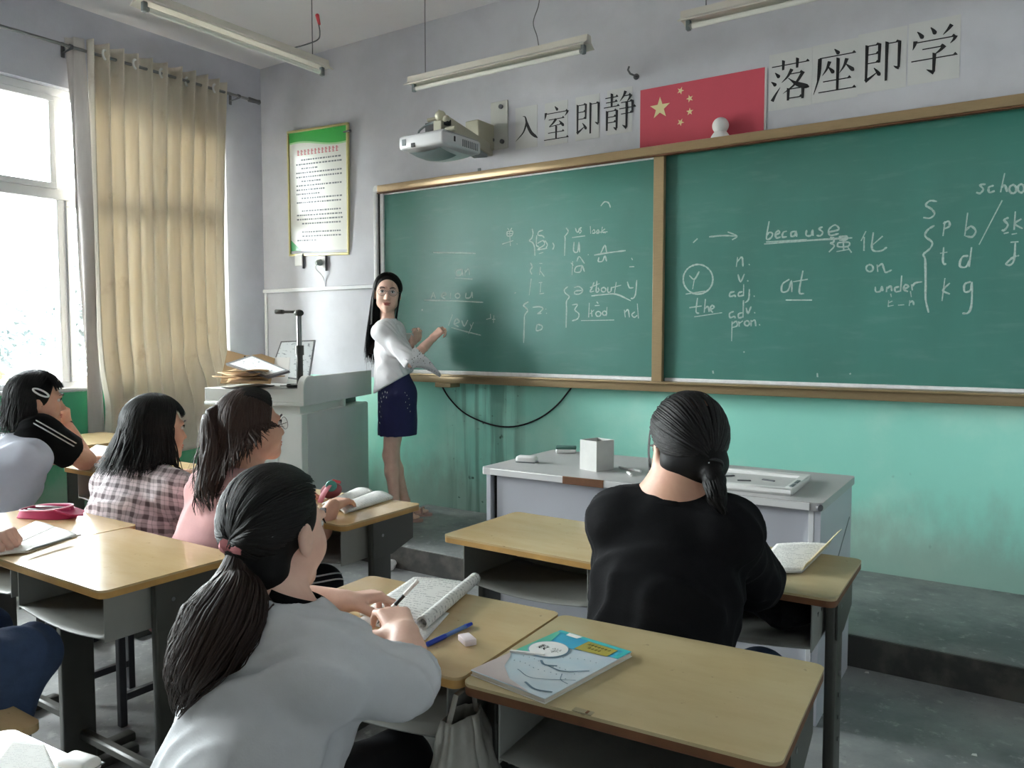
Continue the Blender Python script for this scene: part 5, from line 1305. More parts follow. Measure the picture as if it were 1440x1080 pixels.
def seated_legs(B, T, pel, yaw, kn, an, s=1.0, skin_from_knee=False, ctr=None):
    L = lat_of(yaw)
    for q, (k, a) in enumerate(zip(kn, an)):
        hip = pel + L * (.085 if q else -.085) + V3(0, 0, -.02)
        leg(B, hip, k, a, s * .93); foot(B, a, yaw, s)
        leg(T, hip, k, a, s, .012)
    T.cap(pel - L * .07, pel + L * .07, .115, .115, .05); T.plane((pel[0], pel[1], .438), (0, 0, -1), .26, .012)
def person(name_label, base):
    return thing('person', name_label, 'person', base)
def ring_strip(par, name, mat, c, up, f, rad, h, flare=0.0, th=.006, a0=0, a1=360, n=40, dip=0.0, z0=0.0):
    up = unit(up); f = unit(V3(f) - up * (V3(f) @ up)); L = np.cross(f, up)
    def fn(u, v):
        a = math.radians(a0 + (a1 - a0) * u); r = rad + flare * (1 - v)
        return V3(c) + (L * math.sin(a) + f * math.cos(a)) * r + up * (z0 + h * v - dip * (.5 + .5 * math.cos(a)))
    return MB().surf(fn, n, 6).build(name, mat, par, True, angle=180, thick=th)

def leg_stripes(par, T, hip, kn, side, offs=(.0, .016)):
    a = unit(kn - hip); d = unit(V3(side) - a * (V3(side) @ a)); e = np.cross(a, d)
    for o_ in offs:
        P = np.stack([hip + a * q + d * .10 + e * (o_ - .008) * 1.4 for q in np.linspace(.10, np.linalg.norm(kn - hip) + .045, 20)])
        for _ in range(16): P -= d * np.clip(T.ev(P) - .0015, -.02, .03)[:, None] * .8
        MB().loft([tuple(p) for p in P], .0055, 6, True, (1, .5)).build('trouser_stripe', M['stripe_white'], par, True)
# ---- girl writing in the foreground (light grey shirt, ponytail)
def girl_writing():
    base = (-1.24, .84, 0); t = person('girl in light grey shirt with long ponytail and pink scrunchie, writing at a desk', base)
    pel = V3(-1.195, .90, .53); neck = V3(onY(404, 862, .97)); hc = V3(onY(389, 748, 1.0)); R = head_frame(-6, -3, 4)
    yaw = 4; hw = .155
    B = Field(); sL, sR, up, f, L = torso(B, pel, neck, yaw, hw - .015)
    elR = V3(-.935, 1.045, .760); wrR = V3(onZ(568, 893, .787)); elL = V3(-1.46, 1.16, .775); wrL = V3(onZ(484, 846, .785))
    arm(B, sR, elR, wrR, .88); arm(B, sL, elL, wrL, .92)
    hl = add_head(B, hc, R, 1.0, neck)
    T = Field(); kn = [V3(-1.34, 1.20, .475), V3(-1.10, 1.21, .475)]; an = [V3(-1.36, 1.12, .09), V3(-1.09, 1.12, .09)]
    seated_legs(B, T, pel, yaw, kn, an)
    Hn = Field(); dR = V3(onZ(549, 852, .815)) - wrR
    Hn.cap(wrR - unit(dR) * .05, wrR, .030, .027, .01); Hn.cap(elR * .5 + wrR * .5, wrR, .036, .027, .01)
    add_hand(Hn, wrR, dR, V3(-.45, .25, -.75), side=1, thumb=.9, curls=(.55, .75, .9, 1.0), s=.98)
    dL = V3(onZ(536, 836, .785)) - wrL
    Hn.cap(elL * .4 + wrL * .6, wrL, .034, .026, .01)
    add_hand(Hn, wrL, dL, V3(.25, .3, -.9), side=-1, thumb=.5, curls=(.55, .6, .65, .75), s=.98)
    field_obj('body', [(B, .006), (Hn, .0032)], M['skin_pale'], t)
    S = Field(); low = V3(-1.19, .88, .47)
    fR = unit(wrR - elR); fL = unit(wrL - elL)
    tee(S, pel, neck, yaw, hw, .026, 1.02, low, [(sR, elR - V3(0, 0, .002), elR + fR * .022), (sL, elL, elL + fL * .03)], None, None, .5, (.070, .055))
    S.warp(folds(.017, 70, (.80, .35, -.30), 1.0)); S.warp(folds(.008, 130, (.6, .6, -.5), 4.0))
    S.plane(elR + fR * .012, fR, .10); S.plane(elL + fL * .03, fL, .12)
    S.tube_cut(elR + fR * .10, elR + fR * .005, .046, .040); S.tube_cut(elL + fL * .10, elL + fL * .0, .056, .05)
    S.tube_cut(neck + up * .12, neck - up * .012, .068, .058)
    field_obj('shirt', [(S, .0055)], M['grey_tee'], t)
    field_obj('trousers', [(T, .008)], M['dark_trousers'], t)
    # black collar standing around the neck with two white stripes
    ring_strip(t, 'collar', M['black_cloth'], neck - up * .006 + f * .010, up, f, .058, .052, .018, .006, dip=.014)
    Sh = Field()
    for a in an: foot(Sh, a, yaw, 1.0, .008)
    field_obj('shoes', [(Sh, .008)], M['shoe'], t)
    # hair
    tie = V3(onY(338, 768, .915)); tl = unit((tie - hc) @ R)
    C = Field(); hair_cap(C, hc, R, 1.0, .30, -.85); C.ell(tie + unit(hc - tie) * .02, .032, None, .03); C.ell(hc + R @ V3(.012, -.052, -.062), (.056, .042, .045), R, .03)
    gd = [tie, onY(334, 808, .905), onY(326, 855, .872), onY(306, 905, .845), onY(284, 950, .83), onY(264, 1003, .82)]
    C.chain([V3(g) for g in gd[:5]], [.009, .020, .038, .034, .020], .02)
    field_obj('hair', [(C, .006)], M['hair_black'], t)
    dirs = []; paths = []
    for i in range(700):
        q = RNG.uniform(-PI, PI); d0 = V3(.95 * math.sin(q), .62 * math.cos(q), .12 + .64 * math.cos(q) + .06 * RNG.normal())   # all round the hairline
        d0 = unit(d0); p = on_head(hc, R, slerp_path(d0, tl, 18), 1.0, .004 + .006 * RNG.random())
        w = np.linspace(0, 1, 18)[:, None] ** 6; p = p * (1 - w) + (tie + V3(*RNG.normal(size=3)) * .008) * w
        paths.append(p)
    ribbons('hair_strand', paths, .0055, M['hair'], t, out=hc)['kind'] = 'stuff'
    paths, outs = bundle(gd, [.017, .042, .076, .064, .040, .008], 820, jit=.28, steps=26, wave=.012, tipvar=.4)
    paths = [S.push(p, .006, 2) for p in paths]
    ribbons('ponytail_strand', paths, .0042, M['hair_dark_brown'], t, out=outs)['kind'] = 'stuff'
    face_parts(t, hc, R, 1.0, M['lip'], False)
    # scrunchie
    ax = unit(V3(gd[1]) - tie); X = unit(np.cross(ax, V3(0, .3, 1))); Y = np.cross(ax, X); m = MB()
    pts = [tie + (X * math.cos(a) + Y * math.sin(a)) * (.026 + .004 * math.sin(7 * a)) + ax * .004 * math.sin(5 * a) for a in (2 * PI * k / 40 for k in range(41))]
    m.loft(pts, [.010 + .003 * math.sin(k * 1.9) for k in range(41)], 8, False).build('scrunchie', M['scrunchie'], t, True)
    m = MB()
    for q in (-1, 1): m.loft([tie - X * .02, tie - X * .04 + ax * .01 * q - Y * .01, tie - X * .055 + ax * .022 * q], [.006, .011, .004], 8)
    m.build('scrunchie_bow', M['scrunchie'], t, True)
    return wrR, dR
pen_wr, pen_d = girl_writing()

# ---- girl in black seen from behind
def girl_black():
    base = (-.72, 1.70, 0); t = person('girl in a black top with a low side ponytail, seen from behind', base)
    pel = V3(-.735, 1.66, .53); neck = V3(onY(950, 697, 1.75)); hc = V3(onY(967, 628, 1.79)); R = head_frame(-38, -12, -2)
    yaw = -12; hw = .132
    B = Field(); sL, sR, up, f, L = torso(B, pel, neck, yaw, hw - .01, 0, 1.02)
    elL = V3(onY(864, 838, 1.88)); wrL = V3(onZ(905, 800, .78)); elR = V3(onY(1064, 818, 1.96)); wrR = V3(onY(1012, 706, 1.93))
    arm(B, sR, elR, wrR, 1.1); arm(B, sL, elL, wrL, 1.1)
    add_head(B, hc, R, .99, neck + up * .0, neck_r=.060)
    for sh in (sL, sR): B.cap(neck + up * .03, neck * .5 + sh * .5 + up * .02, .042, .03, .05)
    T = Field(); kn = [V3(-.84, 2.05, .475), V3(-.60, 2.06, .475)]; an = [V3(-.86, 1.98, .09), V3(-.58, 1.98, .09)]
    seated_legs(B, T, pel, yaw, kn, an, 1.1)
    Hn = Field(); dR = V3(onY(985, 662, 1.90)) - wrR; Hn.cap(elR * .3 + wrR * .7, wrR, .036, .028, .01)
    add_hand(Hn, wrR, dR, V3(-.6, -.5, .3), side=1, curls=(.5, .55, .6, .7)); dL = V3(.35, .8, -.05); Hn.cap(elL * .4 + wrL * .6, wrL, .034, .027, .01); add_hand(Hn, wrL, dL, V3(0, 0, -1), side=-1, curl=.35)
    field_obj('body', [(B, .007), (Hn, .004)], M['skin'], t)
    S = Field(); low = V3(-.735, 1.64, .48)
    fR = unit(wrR - elR); fL = unit(wrL - elL)
    tee(S, pel, neck, yaw, hw, .020, 1.04, low, [(sR, elR, elR + fR * .12), (sL, elL, elL + fL * .16)], None, None, .5, (.060, .056))
    S.warp(folds(.012, 80, (.1, .2, -1), 2.0)); S.warp(folds(.008, 120, (.6, .1, -.7), 5.0))
    S.plane(elR + fR * .11, fR, .12); S.plane(elL + fL * .15, fL, .12)
    S.tube_cut(elR + fR * .16, elR + fR * .05, .045, .042); S.tube_cut(elL + fL * .2, elL + fL * .08, .045, .042)
    S.tube_cut(neck + up * .14, neck - up * .012 + f * .012, .086, .072)
    field_obj('top', [(S, .006)], M['black_cloth'], t)
    ring_strip(t, 'neckband', M['black_cloth'], neck - up * .020 + f * .012, up, f, .078, .016, .010, .006)
    field_obj('trousers', [(T, .008)], M['denim'], t)
    Sh = Field()
    for a in an: foot(Sh, a, yaw, 1.0, .008)
    field_obj('shoes', [(Sh, .008)], M['shoe'], t)
    tie = V3(onY(1001, 655, 1.725)); tl = unit((tie - hc) @ R)
    C = Field(); hair_cap(C, hc, R, 1.0, .25, -.72); C.ell(hc + R @ V3(.004, -.034, -.040), (.079, .060, .056), R, .02); C.ell(tie + unit(hc - tie) * .03, .04, None, .04)
    gd = [tie, onY(1004, 675, 1.70), onY(1009, 700, 1.69), onY(1018, 722, 1.69)]
    C.chain([V3(g) for g in gd], [.018, .022, .018, .006], .015)
    field_obj('hair', [(C, .006)], M['hair_black'], t)
    paths = []
    for i in range(650):
        q = RNG.uniform(-PI, PI); d0 = unit(V3(.95 * math.sin(q), .6 * math.cos(q), .02 + .74 * math.cos(q) + .06 * RNG.normal()))
        p = on_head(hc, R, slerp_path(d0, tl, 18), 1.0, .003 + .006 * RNG.random()); w = np.linspace(0, 1, 18)[:, None] ** 6
        paths.append(p * (1 - w) + (tie + V3(*RNG.normal(size=3)) * .008) * w)
    # loose wisps beside the left ear
    for i in range(60):
        d0 = unit(V3(-.9, .15 + .4 * RNG.random(), .1 - .2 * RNG.random())); p0 = on_head(hc, R, d0[None], 1.0, .006)[0]; q = np.linspace(0, 1, 12)[:, None]
        paths.append(p0 + V3(.005, 0, -.085 - .03 * RNG.random()) * q + (R @ V3(-.006, .012 * RNG.random() - .01, 0)) * np.sin(q * 3))
    ribbons('hair_strand', paths, .0055, M['hair'], t, out=hc)['kind'] = 'stuff'
    paths, outs = bundle(gd, [.014, .026, .022, .006], 120, jit=.2, steps=16, wave=.003)
    ribbons('ponytail_strand', paths, .006, M['hair'], t, out=outs)['kind'] = 'stuff'
    m = MB(); ax = unit(V3(gd[1]) - tie); X = unit(np.cross(ax, V3(1, 0, 0))); Y = np.cross(ax, X)
    m.loft([tie + (X * math.cos(a) + Y * math.sin(a)) * .022 for a in (2 * PI * k / 20 for k in range(21))], .005, 8, False).build('hair_band', M['black'], t, True)
    m = MB().ball(tie + X * .0 - V3(0, .018, -.008), .006); m.build('hair_bead', M['white_plastic'], t, True)
    face_parts(t, hc, R, .99, M['lip'])
girl_black()

def loose_hair(t, hc, R, s, mat, capmat, n, low_z, flare, push, width=.0058, az=(-2.6, 2.6), clear=None, name='hair_strand', cap=True, front=.3, lowcap=-.6, mid=None):
    """hair parted on top, running over the skull and hanging: az is the azimuth from the back of the head"""
    if cap:
        C = Field(); hair_cap(C, hc, R, s, front, lowcap)
        if mid is not None: mid(C)
        field_obj('hair', [(C, .006)], capmat, t)
    paths = []
    for i in range(n):
        a = RNG.uniform(*az); top = unit(V3(RNG.normal() * .12, .25 + RNG.normal() * .15, 1)); sd = unit(V3(math.sin(a), -math.cos(a), -.05))
        p = on_head(hc, R, slerp_path(top, sd, 14), s, .004 + .008 * RNG.random())
        e = p[-1]; o = R @ V3(math.sin(a), -math.cos(a), 0); z1 = low_z(a) + RNG.normal() * .012
        q = np.linspace(0, 1, 16)[1:, None]; L_ = max(e[2] - z1, .02)
        hang = e + V3(0, 0, -1) * L_ * q + o * flare(a) * q ** 1.5 + .004 * np.sin(q * 6 + RNG.random() * 6) * V3(1, 1, 0)
        hang = hang + V3(*RNG.normal(size=3)) * V3(.012, .012, 0) * q
        P = np.concatenate([p, hang])
        if push is not None: P[12:] = push.push(P[12:], .006, 3)
        paths.append(P)
    return ribbons(name, paths, width, mat, t, out=hc)

# ---- girl in pink
def girl_pink():
    t = person('girl in a pink top with glasses and half tied brown hair in the front row', (-2.27, 1.60, 0))
    hc = V3(onY(354, 602, 1.74)); R = head_frame(14, 6, 0); neck = V3(onY(350, 668, 1.70)); pel = V3(-2.285, 1.57, .53); yaw = -6; hw = .15
    B = Field(); sL, sR, up, f, L = torso(B, pel, neck, yaw, hw - .01)
    elR = V3(onY(448, 745, 1.88)); wrR = V3(onZ(468, 712, .78)); elL = V3(-2.55, 1.84, .79); wrL = V3(-2.42, 2.02, .775)
    arm(B, sR, elR, wrR); arm(B, sL, elL, wrL); add_head(B, hc, R, 1.0, neck)
    T = Field(); kn = [V3(-2.39, 1.97, .475), V3(-2.15, 1.97, .475)]; an = [V3(-2.40, 1.90, .09), V3(-2.14, 1.90, .09)]
    seated_legs(B, T, pel, yaw, kn, an)
    Hn = Field(); add_hand(Hn, wrR, V3(-.35, .9, .05), V3(0, 0, -1), side=1, curl=.35); add_hand(Hn, wrL, V3(.5, .8, 0), V3(0, 0, -1), side=-1, curl=.35)
    field_obj('body', [(B, .007), (Hn, .004)], M['skin'], t)
    S = Field(); fR = unit(wrR - elR); fL = unit(wrL - elL)
    tee(S, pel, neck, yaw, hw, .022, 1.02, pel - V3(0, .01, .05), [(sR, sR * .3 + elR * .7), (sL, sL * .3 + elL * .7)], None, None, .5, (.064, .064))
    S.warp(folds(.011, 85, (.2, .1, -1), 3.0))
    aR = unit(elR - sR); aL = unit(elL - sL); S.plane(sR * .35 + elR * .65, aR, .12); S.plane(sL * .35 + elL * .65, aL, .12)
    S.tube_cut(elR, sR * .5 + elR * .5, .054, .05); S.tube_cut(elL, sL * .5 + elL * .5, .054, .05)
    S.tube_cut(neck + up * .1, neck - up * .02, .06, .055)
    field_obj('top', [(S, .006)], M['pink'], t); tr = field_obj('trousers', [(T, .008)], M['dark_trousers'], t)
    leg_stripes(tr, T, pel + lat_of(yaw) * .085 - V3(0, 0, .02), kn[1], V3(.75, -.3, .55))
    ring_strip(t, 'neckband', M['pink'], neck - up * .012 + f * .006, up, f, .060, .018, .005, .006)
    Sh = Field()
    for a in an: foot(Sh, a, yaw, 1.0, .008)
    field_obj('shoes', [(Sh, .008)], M['shoe'], t)
    face_parts(t, hc, R, 1.0, M['lip'])
    knot = V3(onY(322, 572, 1.66))
    loose_hair(t, hc, R, 1.03, M['hair_brown'], M['hair_brown_cap'], 620, lambda a: .90 + .10 * abs(a) - .03 * math.cos(a), lambda a: .055 if abs(a) < 1.4 else .02, S, az=(-2.2, 2.0), mid=lambda C: C.ell(knot, (.03, .03, .025), None, .03))['kind'] = 'stuff'
    kl = unit((knot - hc) @ R); paths = []
    for i in range(200):
        a = RNG.uniform(-1, 1); d0 = unit(V3(.85 * a, .6, .75 - .3 * abs(a)))
        p = on_head(hc, R, slerp_path(d0, kl, 16), 1.03, .010 + .005 * RNG.random()); w = np.linspace(0, 1, 16)[:, None] ** 5
        paths.append(p * (1 - w) + (knot + V3(*RNG.normal(size=3)) * .008) * w)
    gd = [knot, knot + V3(-.03, -.05, -.03), onY(300, 640, 1.60), onY(296, 690, 1.585), onY(306, 722, 1.585)]
    ribbons('tied_strand', paths, .0075, M['hair'], t, out=hc)['kind'] = 'stuff'
    p2, o2 = bundle(gd, [.014, .03, .05, .05, .03], 170, jit=.25, steps=20, wave=.006, tipvar=.3)
    ribbons('tail_strand', [S.push(p, .006, 2) for p in p2], .008, M['hair_brown'], t, out=o2)['kind'] = 'stuff'
    m = MB(); m.loft([knot + V3(math.cos(a) * .02, .4 * math.sin(a) * .02, math.sin(a) * .02) for a in (2 * PI * k / 20 for k in range(21))], .006, 8, False).build('hair_band', M['black'], t, True)
girl_pink()

# ---- girl in plaid
def girl_plaid():
    t = person('girl in a dark and white plaid shirt with shoulder length hair', (-2.80, 1.60, 0))
    hc = V3(onY(220, 605, 1.74)); R = head_frame(10, 0, 0); neck = V3(onY(212, 664, 1.70)); pel = V3(-2.80, 1.56, .53); yaw = -8; hw = .155
    B = Field(); sL, sR, up, f, L = torso(B, pel, neck, yaw, hw - .01)
    elR = V3(onY(278, 735, 1.90)); wrR = V3(-2.70, 2.06, .785); elL = V3(-3.10, 1.82, .79); wrL = V3(-2.96, 2.02, .785)
    arm(B, sR, elR, wrR); arm(B, sL, elL, wrL); add_head(B, hc, R, 1.0, neck)
    T = Field(); kn = [V3(-2.92, 1.97, .475), V3(-2.68, 1.97, .475)]; an = [V3(-2.93, 1.90, .09), V3(-2.67, 1.90, .09)]
    seated_legs(B, T, pel, yaw, kn, an)
    Hn = Field(); add_hand(Hn, wrR, V3(-.3, .9, 0), V3(0, 0, -1), side=1, curl=.35); add_hand(Hn, wrL, V3(.3, .9, 0), V3(0, 0, -1), side=-1, curl=.35)
    field_obj('body', [(B, .007), (Hn, .0045)], M['skin'], t)
    S = Field(); fR = unit(wrR - elR); fL = unit(wrL - elL)
    tee(S, pel, neck, yaw, hw, .030, 1.05, pel - V3(0, .01, .06), [(sR, elR, elR + fR * .13), (sL, elL, elL + fL * .15)], None, None, .5, (.068, .056))
    S.warp(folds(.012, 85, (.3, .1, -1), 7.0)); S.warp(folds(.008, 120, (.8, .1, -.3), 2.0))
    S.plane(elR + fR * .12, fR, .1); S.plane(elL + fL * .14, fL, .1); S.tube_cut(elR + fR * .2, elR + fR * .09, .045, .04); S.tube_cut(elL + fL * .2, elL + fL * .1, .045, .04)
    S.tube_cut(neck + up * .1, neck - up * .02, .058, .054)
    field_obj('shirt', [(S, .006)], M['plaid'], t)
    ring_strip(t, 'collar', M['plaid'], neck - up * .008 + f * .008, up, f, .062, .035, .016, .005)
    field_obj('trousers', [(T, .008)], M['dark_trousers'], t)
    Sh = Field()
    for a in an: foot(Sh, a, yaw, 1.0, .008)
    field_obj('shoes', [(Sh, .008)], M['shoe'], t)
    face_parts(t, hc, R, 1.0, M['lip'], False)
    loose_hair(t, hc, R, 1.05, M['hair'], M['hair_black'], 780, lambda a: neck[2] + (.015 if abs(a) < 1.2 else -.02), lambda a: .06 * max(0, math.cos(a)) + .012, S, az=(-2.35, 1.95))['kind'] = 'stuff'
    # fringe
    paths = []
    for i in range(90):
        a = RNG.uniform(-.9, .9); p = on_head(hc, R, slerp_path(unit(V3(a * .2, .1, 1)), unit(V3(a, 1.0, .28 - .1 * abs(a))), 14), 1.05, .006 + .006 * RNG.random()); paths.append(p)
    ribbons('fringe_strand', paths, .007, M['hair'], t, out=hc)['kind'] = 'stuff'
girl_plaid()

# ---- girl with hair clip at the far left, hand at her mouth
def girl_clip():
    t = person('girl in white shirt with black striped sleeve and white hair clip, hand at her mouth', (-3.66, 1.55, 0))
    hc = V3(onY(53, 564, 1.80)); R = head_frame(22, -2, 0); neck = V3(onY(30, 622, 1.72)); pel = V3(-3.70, 1.50, .53); yaw = 2; hw = .155
    B = Field(); sL, sR, up, f, L = torso(B, pel, neck, yaw, hw - .01)
    sR = V3(onY(56, 612, 1.76))
    elR = V3(onY(120, 648, 1.99)); wrR = V3(onY(93, 597, 2.0)); elL = V3(-3.98, 1.86, .80); wrL = V3(-3.80, 2.02, .785)
    arm(B, sR, elR, wrR, 1.05); arm(B, sL, elL, wrL); add_head(B, hc, R, 1.0, neck)
    T = Field(); kn = [V3(-3.80, 1.93, .475), V3(-3.54, 1.93, .475)]; an = [V3(-3.81, 1.87, .09), V3(-3.53, 1.87, .09)]
    seated_legs(B, Field(), pel, yaw, kn, an)
    Hn = Field(); dR = V3(onY(90, 572, 1.965)) - wrR; Hn.cap(elR * .35 + wrR * .65, wrR, .036, .028, .01)
    add_hand(Hn, wrR, dR, V3(-.7, -.5, .3), side=1, thumb=.8, curls=(1.0, 1.1, 1.15, 1.2)); add_hand(Hn, wrL, V3(.5, .8, 0), V3(0, 0, -1), side=-1, curl=.35)
    field_obj('body', [(B, .007), (Hn, .0045)], M['skin'], t)
    S = Field(); tee(S, pel, neck, yaw, hw, .030, 1.05, pel - V3(0, .01, .06), [], None, None, .5)
    S.warp(folds(.011, 80, (.4, .3, -1), 9.0)); S.tube_cut(neck + up * .1, neck - up * .02, .058, .054)
    field_obj('shirt', [(S, .006)], M['white_tee'], t)
    K = Field()
    for sh, el in ((sR, elR), (sL, elL)):
        K.cap(neck * .45 + sh * .55 - up * .035, sh, .070, .088, .03); K.cap(sh, sh * .2 + el * .8, .088, .072, .03)
        a = unit(el - sh); K.plane(sh * .36 + el * .64, a, .14); K.tube_cut(el, sh * .45 + el * .55, .056, .05)
    K.warp(folds(.008, 95, unit(elR - sR), 2.0)); K.tube_cut(neck + up * .1, neck - up * .02, .058, .054)
    sl = field_obj('sleeves', [(K, .006)], M['black_cloth'], t)
    a = unit(elR - sR); vw = unit(V3(0, 0, HC) - sR); side = unit(np.cross(a, vw))
    if side[2] < 0: side = -side
    for off in (.030, .046):
        P = np.stack([sR + a * q + side * off + vw * .12 for q in np.linspace(-.06, np.linalg.norm(elR - sR) * .62, 18)])
        for _ in range(14): P -= vw * np.clip(K.ev(P) - .002, 0, .03)[:, None] * .8
        MB().loft([tuple(p) for p in P], .0058, 6, True, (1, .45)).build('sleeve_stripe', M['stripe_white'], sl, True)
    ring_strip(t, 'collar', M['black_cloth'], neck - up * .008 + f * .008, up, f, .062, .040, .014, .006)
    Sk = Field(); L2 = lat_of(yaw)
    for q, k in enumerate(kn): Sk.cap(pel + L2 * (.085 if q else -.085) - V3(0, 0, .02), pel * .45 + k * .55, .100, .086, .04)
    Sk.cap(pel - L2 * .07, pel + L2 * .07, .12, .12, .05)
    field_obj('shorts', [(Sk, .008)], M['black_cloth'], t)
    Sh = Field()
    for q in an: foot(Sh, q, yaw, 1.0, .008)
    field_obj('shoes', [(Sh, .008)], M['shoe'], t)
    w = V3(wrR); ax = unit(wrR - elR); ring_strip(t, 'wrist_band', M['black'], w - ax * .012, ax, V3(1, .2, 0), .031, .012, 0, .004)
    face_parts(t, hc, R, 1.0, M['lip'], False)
    loose_hair(t, hc, R, 1.06, M['hair'], M['hair_black'], 680, lambda a: neck[2] + (.055 if abs(a) < 1.0 else .075), lambda a: .015, S, az=(-1.75, 1.55))['kind'] = 'stuff'
    paths = []
    for i in range(110):
        a_ = RNG.uniform(-1.0, .95); p = on_head(hc, R, slerp_path(unit(V3(a_ * .2, .1, 1)), unit(V3(a_, 1.0, .30 - .1 * abs(a_))), 14), 1.06, .006 + .008 * RNG.random()); paths.append(p)
    ribbons('fringe_strand', paths, .007, M['hair'], t, out=hc)['kind'] = 'stuff'
    c0 = on_head(hc, R, np.stack([unit(V3(.95, -.05 + .42 * q, .22 - .22 * q)) for q in np.linspace(0, 1, 9)]), 1.06, .020)
    hcn = unit(c0[4] - hc); d1 = unit(c0[-1] - c0[0]); n1 = unit(np.cross(hcn, d1)); mid = c0[4]
    lp = [tuple(mid + d1 * .034 * math.cos(a_) + n1 * .011 * math.sin(a_)) for a_ in (2 * PI * k / 30 for k in range(31))]
    MB().loft(lp, .0042, 8, False).build('hair_clip', M['white_plastic'], t, True)
girl_clip()

# ---- person in jeans, almost wholly beyond the left edge
def person_jeans():
    t = person('person in blue jeans at the left edge, only a hand and a knee showing', (-2.36, .79, 0))
    pel = V3(-2.40, .71, .53); neck = V3(-2.42, .79, .98); hc = V3(-2.44, .85, 1.15); R = head_frame(5, -8, 0); yaw = 4; hw = .15
    B = Field(); sL, sR, up, f, L = torso(B, pel, neck, yaw, hw - .01)
    elL = V3(-2.74, .99, .785); wrL = V3(-2.625, 1.085, .785); elR = V3(-2.26, .68, .74); wrR = V3(-2.46, .84, .68)
    arm(B, sR, elR, wrR); arm(B, sL, elL, wrL); add_head(B, hc, R, 1.0, neck)
    T = Field(); kn = [V3(-2.50, 1.0, .53), V3(onY(38, 922, .985))]; an = [V3(-2.46, .88, .09), V3(-2.26, .80, .09)]
    seated_legs(B, T, pel, yaw, kn, an, 1.08)
    T.warp(folds(.010, 90, (.9, .2, .2), 2.0))
    Hn = Field(); add_hand(Hn, wrL - V3(.0, .02, .0), V3(.95, .22, .05), V3(.1, .1, -1), side=-1, thumb=.4, curls=(.8, .85, .9, .95), s=1.22, r=.0088); add_hand(Hn, wrR, V3(-.1, .9, -.3), V3(0, 0, -1), side=1, curl=.4)
    field_obj('body', [(B, .008), (Hn, .004)], M['skin_pale'], t)
    S = Field(); tee(S, pel, neck, yaw, hw, .026, 1.05, pel - V3(0, .01, .05), [(sR, sR * .3 + elR * .7), (sL, sL * .3 + elL * .7)], None, None, .5, (.064, .064))
    S.plane(sR * .35 + elR * .65, unit(elR - sR), .08); S.plane(sL * .35 + elL * .65, unit(elL - sL), .08); S.tube_cut(neck + up * .1, neck - up * .02, .058, .054)
    field_obj('shirt', [(S, .008)], M['dark_trousers'], t); field_obj('jeans', [(T, .007)], M['denim'], t)
    Sh = Field()
    for a in an: foot(Sh, a, yaw, 1.0, .008)
    field_obj('shoes', [(Sh, .008)], M['shoe'], t)
    face_parts(t, hc, R, 1.0, M['lip'], False)
    loose_hair(t, hc, R, 1.05, M['hair'], M['hair_black'], 160, lambda a: neck[2] + .05, lambda a: .01, S, az=(-1.7, 1.7))['kind'] = 'stuff'
person_jeans()
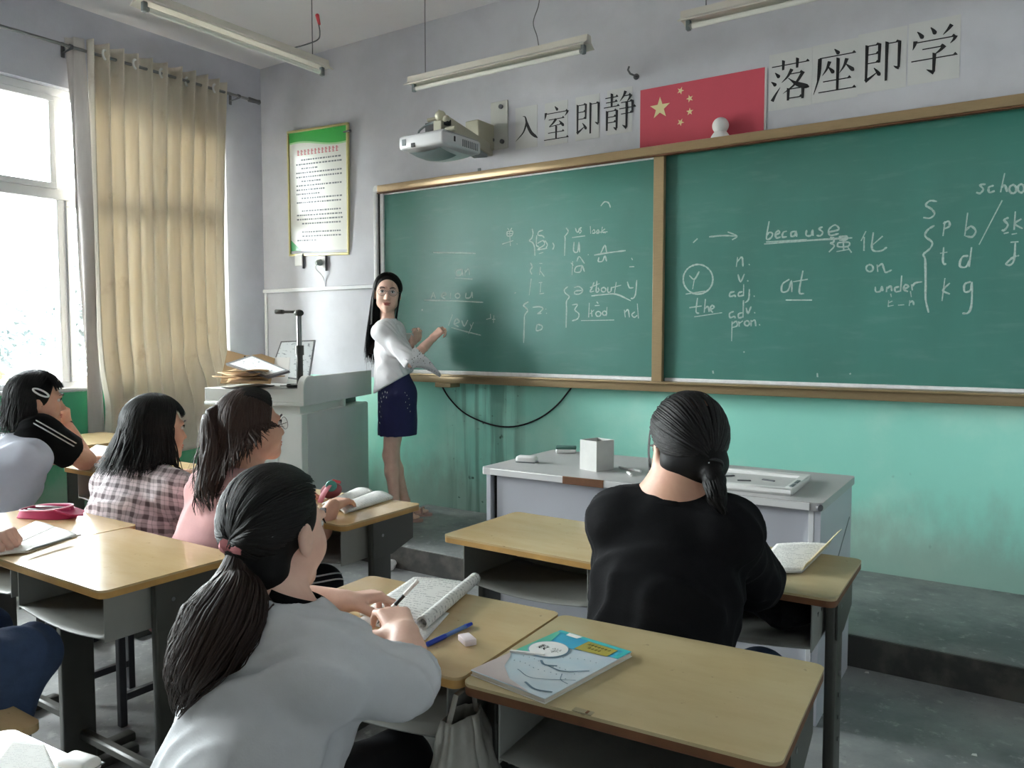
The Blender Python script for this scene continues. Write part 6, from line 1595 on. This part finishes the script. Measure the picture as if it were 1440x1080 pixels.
# ---- the woman writing on the blackboard
def woman():
    YT = 3.98
    g = lambda u, v, dy=0.0: V3(onY(u, v, YT + dy))
    hc = g(545, 412, .0); R = head_frame(138, -2, 3); hs = 1.07; yaw = 62
    t = person('woman in white lace sleeved blouse and navy skirt chalking on the blackboard', (float(g(560, 738)[0]), YT, HP))
    neck = g(545, 456); pel = g(559, 556); hw = .135
    B = Field(); sL, sR, up, f, L = torso(B, pel, neck, yaw, hw - .01, 0, .86, drop=.05)
    elR = g(577, 508, -.10); wrR = g(608, 476, .04); elL = g(566, 500, .16); wrL = g(580, 482, .18)
    arm(B, sR, elR, wrR, .9); arm(B, sL, elL, wrL, .9); add_head(B, hc, R, hs, neck, neck_r=.042)
    f0 = fwd_of(yaw); L0 = lat_of(yaw)
    hipR = pel + L0 * .055; hipL = pel - L0 * .055
    knR = g(549, 640, -.03); anR = g(556, 716, -.03); knL = g(551, 638, .10); anL = g(570, 704, .14)
    anR[2] = HP + .095; anL[2] = HP + .095
    leg(B, hipR, knR, anR, .86); leg(B, hipL, knL, anL, .86)
    for a in (anR, anL):
        he = V3(a[0], a[1], HP + .045) - f0 * .02
        B.cap(a, he, .031, .029, .02); B.cap(he + f0 * .01, he + f0 * .14 - V3(0, 0, .014), .030, .021, .03)
        for q in range(5): B.cap(he + f0 * .13 + L0 * (q - 2) * .013 - V3(0, 0, .012), he + f0 * (.175 - .006 * abs(q - 1)) + L0 * (q - 2) * .014 - V3(0, 0, .018), .010, .0085, .006)
    Hn = Field(); tip = g(634, 458, .36)
    hd = V3(g(626, 459, .10)) - wrR
    Hn.cap(elR * .4 + wrR * .6, wrR, .032, .024, .01); tips = add_hand(Hn, wrR, hd, V3(-.1, .8, -.5), side=1, thumb=.9, curls=(.7, .8, .95, 1.05), s=.95)
    Hn.cap(elL * .4 + wrL * .6, wrL, .03, .024, .01); add_hand(Hn, wrL, V3(.3, .3, .9), V3(-.7, .5, .2), side=-1, curls=(.7, .7, .8, .8), s=.95)
    field_obj('body', [(B, .006), (Hn, .0035)], M['skin_pale'], t)
    S = Field(); low = pel + V3(0, 0, -.015)
    torso(S, pel + up * .015, neck, yaw, hw, .020, .90, drop=.05)
    S.cap(pel + up * .10, pel + up * .02 - f0 * .015, .150, .165, .04, ax=f, flat=.80)
    fR = unit(wrR - elR); fL = unit(wrL - elL)
    S.cap(sR, elR, .056, .050, .035); S.cap(sL, elL, .056, .050, .035)
    S.warp(folds(.016, 85, (.1, .1, -1), 5.0)); S.warp(folds(.009, 130, (.5, .2, -.7), 1.0))
    S.plane(elR + unit(elR - sR) * .02, elR - sR, .09); S.plane(elL + unit(elL - sL) * .02, elL - sL, .09)
    q1, q2 = g(528, 553), g(584, 520); S.plane(q1, np.cross(pel - V3(0, 0, HC), q2 - q1), .6, .01)
    S.tube_cut(neck + up * .1, neck - up * .02, .054, .05)
    field_obj('blouse', [(S, .0055)], M['blouse'], t)
    ring_strip(t, 'collar', M['blouse'], neck - up * .012 + f * .006, up, f, .058, .040, .022, .005)
    # flared lace cuffs
    def cuff(el, wr, nm):
        ax = unit(wr - el); dn = unit(V3(0, 0, -1) - ax * (V3(0, 0, -1) @ ax)); sd = np.cross(ax, dn)
        def fn(u, v):
            a = 2 * PI * u; s_ = .046 + .020 * v + .006 * math.sin(6 * a) * v
            drop = (.5 + .5 * math.cos(a)) * v
            return el - ax * .03 + ax * (.135 * v) + (dn * math.cos(a) + sd * math.sin(a)) * s_ + dn * .13 * drop * v + V3(0, 0, -.035) * v * v
        return MB().surf(fn, 48, 14).build(nm, M['lace'], t, True, angle=180, thick=.003)
    cuff(elR, wrR, 'lace_cuff'); cuff(elL, wrL, 'lace_cuff')
    Sk = Field(); hem = g(559, 616, .03); top = pel + up * .125
    Sk.cap(top, pel, .116, .140, .03, ax=f, flat=.84); Sk.cap(pel, hem - V3(0, 0, .05), .140, .142, .03, ax=f0, flat=.90)
    hz = float(g(560, 612)[2]); Sk.plane((hem[0], hem[1], hz), (0, 0, -1)); Sk.plane(top + up * .02, up); Sk.warp(folds(.007, 80, (0, 0, 1), 3.0))
    Sk.cap((hem[0], hem[1], hz + .05), (hem[0], hem[1], hz - .1), .122, .122, .01, ax=f0, flat=.88, op='-')
    field_obj('skirt', [(Sk, .006)], M['skirt'], t)
    # white embroidery on the skirt
    vw = unit(V3(0, 0, HC) - pel); V = []; Fc = []
    rr = random.Random(5)
    marks = [(534, 548), (537, 553), (541, 551), (535, 560), (532, 566), (534, 572), (539, 558), (543, 559), (533, 580), (535, 587), (533, 596), (536, 565), (544, 552), (573, 556), (576, 561), (571, 566), (577, 570), (574, 575), (578, 580), (570, 552)]
    for u, v in marks:
        p = g(u, v, -.25)[None].copy()
        for _ in range(40): p -= vw * max(0.0, float(Sk.ev(p)[0]) - .0015) * .8
        n = Sk.grad(p)[0]; p = p[0]; a = rr.uniform(0, 3); x = unit(np.cross(n, V3(0, 0, 1))); y = np.cross(n, x); d = x * math.cos(a) * .4 + y; e = np.cross(n, d)
        s_ = .008 * (1 if u < 560 else .6); i = len(V); V += [p - d * s_, p + e * s_ * .45, p + d * s_, p - e * s_ * .45]; Fc.append((i, i + 1, i + 2, i + 3))
    raw('embroidery', V, Fc, M['stripe_white'], t, True, False)['kind'] = 'stuff'
    # sandals
    for a in (anR, anL):
        he = V3(a[0], a[1], HP); m = MB()
        c = he + f0 * .065
        pr2 = [(x * .047 * (1 - .18 * (y < 0)), y * .125) for x, y in ((math.cos(q) , math.sin(q)) for q in (2 * PI * k / 24 for k in range(24)))]
        Mx = Matrix(((L0[0], f0[0], 0, c[0]), (L0[1], f0[1], 0, c[1]), (0, 0, 1, HP), (0, 0, 0, 1)))
        sd = thing('x', None, None) if False else None
        m.prism(pr2, Mx, .016); s1 = m.build('sandal_sole', pm('sandal_pink', (190, 150, 140), .6) if 'sand' not in M else M['sand'], t, True); M['sand'] = s1.data.materials[0]
        for y0 in (.06, .125):
            MB().loft([he + f0 * y0 + L0 * .044 + V3(0, 0, .014), he + f0 * (y0 - .005) + L0 * .034 + V3(0, 0, .050), he + f0 * (y0 - .01) + V3(0, 0, .072 - y0 * .18), he + f0 * (y0 - .005) - L0 * .034 + V3(0, 0, .050), he + f0 * y0 - L0 * .044 + V3(0, 0, .014)], .007, 8).build('sandal_strap', M['sand'], s1, True)
    face_parts(t, hc, R, hs, M['lip'])
    # long straight hair parted in the middle
    C = Field(); hair_cap(C, hc, R, 1.0 * hs, .42, -.5)
    b0 = hc + R @ V3(0, -.075, -.03); b1 = V3(b0[0], b0[1], neck[2] + .0); b2 = g(523, 492, -.02)
    C.chain([b0, b1, b2], [.055, .045, .03], .03)
    field_obj('hair', [(C, .006)], M['hair_brown_cap'], t)
    paths = []
    for i in range(460):
        a = RNG.uniform(-2.0, 2.0); sgn = 1 if a > 0 else -1
        top = unit(V3(.04 * sgn + RNG.normal() * .02, .5 - abs(RNG.normal()) * .5, 1)); sd_ = unit(V3(math.sin(a), -math.cos(a), -.1))
        p = on_head(hc, R, slerp_path(top, sd_, 14), .975 * hs, .003 + .007 * RNG.random()); e = p[-1]
        q = np.linspace(0, 1, 18)[1:, None]; fr = abs(a) > 1.75
        z1 = neck[2] + .0 if fr else float(g(520, 502)[2]) + RNG.normal() * .03
        tgt = g(521, 500, -.02) + R @ V3(math.sin(a) * .045, 0, 0)
        w = (q ** .8) * (.25 if fr else .75)
        hang = e + V3(0, 0, -1) * (e[2] - z1) * q
        hang[:, :2] = hang[:, :2] * (1 - w) + (tgt[:2] + RNG.normal(size=2) * .012) * w
        P = np.concatenate([p, hang]); P[13:] = S.push(P[13:], .006, 3); paths.append(P)
    ribbons('hair_strand', paths, .007, M['hair'], t, out=hc)['kind'] = 'stuff'
    # things she holds: stick of chalk and a small notebook
    tp = (tips[0] + tips[4]) / 2; o = thing('chalk_stick', 'white chalk held by the woman at the blackboard', 'chalk', tuple(tp))
    e = V3(onY(633, 459, YL - .012)); d = unit(e - tp); MB().cyl(tuple(tp - d * .02), tuple(tp + d * .045), .005, n=10).build('stick', M['white_plastic'], o, True)
    c = g(578, 483, .20); o = thing('small_notebook', 'small pale notebook held at the chest of the woman', 'notebook', tuple(c))
    Rm = Matrix.Rotation(math.radians(-20), 3, 'Z') @ Matrix.Rotation(math.radians(12), 3, 'X')
    MB().box(tuple(c), (.10, .012, .14), Rm, .002).build('cover', M['pod_white'], o, True); MB().box(tuple(c + V3(.004, -.002, .003)), (.098, .006, .14), Rm, .001).build('pages', M['paper'], o, True)
woman()
# ------------------------------------------------------------------ things on and around the desks
def print_mat(name, base=(226, 226, 222), ink=(120, 122, 124), f=130.0, amt=.55):
    t = NT(name); o = t.sep(t.uv())
    ln = t.mr(t.math('ABSOLUTE', t.math('SUBTRACT', t.math('FRACT', t.math('MULTIPLY', o[1], f / 6)), .5)), .16, .24, 1, 0)
    wd = t.mr(t.noise(t.map(t.uv(), (f / 3, f / 6, 1)), 1.0, 2), .46, .54)
    blk = t.mr(t.noise(t.map(t.uv(), (3, 4, 1)), 1.3, 1), .36, .44)
    fac = t.math('MULTIPLY', t.math('MULTIPLY', ln, wd), t.math('MULTIPLY', blk, amt))
    t.set(t.b, 'Base Color', t.mix(fac, rgba(base), rgba(ink))); t.set(t.b, 'Roughness', .75); return t.m
M['print'] = print_mat('printed_page')
M['print_faint'] = print_mat('faint_page', amt=.25)
def page(par, name, mat, A, B, C_, D_2, bend=None, nu=14, nv=10, th=.0015, w=True):
    """page spanned by A(bottom-left) B(bottom-right) C D with a height profile bend(u,v); has UVs"""
    A, B, C_, D_2 = [Vector(k) for k in (A, B, C_, D_2)]; V = []; U = []; F = []
    for i in range(nu + 1):
        for j in range(nv + 1):
            u, v = i / nu, j / nv; p = (A * (1 - u) + B * u) * (1 - v) + (D_2 * (1 - u) + C_ * u) * v
            if bend: p = p + Vector((0, 0, bend(u, v)))
            V.append(p); U.append((u, v))
    for i in range(nu):
        for j in range(nv):
            a = i * (nv + 1) + j; F.append((a, a + nv + 1, a + nv + 2, a + 1))
    o = raw(name, V, F, mat, par, w, True, U); m = o.modifiers.new('paper_thickness', 'SOLIDIFY'); m.thickness = th; m.offset = -1; return o
Z0 = ZT + .0006
# ---- maths textbook
def textbook():
    w, h, th = .178, .272, .0085
    t = thing('textbook', 'blue school textbook with a white circle title lying on the right desk', 'book', (-.768, 1.284, Z0), math.radians(-7.5))
    MB().rng((-w / 2, -h / 2, 0), (w / 2, h / 2, .001)).build('back_cover', M['paper'], t)
    MB().rng((-w / 2 + .002, -h / 2 + .002, .001), (w / 2 - .002, h / 2 - .002, th)).build('pages', pm('page_edges', (214, 206, 194), .8, .1, 60, scale=(1, 1, 12)), t)
    c = MB().rng((-w / 2, -h / 2, th), (w / 2, h / 2, th + .0012), .0004).build('front_cover', pm('cover_pale_blue', (178, 202, 214), .35, .25, 9, col2=(206, 212, 216), coat=.3), t)
    z = th + .0018
    def P(u, v): return ((u - .5) * w, (v - .5) * h)
    def patch(name, poly, mat, dz=0.0):
        m = MB(); m.face([(*P(u, v), z + dz) for u, v in poly]); bmesh.ops.triangulate(m.bm, faces=m.bm.faces[:]); return m.build(name, mat, c, smooth=False)
    patch('printed_band', [(0.005, .47), (.12, .50), (.40, .735), (.70, .80), (.995, .82), (.995, .995), (.005, .995)], pm('cover_blue', (54, 150, 196), .35, .35, 5, col2=(72, 176, 190)))
    patch('printed_edge', [(.93, .82), (.995, .82), (.995, .955), (.93, .955)], pm('cover_teal', (70, 190, 190), .35), .0004)
    patch('printed_edge', [(.03, .955), (.995, .955), (.995, .995), (.03, .995)], pm('cover_teal_2', (70, 190, 190), .35), .0004)
    patch('printed_edge', [(.005, .47), (.12, .50), (.22, .58), (.06, .95), (.005, .95)], pm('cover_green', (86, 176, 150), .35), .0004)
    sq = patch('printed_square', [(.47, .76), (.87, .80), (.87, .945), (.47, .945)], pm('cover_olive', (168, 158, 72), .4), .0008)
    patch('printed_corner', [(.003, .003), (.8, .003), (.45, .07), (.20, .20), (.09, .34), (.003, .42)], pm('cover_rose_grey', (196, 184, 182), .45, .15, 12), .0004)
    patch('printed_label', [(.16, .93), (.32, .93), (.34, .985), (.15, .985)], M['paper'], .0008)
    ring = [(.27 + .235 * math.cos(a), .63 + .235 * w / h * math.sin(a)) for a in (2 * PI * k / 36 for k in range(36))]
    patch('title_ring', ring, pm('cover_mid_blue', (126, 164, 186), .4), .0008)
    patch('title_disc', [(.27 + (u - .27) * .93, .63 + (v - .63) * .93) for u, v in ring], pm('cover_white', (228, 228, 226), .4), .0012)
    shu = [D_((12, 92), (17, 86), (21, 80)), P_((44, 94), (40, 86), (36, 80)), H(6, 74, 50, 74), V_(28, 96, 58), P_((27, 73), (18, 64), (5, 57)), N_((30, 73), (38, 66), (50, 58)), P_((28, 54), (22, 36), (10, 22)), N_((14, 40), (28, 24), (46, 6)), P_((42, 46), (32, 20), (6, 4)), H(4, 44, 50, 44), P_((68, 98), (64, 78), (54, 62)), H(62, 78, 96, 78), P_((88, 78), (78, 34), (48, 2)), N_((60, 60), (74, 26), (98, 3))]
    m = MB(); k = 0
    for g, ox in ((shu, -.026), (GL['xue'], .004)):
        for poly in song(g):
            m.face([(P(.27, .63)[0] + ox + (x - 0) * .00024 * 1.0, P(.27, .63)[1] - .011 + y * .00023, z + .0016 + k * .00001) for x, y in poly]); k += 1
    bmesh.ops.triangulate(m.bm, faces=m.bm.faces[:]); m.build('printed_title', M['ink'], c, smooth=False)
    m = MB()
    for r_, (v0, u0, n) in enumerate(((.895, .52, 7), (.84, .58, 4))):
        for i in range(n):
            x, y = P(u0 + i * .045, v0); m.rng((x, y, z + .0010), (x + .005, y + .0016, z + .0012)).rng((x + .002, y - .003, z + .0010), (x + .0035, y + .005, z + .0012)).rng((x, y - .003, z + .0010), (x + .005, y - .002, z + .0012))
    m.build('fine_print', pm('olive_ink', (112, 102, 50), .6), c, smooth=False)['kind'] = 'stuff'
    m = MB()
    for r_ in range(3):
        for i in range(11):
            x, y = P(.18 + .07 * i, .52 - .10 * r_ + .012 * math.sin(i) + .015 * i * (r_ == 0)); m.cyl((x, y, z + .0002), (x, y, z + .0008), .0011, n=6)
    m.build('printed_dots', pm('dot_grey', (150, 168, 178), .5), c, smooth=False)['kind'] = 'stuff'
    for pts, wd in (([(.40, .44), (.50, .40), (.62, .44)], .0026), ([(.55, .40), (.75, .40), (.95, .52)], .0016), ([(.62, .10), (.80, .06), (.97, .10)], .0024), ([(.36, .22), (.62, .18), (.98, .34)], .0010), ([(.78, .36), (.86, .28), (.97, .26)], .0009)):
        q = spline([(*P(u, v), z + .0006) for u, v in pts], 6); m = MB(); m.loft(q, wd, 4, True, (1, .15)); m.build('printed_curve', pm('curve_dark', (92, 118, 134), .5), c)
    m = MB(); a = Vector((*P(0.0, .43), z)); m.prism([(0, 0), (.062, .030), (.058, .036), (-.001, .006)], Matrix.Translation((*P(.003, .40), z)), .004); m.build('curled_corner', M['paper'], c)
textbook()
# tape patch on the front edge of that desk
p = Vector(onZ(820, 1001, Z0)); o = MB().box((0, 0, .0008), (.036, .014, .0012), None, .0003).build('tape_patch', pm('worn_tape', (150, 140, 112), .3)); o.location = p; o.rotation_euler = (0, 0, math.radians(2))
tag(o, 'greyish tape patch stuck near the front edge of the right desk', 'tape')
dm = MB().box((.008, 0, .0018), (.004, .010, .0008), None).build('dark_chip', M['edge_brown'], o)
# ---- workbook rolled at one side, with loose sheet under it
def workbook():
    zz = Z0 + .006
    TL, TR, BR, BL = [Vector(onZ(u, v, zz)) for u, v in ((582, 811), (664, 820), (594, 880), (506, 862))]
    t = thing('workbook', 'open printed workbook with its right side rolled up, under the writing hand', 'book', ((TL.x + BR.x) / 2, (TL.y + BR.y) / 2, Z0 + .0015))
    page(t, 'open_page', M['print'], BL, BR, TR, TL, lambda u, v: .004 * math.sin(PI * u), th=.006)
    r = .0155; d = (TR - BR); ax = d.normalized(); out = Vector((ax.y, -ax.x, 0)); c0 = BR + out * .004 - ax * .012; c1 = TR + out * .004 + ax * .01
    V = []; U = []; F = []; n = 40; k = 12
    for i in range(k + 1):
        c = c0 + (c1 - c0) * (i / k)
        for j in range(n + 1):
            a = -PI / 2 + 2 * PI * 1.75 * j / n; rr = r * (1 - .32 * j / n)
            V.append(c + Vector((0, 0, r - .005)) + out * math.cos(a) * rr + Vector((0, 0, 1)) * math.sin(a) * rr); U.append((j / n, i / k))
    for i in range(k):
        for j in range(n):
            a = i * (n + 1) + j; F.append((a, a + n + 1, a + n + 2, a + 1))
    ro = raw('rolled_pages', V, F, M['print'], t, True, True, U); ro.modifiers.new('paper_thickness', 'SOLIDIFY').thickness = .0012
    q = [Vector(onZ(u, v, Z0 + .001)) for u, v in ((500, 872), (598, 900), (632, 862), (560, 842))]
    s = thing('loose_sheet', 'white loose sheet of paper lying under the rolled workbook', 'paper', ((q[0].x + q[2].x) / 2, (q[0].y + q[2].y) / 2, Z0))
    page(s, 'sheet', M['print_faint'], *q, th=.0006)
    q = [Vector(onZ(u, v, Z0 + .0035)) for u, v in ((505, 868), (538, 884), (560, 858), (530, 846))]
workbook()
def pen(name, label, a, b, r, parts, cat='pen'):
    a, b = Vector(a), Vector(b); d = b - a; t = thing(name, label, cat, (a + b) / 2)
    for nm, f0, f1, r0, r1, mat in parts: MB().cyl(a + d * f0, a + d * f1, r * r0, r * r1, 12).build(nm, mat, t, True)
    return t
M['blue_pen'] = pm('blue_plastic', (28, 62, 168), .3)
M['blue_clear'] = pm('clear_blue_plastic', (96, 128, 186), .2)
M['grey_clear'] = pm('clear_grey_plastic', (168, 172, 170), .25)
a = onZ(597, 908, Z0 + .005); b = onZ(663, 877, Z0 + .005)
pen('ballpoint_pen', 'blue ballpoint pen lying on the desk beside the white eraser', a, b, .0052, [('tip', 0, .06, .25, .8, M['blue_pen']), ('grip', .06, .42, 1.05, 1.05, M['blue_pen']), ('shaft', .42, .86, .9, .9, M['blue_clear']), ('cap', .86, 1.0, 1.0, .7, M['blue_pen'])])
p = onZ(657, 904, Z0); o = thing('eraser', 'small white block eraser on the desk beside the blue pen', 'eraser', p, math.radians(-30))
MB().rng((-.021, -.013, 0), (.021, .013, .014), .003, 2).build('block', pm('eraser_white', (226, 214, 216), .7), o)
a = V3(onZ(541, 866, Z0 + .030)); b = V3(onY(588, 816, a[1] + .045)); a = a - (b - a) * .22
pen('gel_pen', 'black and clear pen held in the hand of the girl writing', a, b, .0045, [('tip', 0, .08, .2, .7, M['steel']), ('grip', .08, .38, 1.0, 1.0, M['dark']), ('ring', .38, .44, 1.05, 1.05, M['white_plastic']), ('shaft', .44, .66, .95, .95, M['dark']), ('barrel', .66, 1.0, 1.0, 1.0, M['paper'])])
# ---- notebook, pen and pencil case at the left edge
def open_book(name, label, A, B, C_, D_2, z, lift=.010, mat=None, group=None, th=.006):
    """corners: A near-left, B near-right, C far-right, D far-left; spine in the middle"""
    A, B, C_, D_2 = [Vector((*k[:2], z)) for k in (A, B, C_, D_2)]; mA = (A + B) / 2; mD = (C_ + D_2) / 2; c = (mA + mD) / 2
    t = thing(name, label, 'book', c, group=group); b = lambda s: (lambda u, v: th + lift * math.sin(PI * min(1, (u if s else 1 - u) * .9 + .1)) ** .8)
    page(t, 'left_page', mat or M['print_faint'], A, mA, mD, D_2, b(False), th=th); page(t, 'right_page', mat or M['print_faint'], mA, B, C_, mD, b(True), th=th)
    return t
nA, nB, nC, nD = onZ(-60, 790, Z0), onZ(40, 778, Z0), onZ(108, 754, Z0), onZ(50, 735, Z0)
open_book('open_notebook', 'open white notebook under the hand at the left edge', nA, nB, nC, nD, Z0, .004)
a = onZ(36, 775, Z0 + .0155); b = onZ(114, 752, Z0 + .0155)
pen('grey_pen', 'thin grey pen lying along the open notebook edge at the left', a, b, .004, [('tip', 0, .1, .3, .9, M['steel']), ('shaft', .1, .8, 1, 1, M['projector_grey']), ('cap', .8, 1, .9, .7, M['grey_clear'])])
def pencil_case():
    c = V3(onZ(66, 727, Z0)); t = thing('pencil_case', 'open magenta pencil case on the desk at the left edge', 'pencil case', c, math.radians(24))
    mg = pm('magenta_cloth', (186, 36, 92), .6, .15, 30); pk = pm('pink_zip', (226, 150, 172), .5)
    L_, W_, H_ = .205, .085, .034
    def f(u, v):
        a = 2 * PI * u; e = lambda x: math.copysign(abs(x) ** .7, x)
        k = 1 - .12 * v + .05 * math.sin(2 * a); sag = .010 * math.sin(a + 1) * v
        return (e(math.cos(a)) * L_ / 2 * k, e(math.sin(a)) * W_ / 2 * k, v * H_ + sag * .8)
    MB().surf(f, 44, 8).build('case_wall', mg, t, angle=180, thick=.003)
    MB().prism([(f(k / 44, 0)[0] * .97, f(k / 44, 0)[1] * .97) for k in range(44)], Matrix.Identity(4), .003).build('case_bottom', mg, t)
    MB().loft([f(k / 44, 1.0) for k in range(45)], .0025, 6, False).build('zip_edge', pk, t)
    for i, (y, r, mt) in enumerate(((-.018, .0, M['white_plastic']), (.0, .12, M['dark']), (.016, -.08, M['paper']), (.02, .2, M['steel']))):
        MB().box((-.01 + .01 * i, y, .018 + .004 * i), (.14, .010, .009), Matrix.Rotation(r, 3, 'Z') @ Matrix.Rotation(.06, 3, 'Y'), .003).build('pencil', mt, t)
    MB().prism([(0, -.04), (.06, -.035), (.085, 0), (.06, .035), (0, .04)], Matrix.Translation((.06, 0, .030)) @ Matrix.Rotation(.25, 4, 'Y'), .006).build('case_flap', mg, t)
pencil_case()
# ---- books of the front row
k = [onZ(*q, Z0) for q in ((452, 712), (486, 724), (553, 702), (500, 690))]
t = open_book('open_book', 'open white book on the front row desk of the girl in pink', k[0], k[1], k[2], k[3], Z0, .012, th=.010)
A = V3(onZ(1052, 812, Z0)); B = V3(onZ(1128, 806, Z0)); Cc = V3(onZ(1166, 768, Z0)); Dd = V3(onZ(1092, 768, Z0))
t = thing('open_book', 'open book with a raised cream page on the desk of the girl in black', 'book', (A + Cc) / 2)
page(t, 'left_page', M['print'], A, B, Cc, Dd, lambda u, v: .008 + .004 * math.sin(PI * u), th=.008)
up_ = V3(.028, .03, .042)
page(t, 'raised_page', pm('cream_page', (214, 200, 158), .7, .05, 10), B, B + up_ * .55, Cc + up_, Cc, lambda u, v: .008 + .006 * math.sin(PI * u), th=.0012)
for i, (q, nm) in enumerate(((((110, 652), (150, 658), (172, 640), (132, 632)), 'white exercise book lying at the right end of the clip girl desk'), (((118, 640), (150, 644), (165, 632), (136, 628)), 'thin grey notebook under the white exercise book by the plaid girl'))):
    k = [onZ(*p, Z0 + .016 * (1 - i)) for p in q]; c = sum(k) / 4
    t = thing('exercise_book', nm, 'book', (c[0], c[1], Z0 + .016 * (1 - i))); page(t, 'cover', M['paper'] if i == 0 else M['grey_metal'], *k, th=.012)
    for m_ in t.children: m_.modifiers[0].offset = 1
def pouch():
    p = V3(onZ(466, 700, Z0)); t = thing('pink_pouch', 'rose pouch with teal badge and hanging pink strap on the desk corner', 'pouch', tuple(p))
    MB().ball(tuple(p + V3(0, 0, .028)), (.030, .05, .030), None, 18, 12).build('pouch_body', pm('rose_cloth', (150, 74, 78), .8, .2, 20), t, True)
    n = unit(V3(0, 0, HC) - p); c = p + n * .034 + V3(0, 0, .046)
    MB().cyl(tuple(c), tuple(c + n * .006), .022, .020, 18).build('round_badge', pm('teal_badge', (60, 150, 140), .5, .3, 60), t, True)
    MB().loft(spline([tuple(p + V3(.02, -.03, .055)), tuple(p + V3(.03, -.075, .02)), tuple(p + V3(.025, -.10, -.05)), tuple(p + V3(.015, -.105, -.13))]), .014, 8, True, (1, .22)).build('strap', pm('pink_strap', (212, 130, 142), .7), t, True)
    MB().loft([tuple(p + V3(-.02, .03, .05)), tuple(p + V3(.0, .01, .066)), tuple(p + V3(.03, .02, .06))], .006, 6).build('red_zip', M['red_tape'], t, True)
pouch()
# ---- bottom left desk: sheet and a white rounded case
k = [onZ(*q, Z0) for q in ((-30, 1100), (80, 1085), (62, 1046), (18, 1040))]
t = thing('loose_sheet', 'white printed sheet on the bright desk at the bottom left corner', 'paper', tuple(sum(k) / 4)); page(t, 'sheet', M['print_faint'], *k, th=.0008)
p = onZ(112, 1086, Z0); o = thing('glasses_case', 'white rounded case on the bright desk at the bottom edge', 'case', p, math.radians(10))
MB().rng((-.03, -.018, 0), (.03, .018, .024), .011, 4).build('shell', M['white_plastic'], o, angle=60)
MB().rng((-.0305, -.0185, .011), (.0305, .0185, .013), .0008).build('seam', M['projector_grey'], o)
# ---- crumpled and soft things
def crumple(name, label, cat, c, r, mat, seed, parts='paper_body', par=None, kind=None, f=9.0, amp=.28, floor=None):
    rs = np.random.default_rng(seed); n1, n2 = 26, 18; V = []; F = []; r = V3(r)
    dirs = rs.normal(size=(14, 3)); dirs /= np.linalg.norm(dirs, axis=1, keepdims=True); off = rs.uniform(.62, 1.0, 14)
    for i in range(n2 + 1):
        for j in range(n1):
            a = 2 * PI * j / n1; b = PI * i / n2; d = V3(math.sin(b) * math.cos(a), math.sin(b) * math.sin(a), math.cos(b))
            s = min(1.0, min(o_ / max(d @ q, .05) for q, o_ in zip(dirs, off))) * (1 + amp * .3 * float(nz(d[None] * 1.0, f, seed)[0]))
            p = V3(c) + d * r * s
            if floor is not None: p[2] = max(p[2], floor)
            V.append(p)
    for i in range(n2):
        for j in range(n1): a = i * n1 + j; b = i * n1 + (j + 1) % n1; F.append((a, a + n1, b + n1, b))
    t = par or thing(name, label, cat, (c[0], c[1], floor if floor is not None else c[2] - r[2]))
    raw(parts, V, F, mat, t, True, False); return t
p = onZ(546, 800, 0); crumple('crumpled_tissue', 'crumpled white tissue on the floor beside the front row desk leg', 'tissue', (p[0], p[1], .028), (.055, .045, .04), M['paper'], 3, 'tissue_body', floor=0.001)
bag_m = pm('translucent_bag', (176, 174, 164), .35, .25, 14, bump=.5, bs=18, spec=.6)
def plastic_bag():
    t = thing('plastic_bag', 'crinkled whitish plastic bag hanging between the two nearest desks', 'bag', (-.905, 1.205, .30))
    def f(u, v):
        a = 2 * PI * u; k = (.35 + .65 * math.sin(min(1, v * 1.1 + .12) * PI * .62)) * (1 + .10 * math.sin(5 * a + 4 * v) + .06 * math.sin(11 * a - 7 * v) + .05 * math.sin(23 * v + 3 * a))
        return (-.905 + .045 * k * math.cos(a), 1.175 + .10 * k * math.sin(a), .655 - .33 * v + .012 * math.sin(7 * a) * v)
    MB().surf(f, 60, 30).build('bag_body', bag_m, t, True, angle=180, thick=.001)
    MB().loft([(-.905, 1.13, .64), (-.90, 1.15, .70), (-.90, 1.20, .705), (-.905, 1.22, .64)], .006, 6, True, (1, .3)).build('bag_handle', bag_m, t, True)
plastic_bag()
def bin_item(x, y, name, label, cat, r, mat, seed): return crumple(name, label, cat, (x, y, .60 + r[2]), r, mat, seed, 'soft_body', floor=.602)
bin_item(-.58, 2.12, 'school_bag', 'black school bag pushed into the desk bin of the girl in black', 'bag', (.11, .10, .055), M['black_cloth'], 5)
t = crumple('crumpled_paper', 'grey crumpled paper in the desk bin beside the black bag', 'paper', (-.71, 2.06, .635), (.05, .04, .034), M['paper_grey'], 8, 'paper_body', floor=.602)
bin_item(-3.58, 2.13, 'school_bag', 'dark school bag in the desk bin under the clip girl elbow', 'bag', (.15, .11, .055), M['black_cloth'], 6)
for i, (u, v) in enumerate(((1305, 954), (1219, 946), (1360, 962), (1370, 1062))):
    p = onZ(u, v, 0); o = raw('paper_scrap', [(p[0] - .008, p[1] - .006, .001), (p[0] + .009, p[1] - .004, .001), (p[0] + .006, p[1] + .007, .004), (p[0] - .006, p[1] + .005, .002)], [(0, 1, 2, 3)], M['paper'], None, False, False)
    o.modifiers.new('paper_thickness', 'SOLIDIFY').thickness = .0008
    tag(o, ('tiny white paper scrap by the foot of the platform, nearest the board middle', 'tiny white paper scrap beside the lower corner of the teacher desk', 'tiny white paper scrap near the platform at the right edge', 'tiny white paper scrap on the open floor at the right')[i], 'scrap', 'litter on the floor')
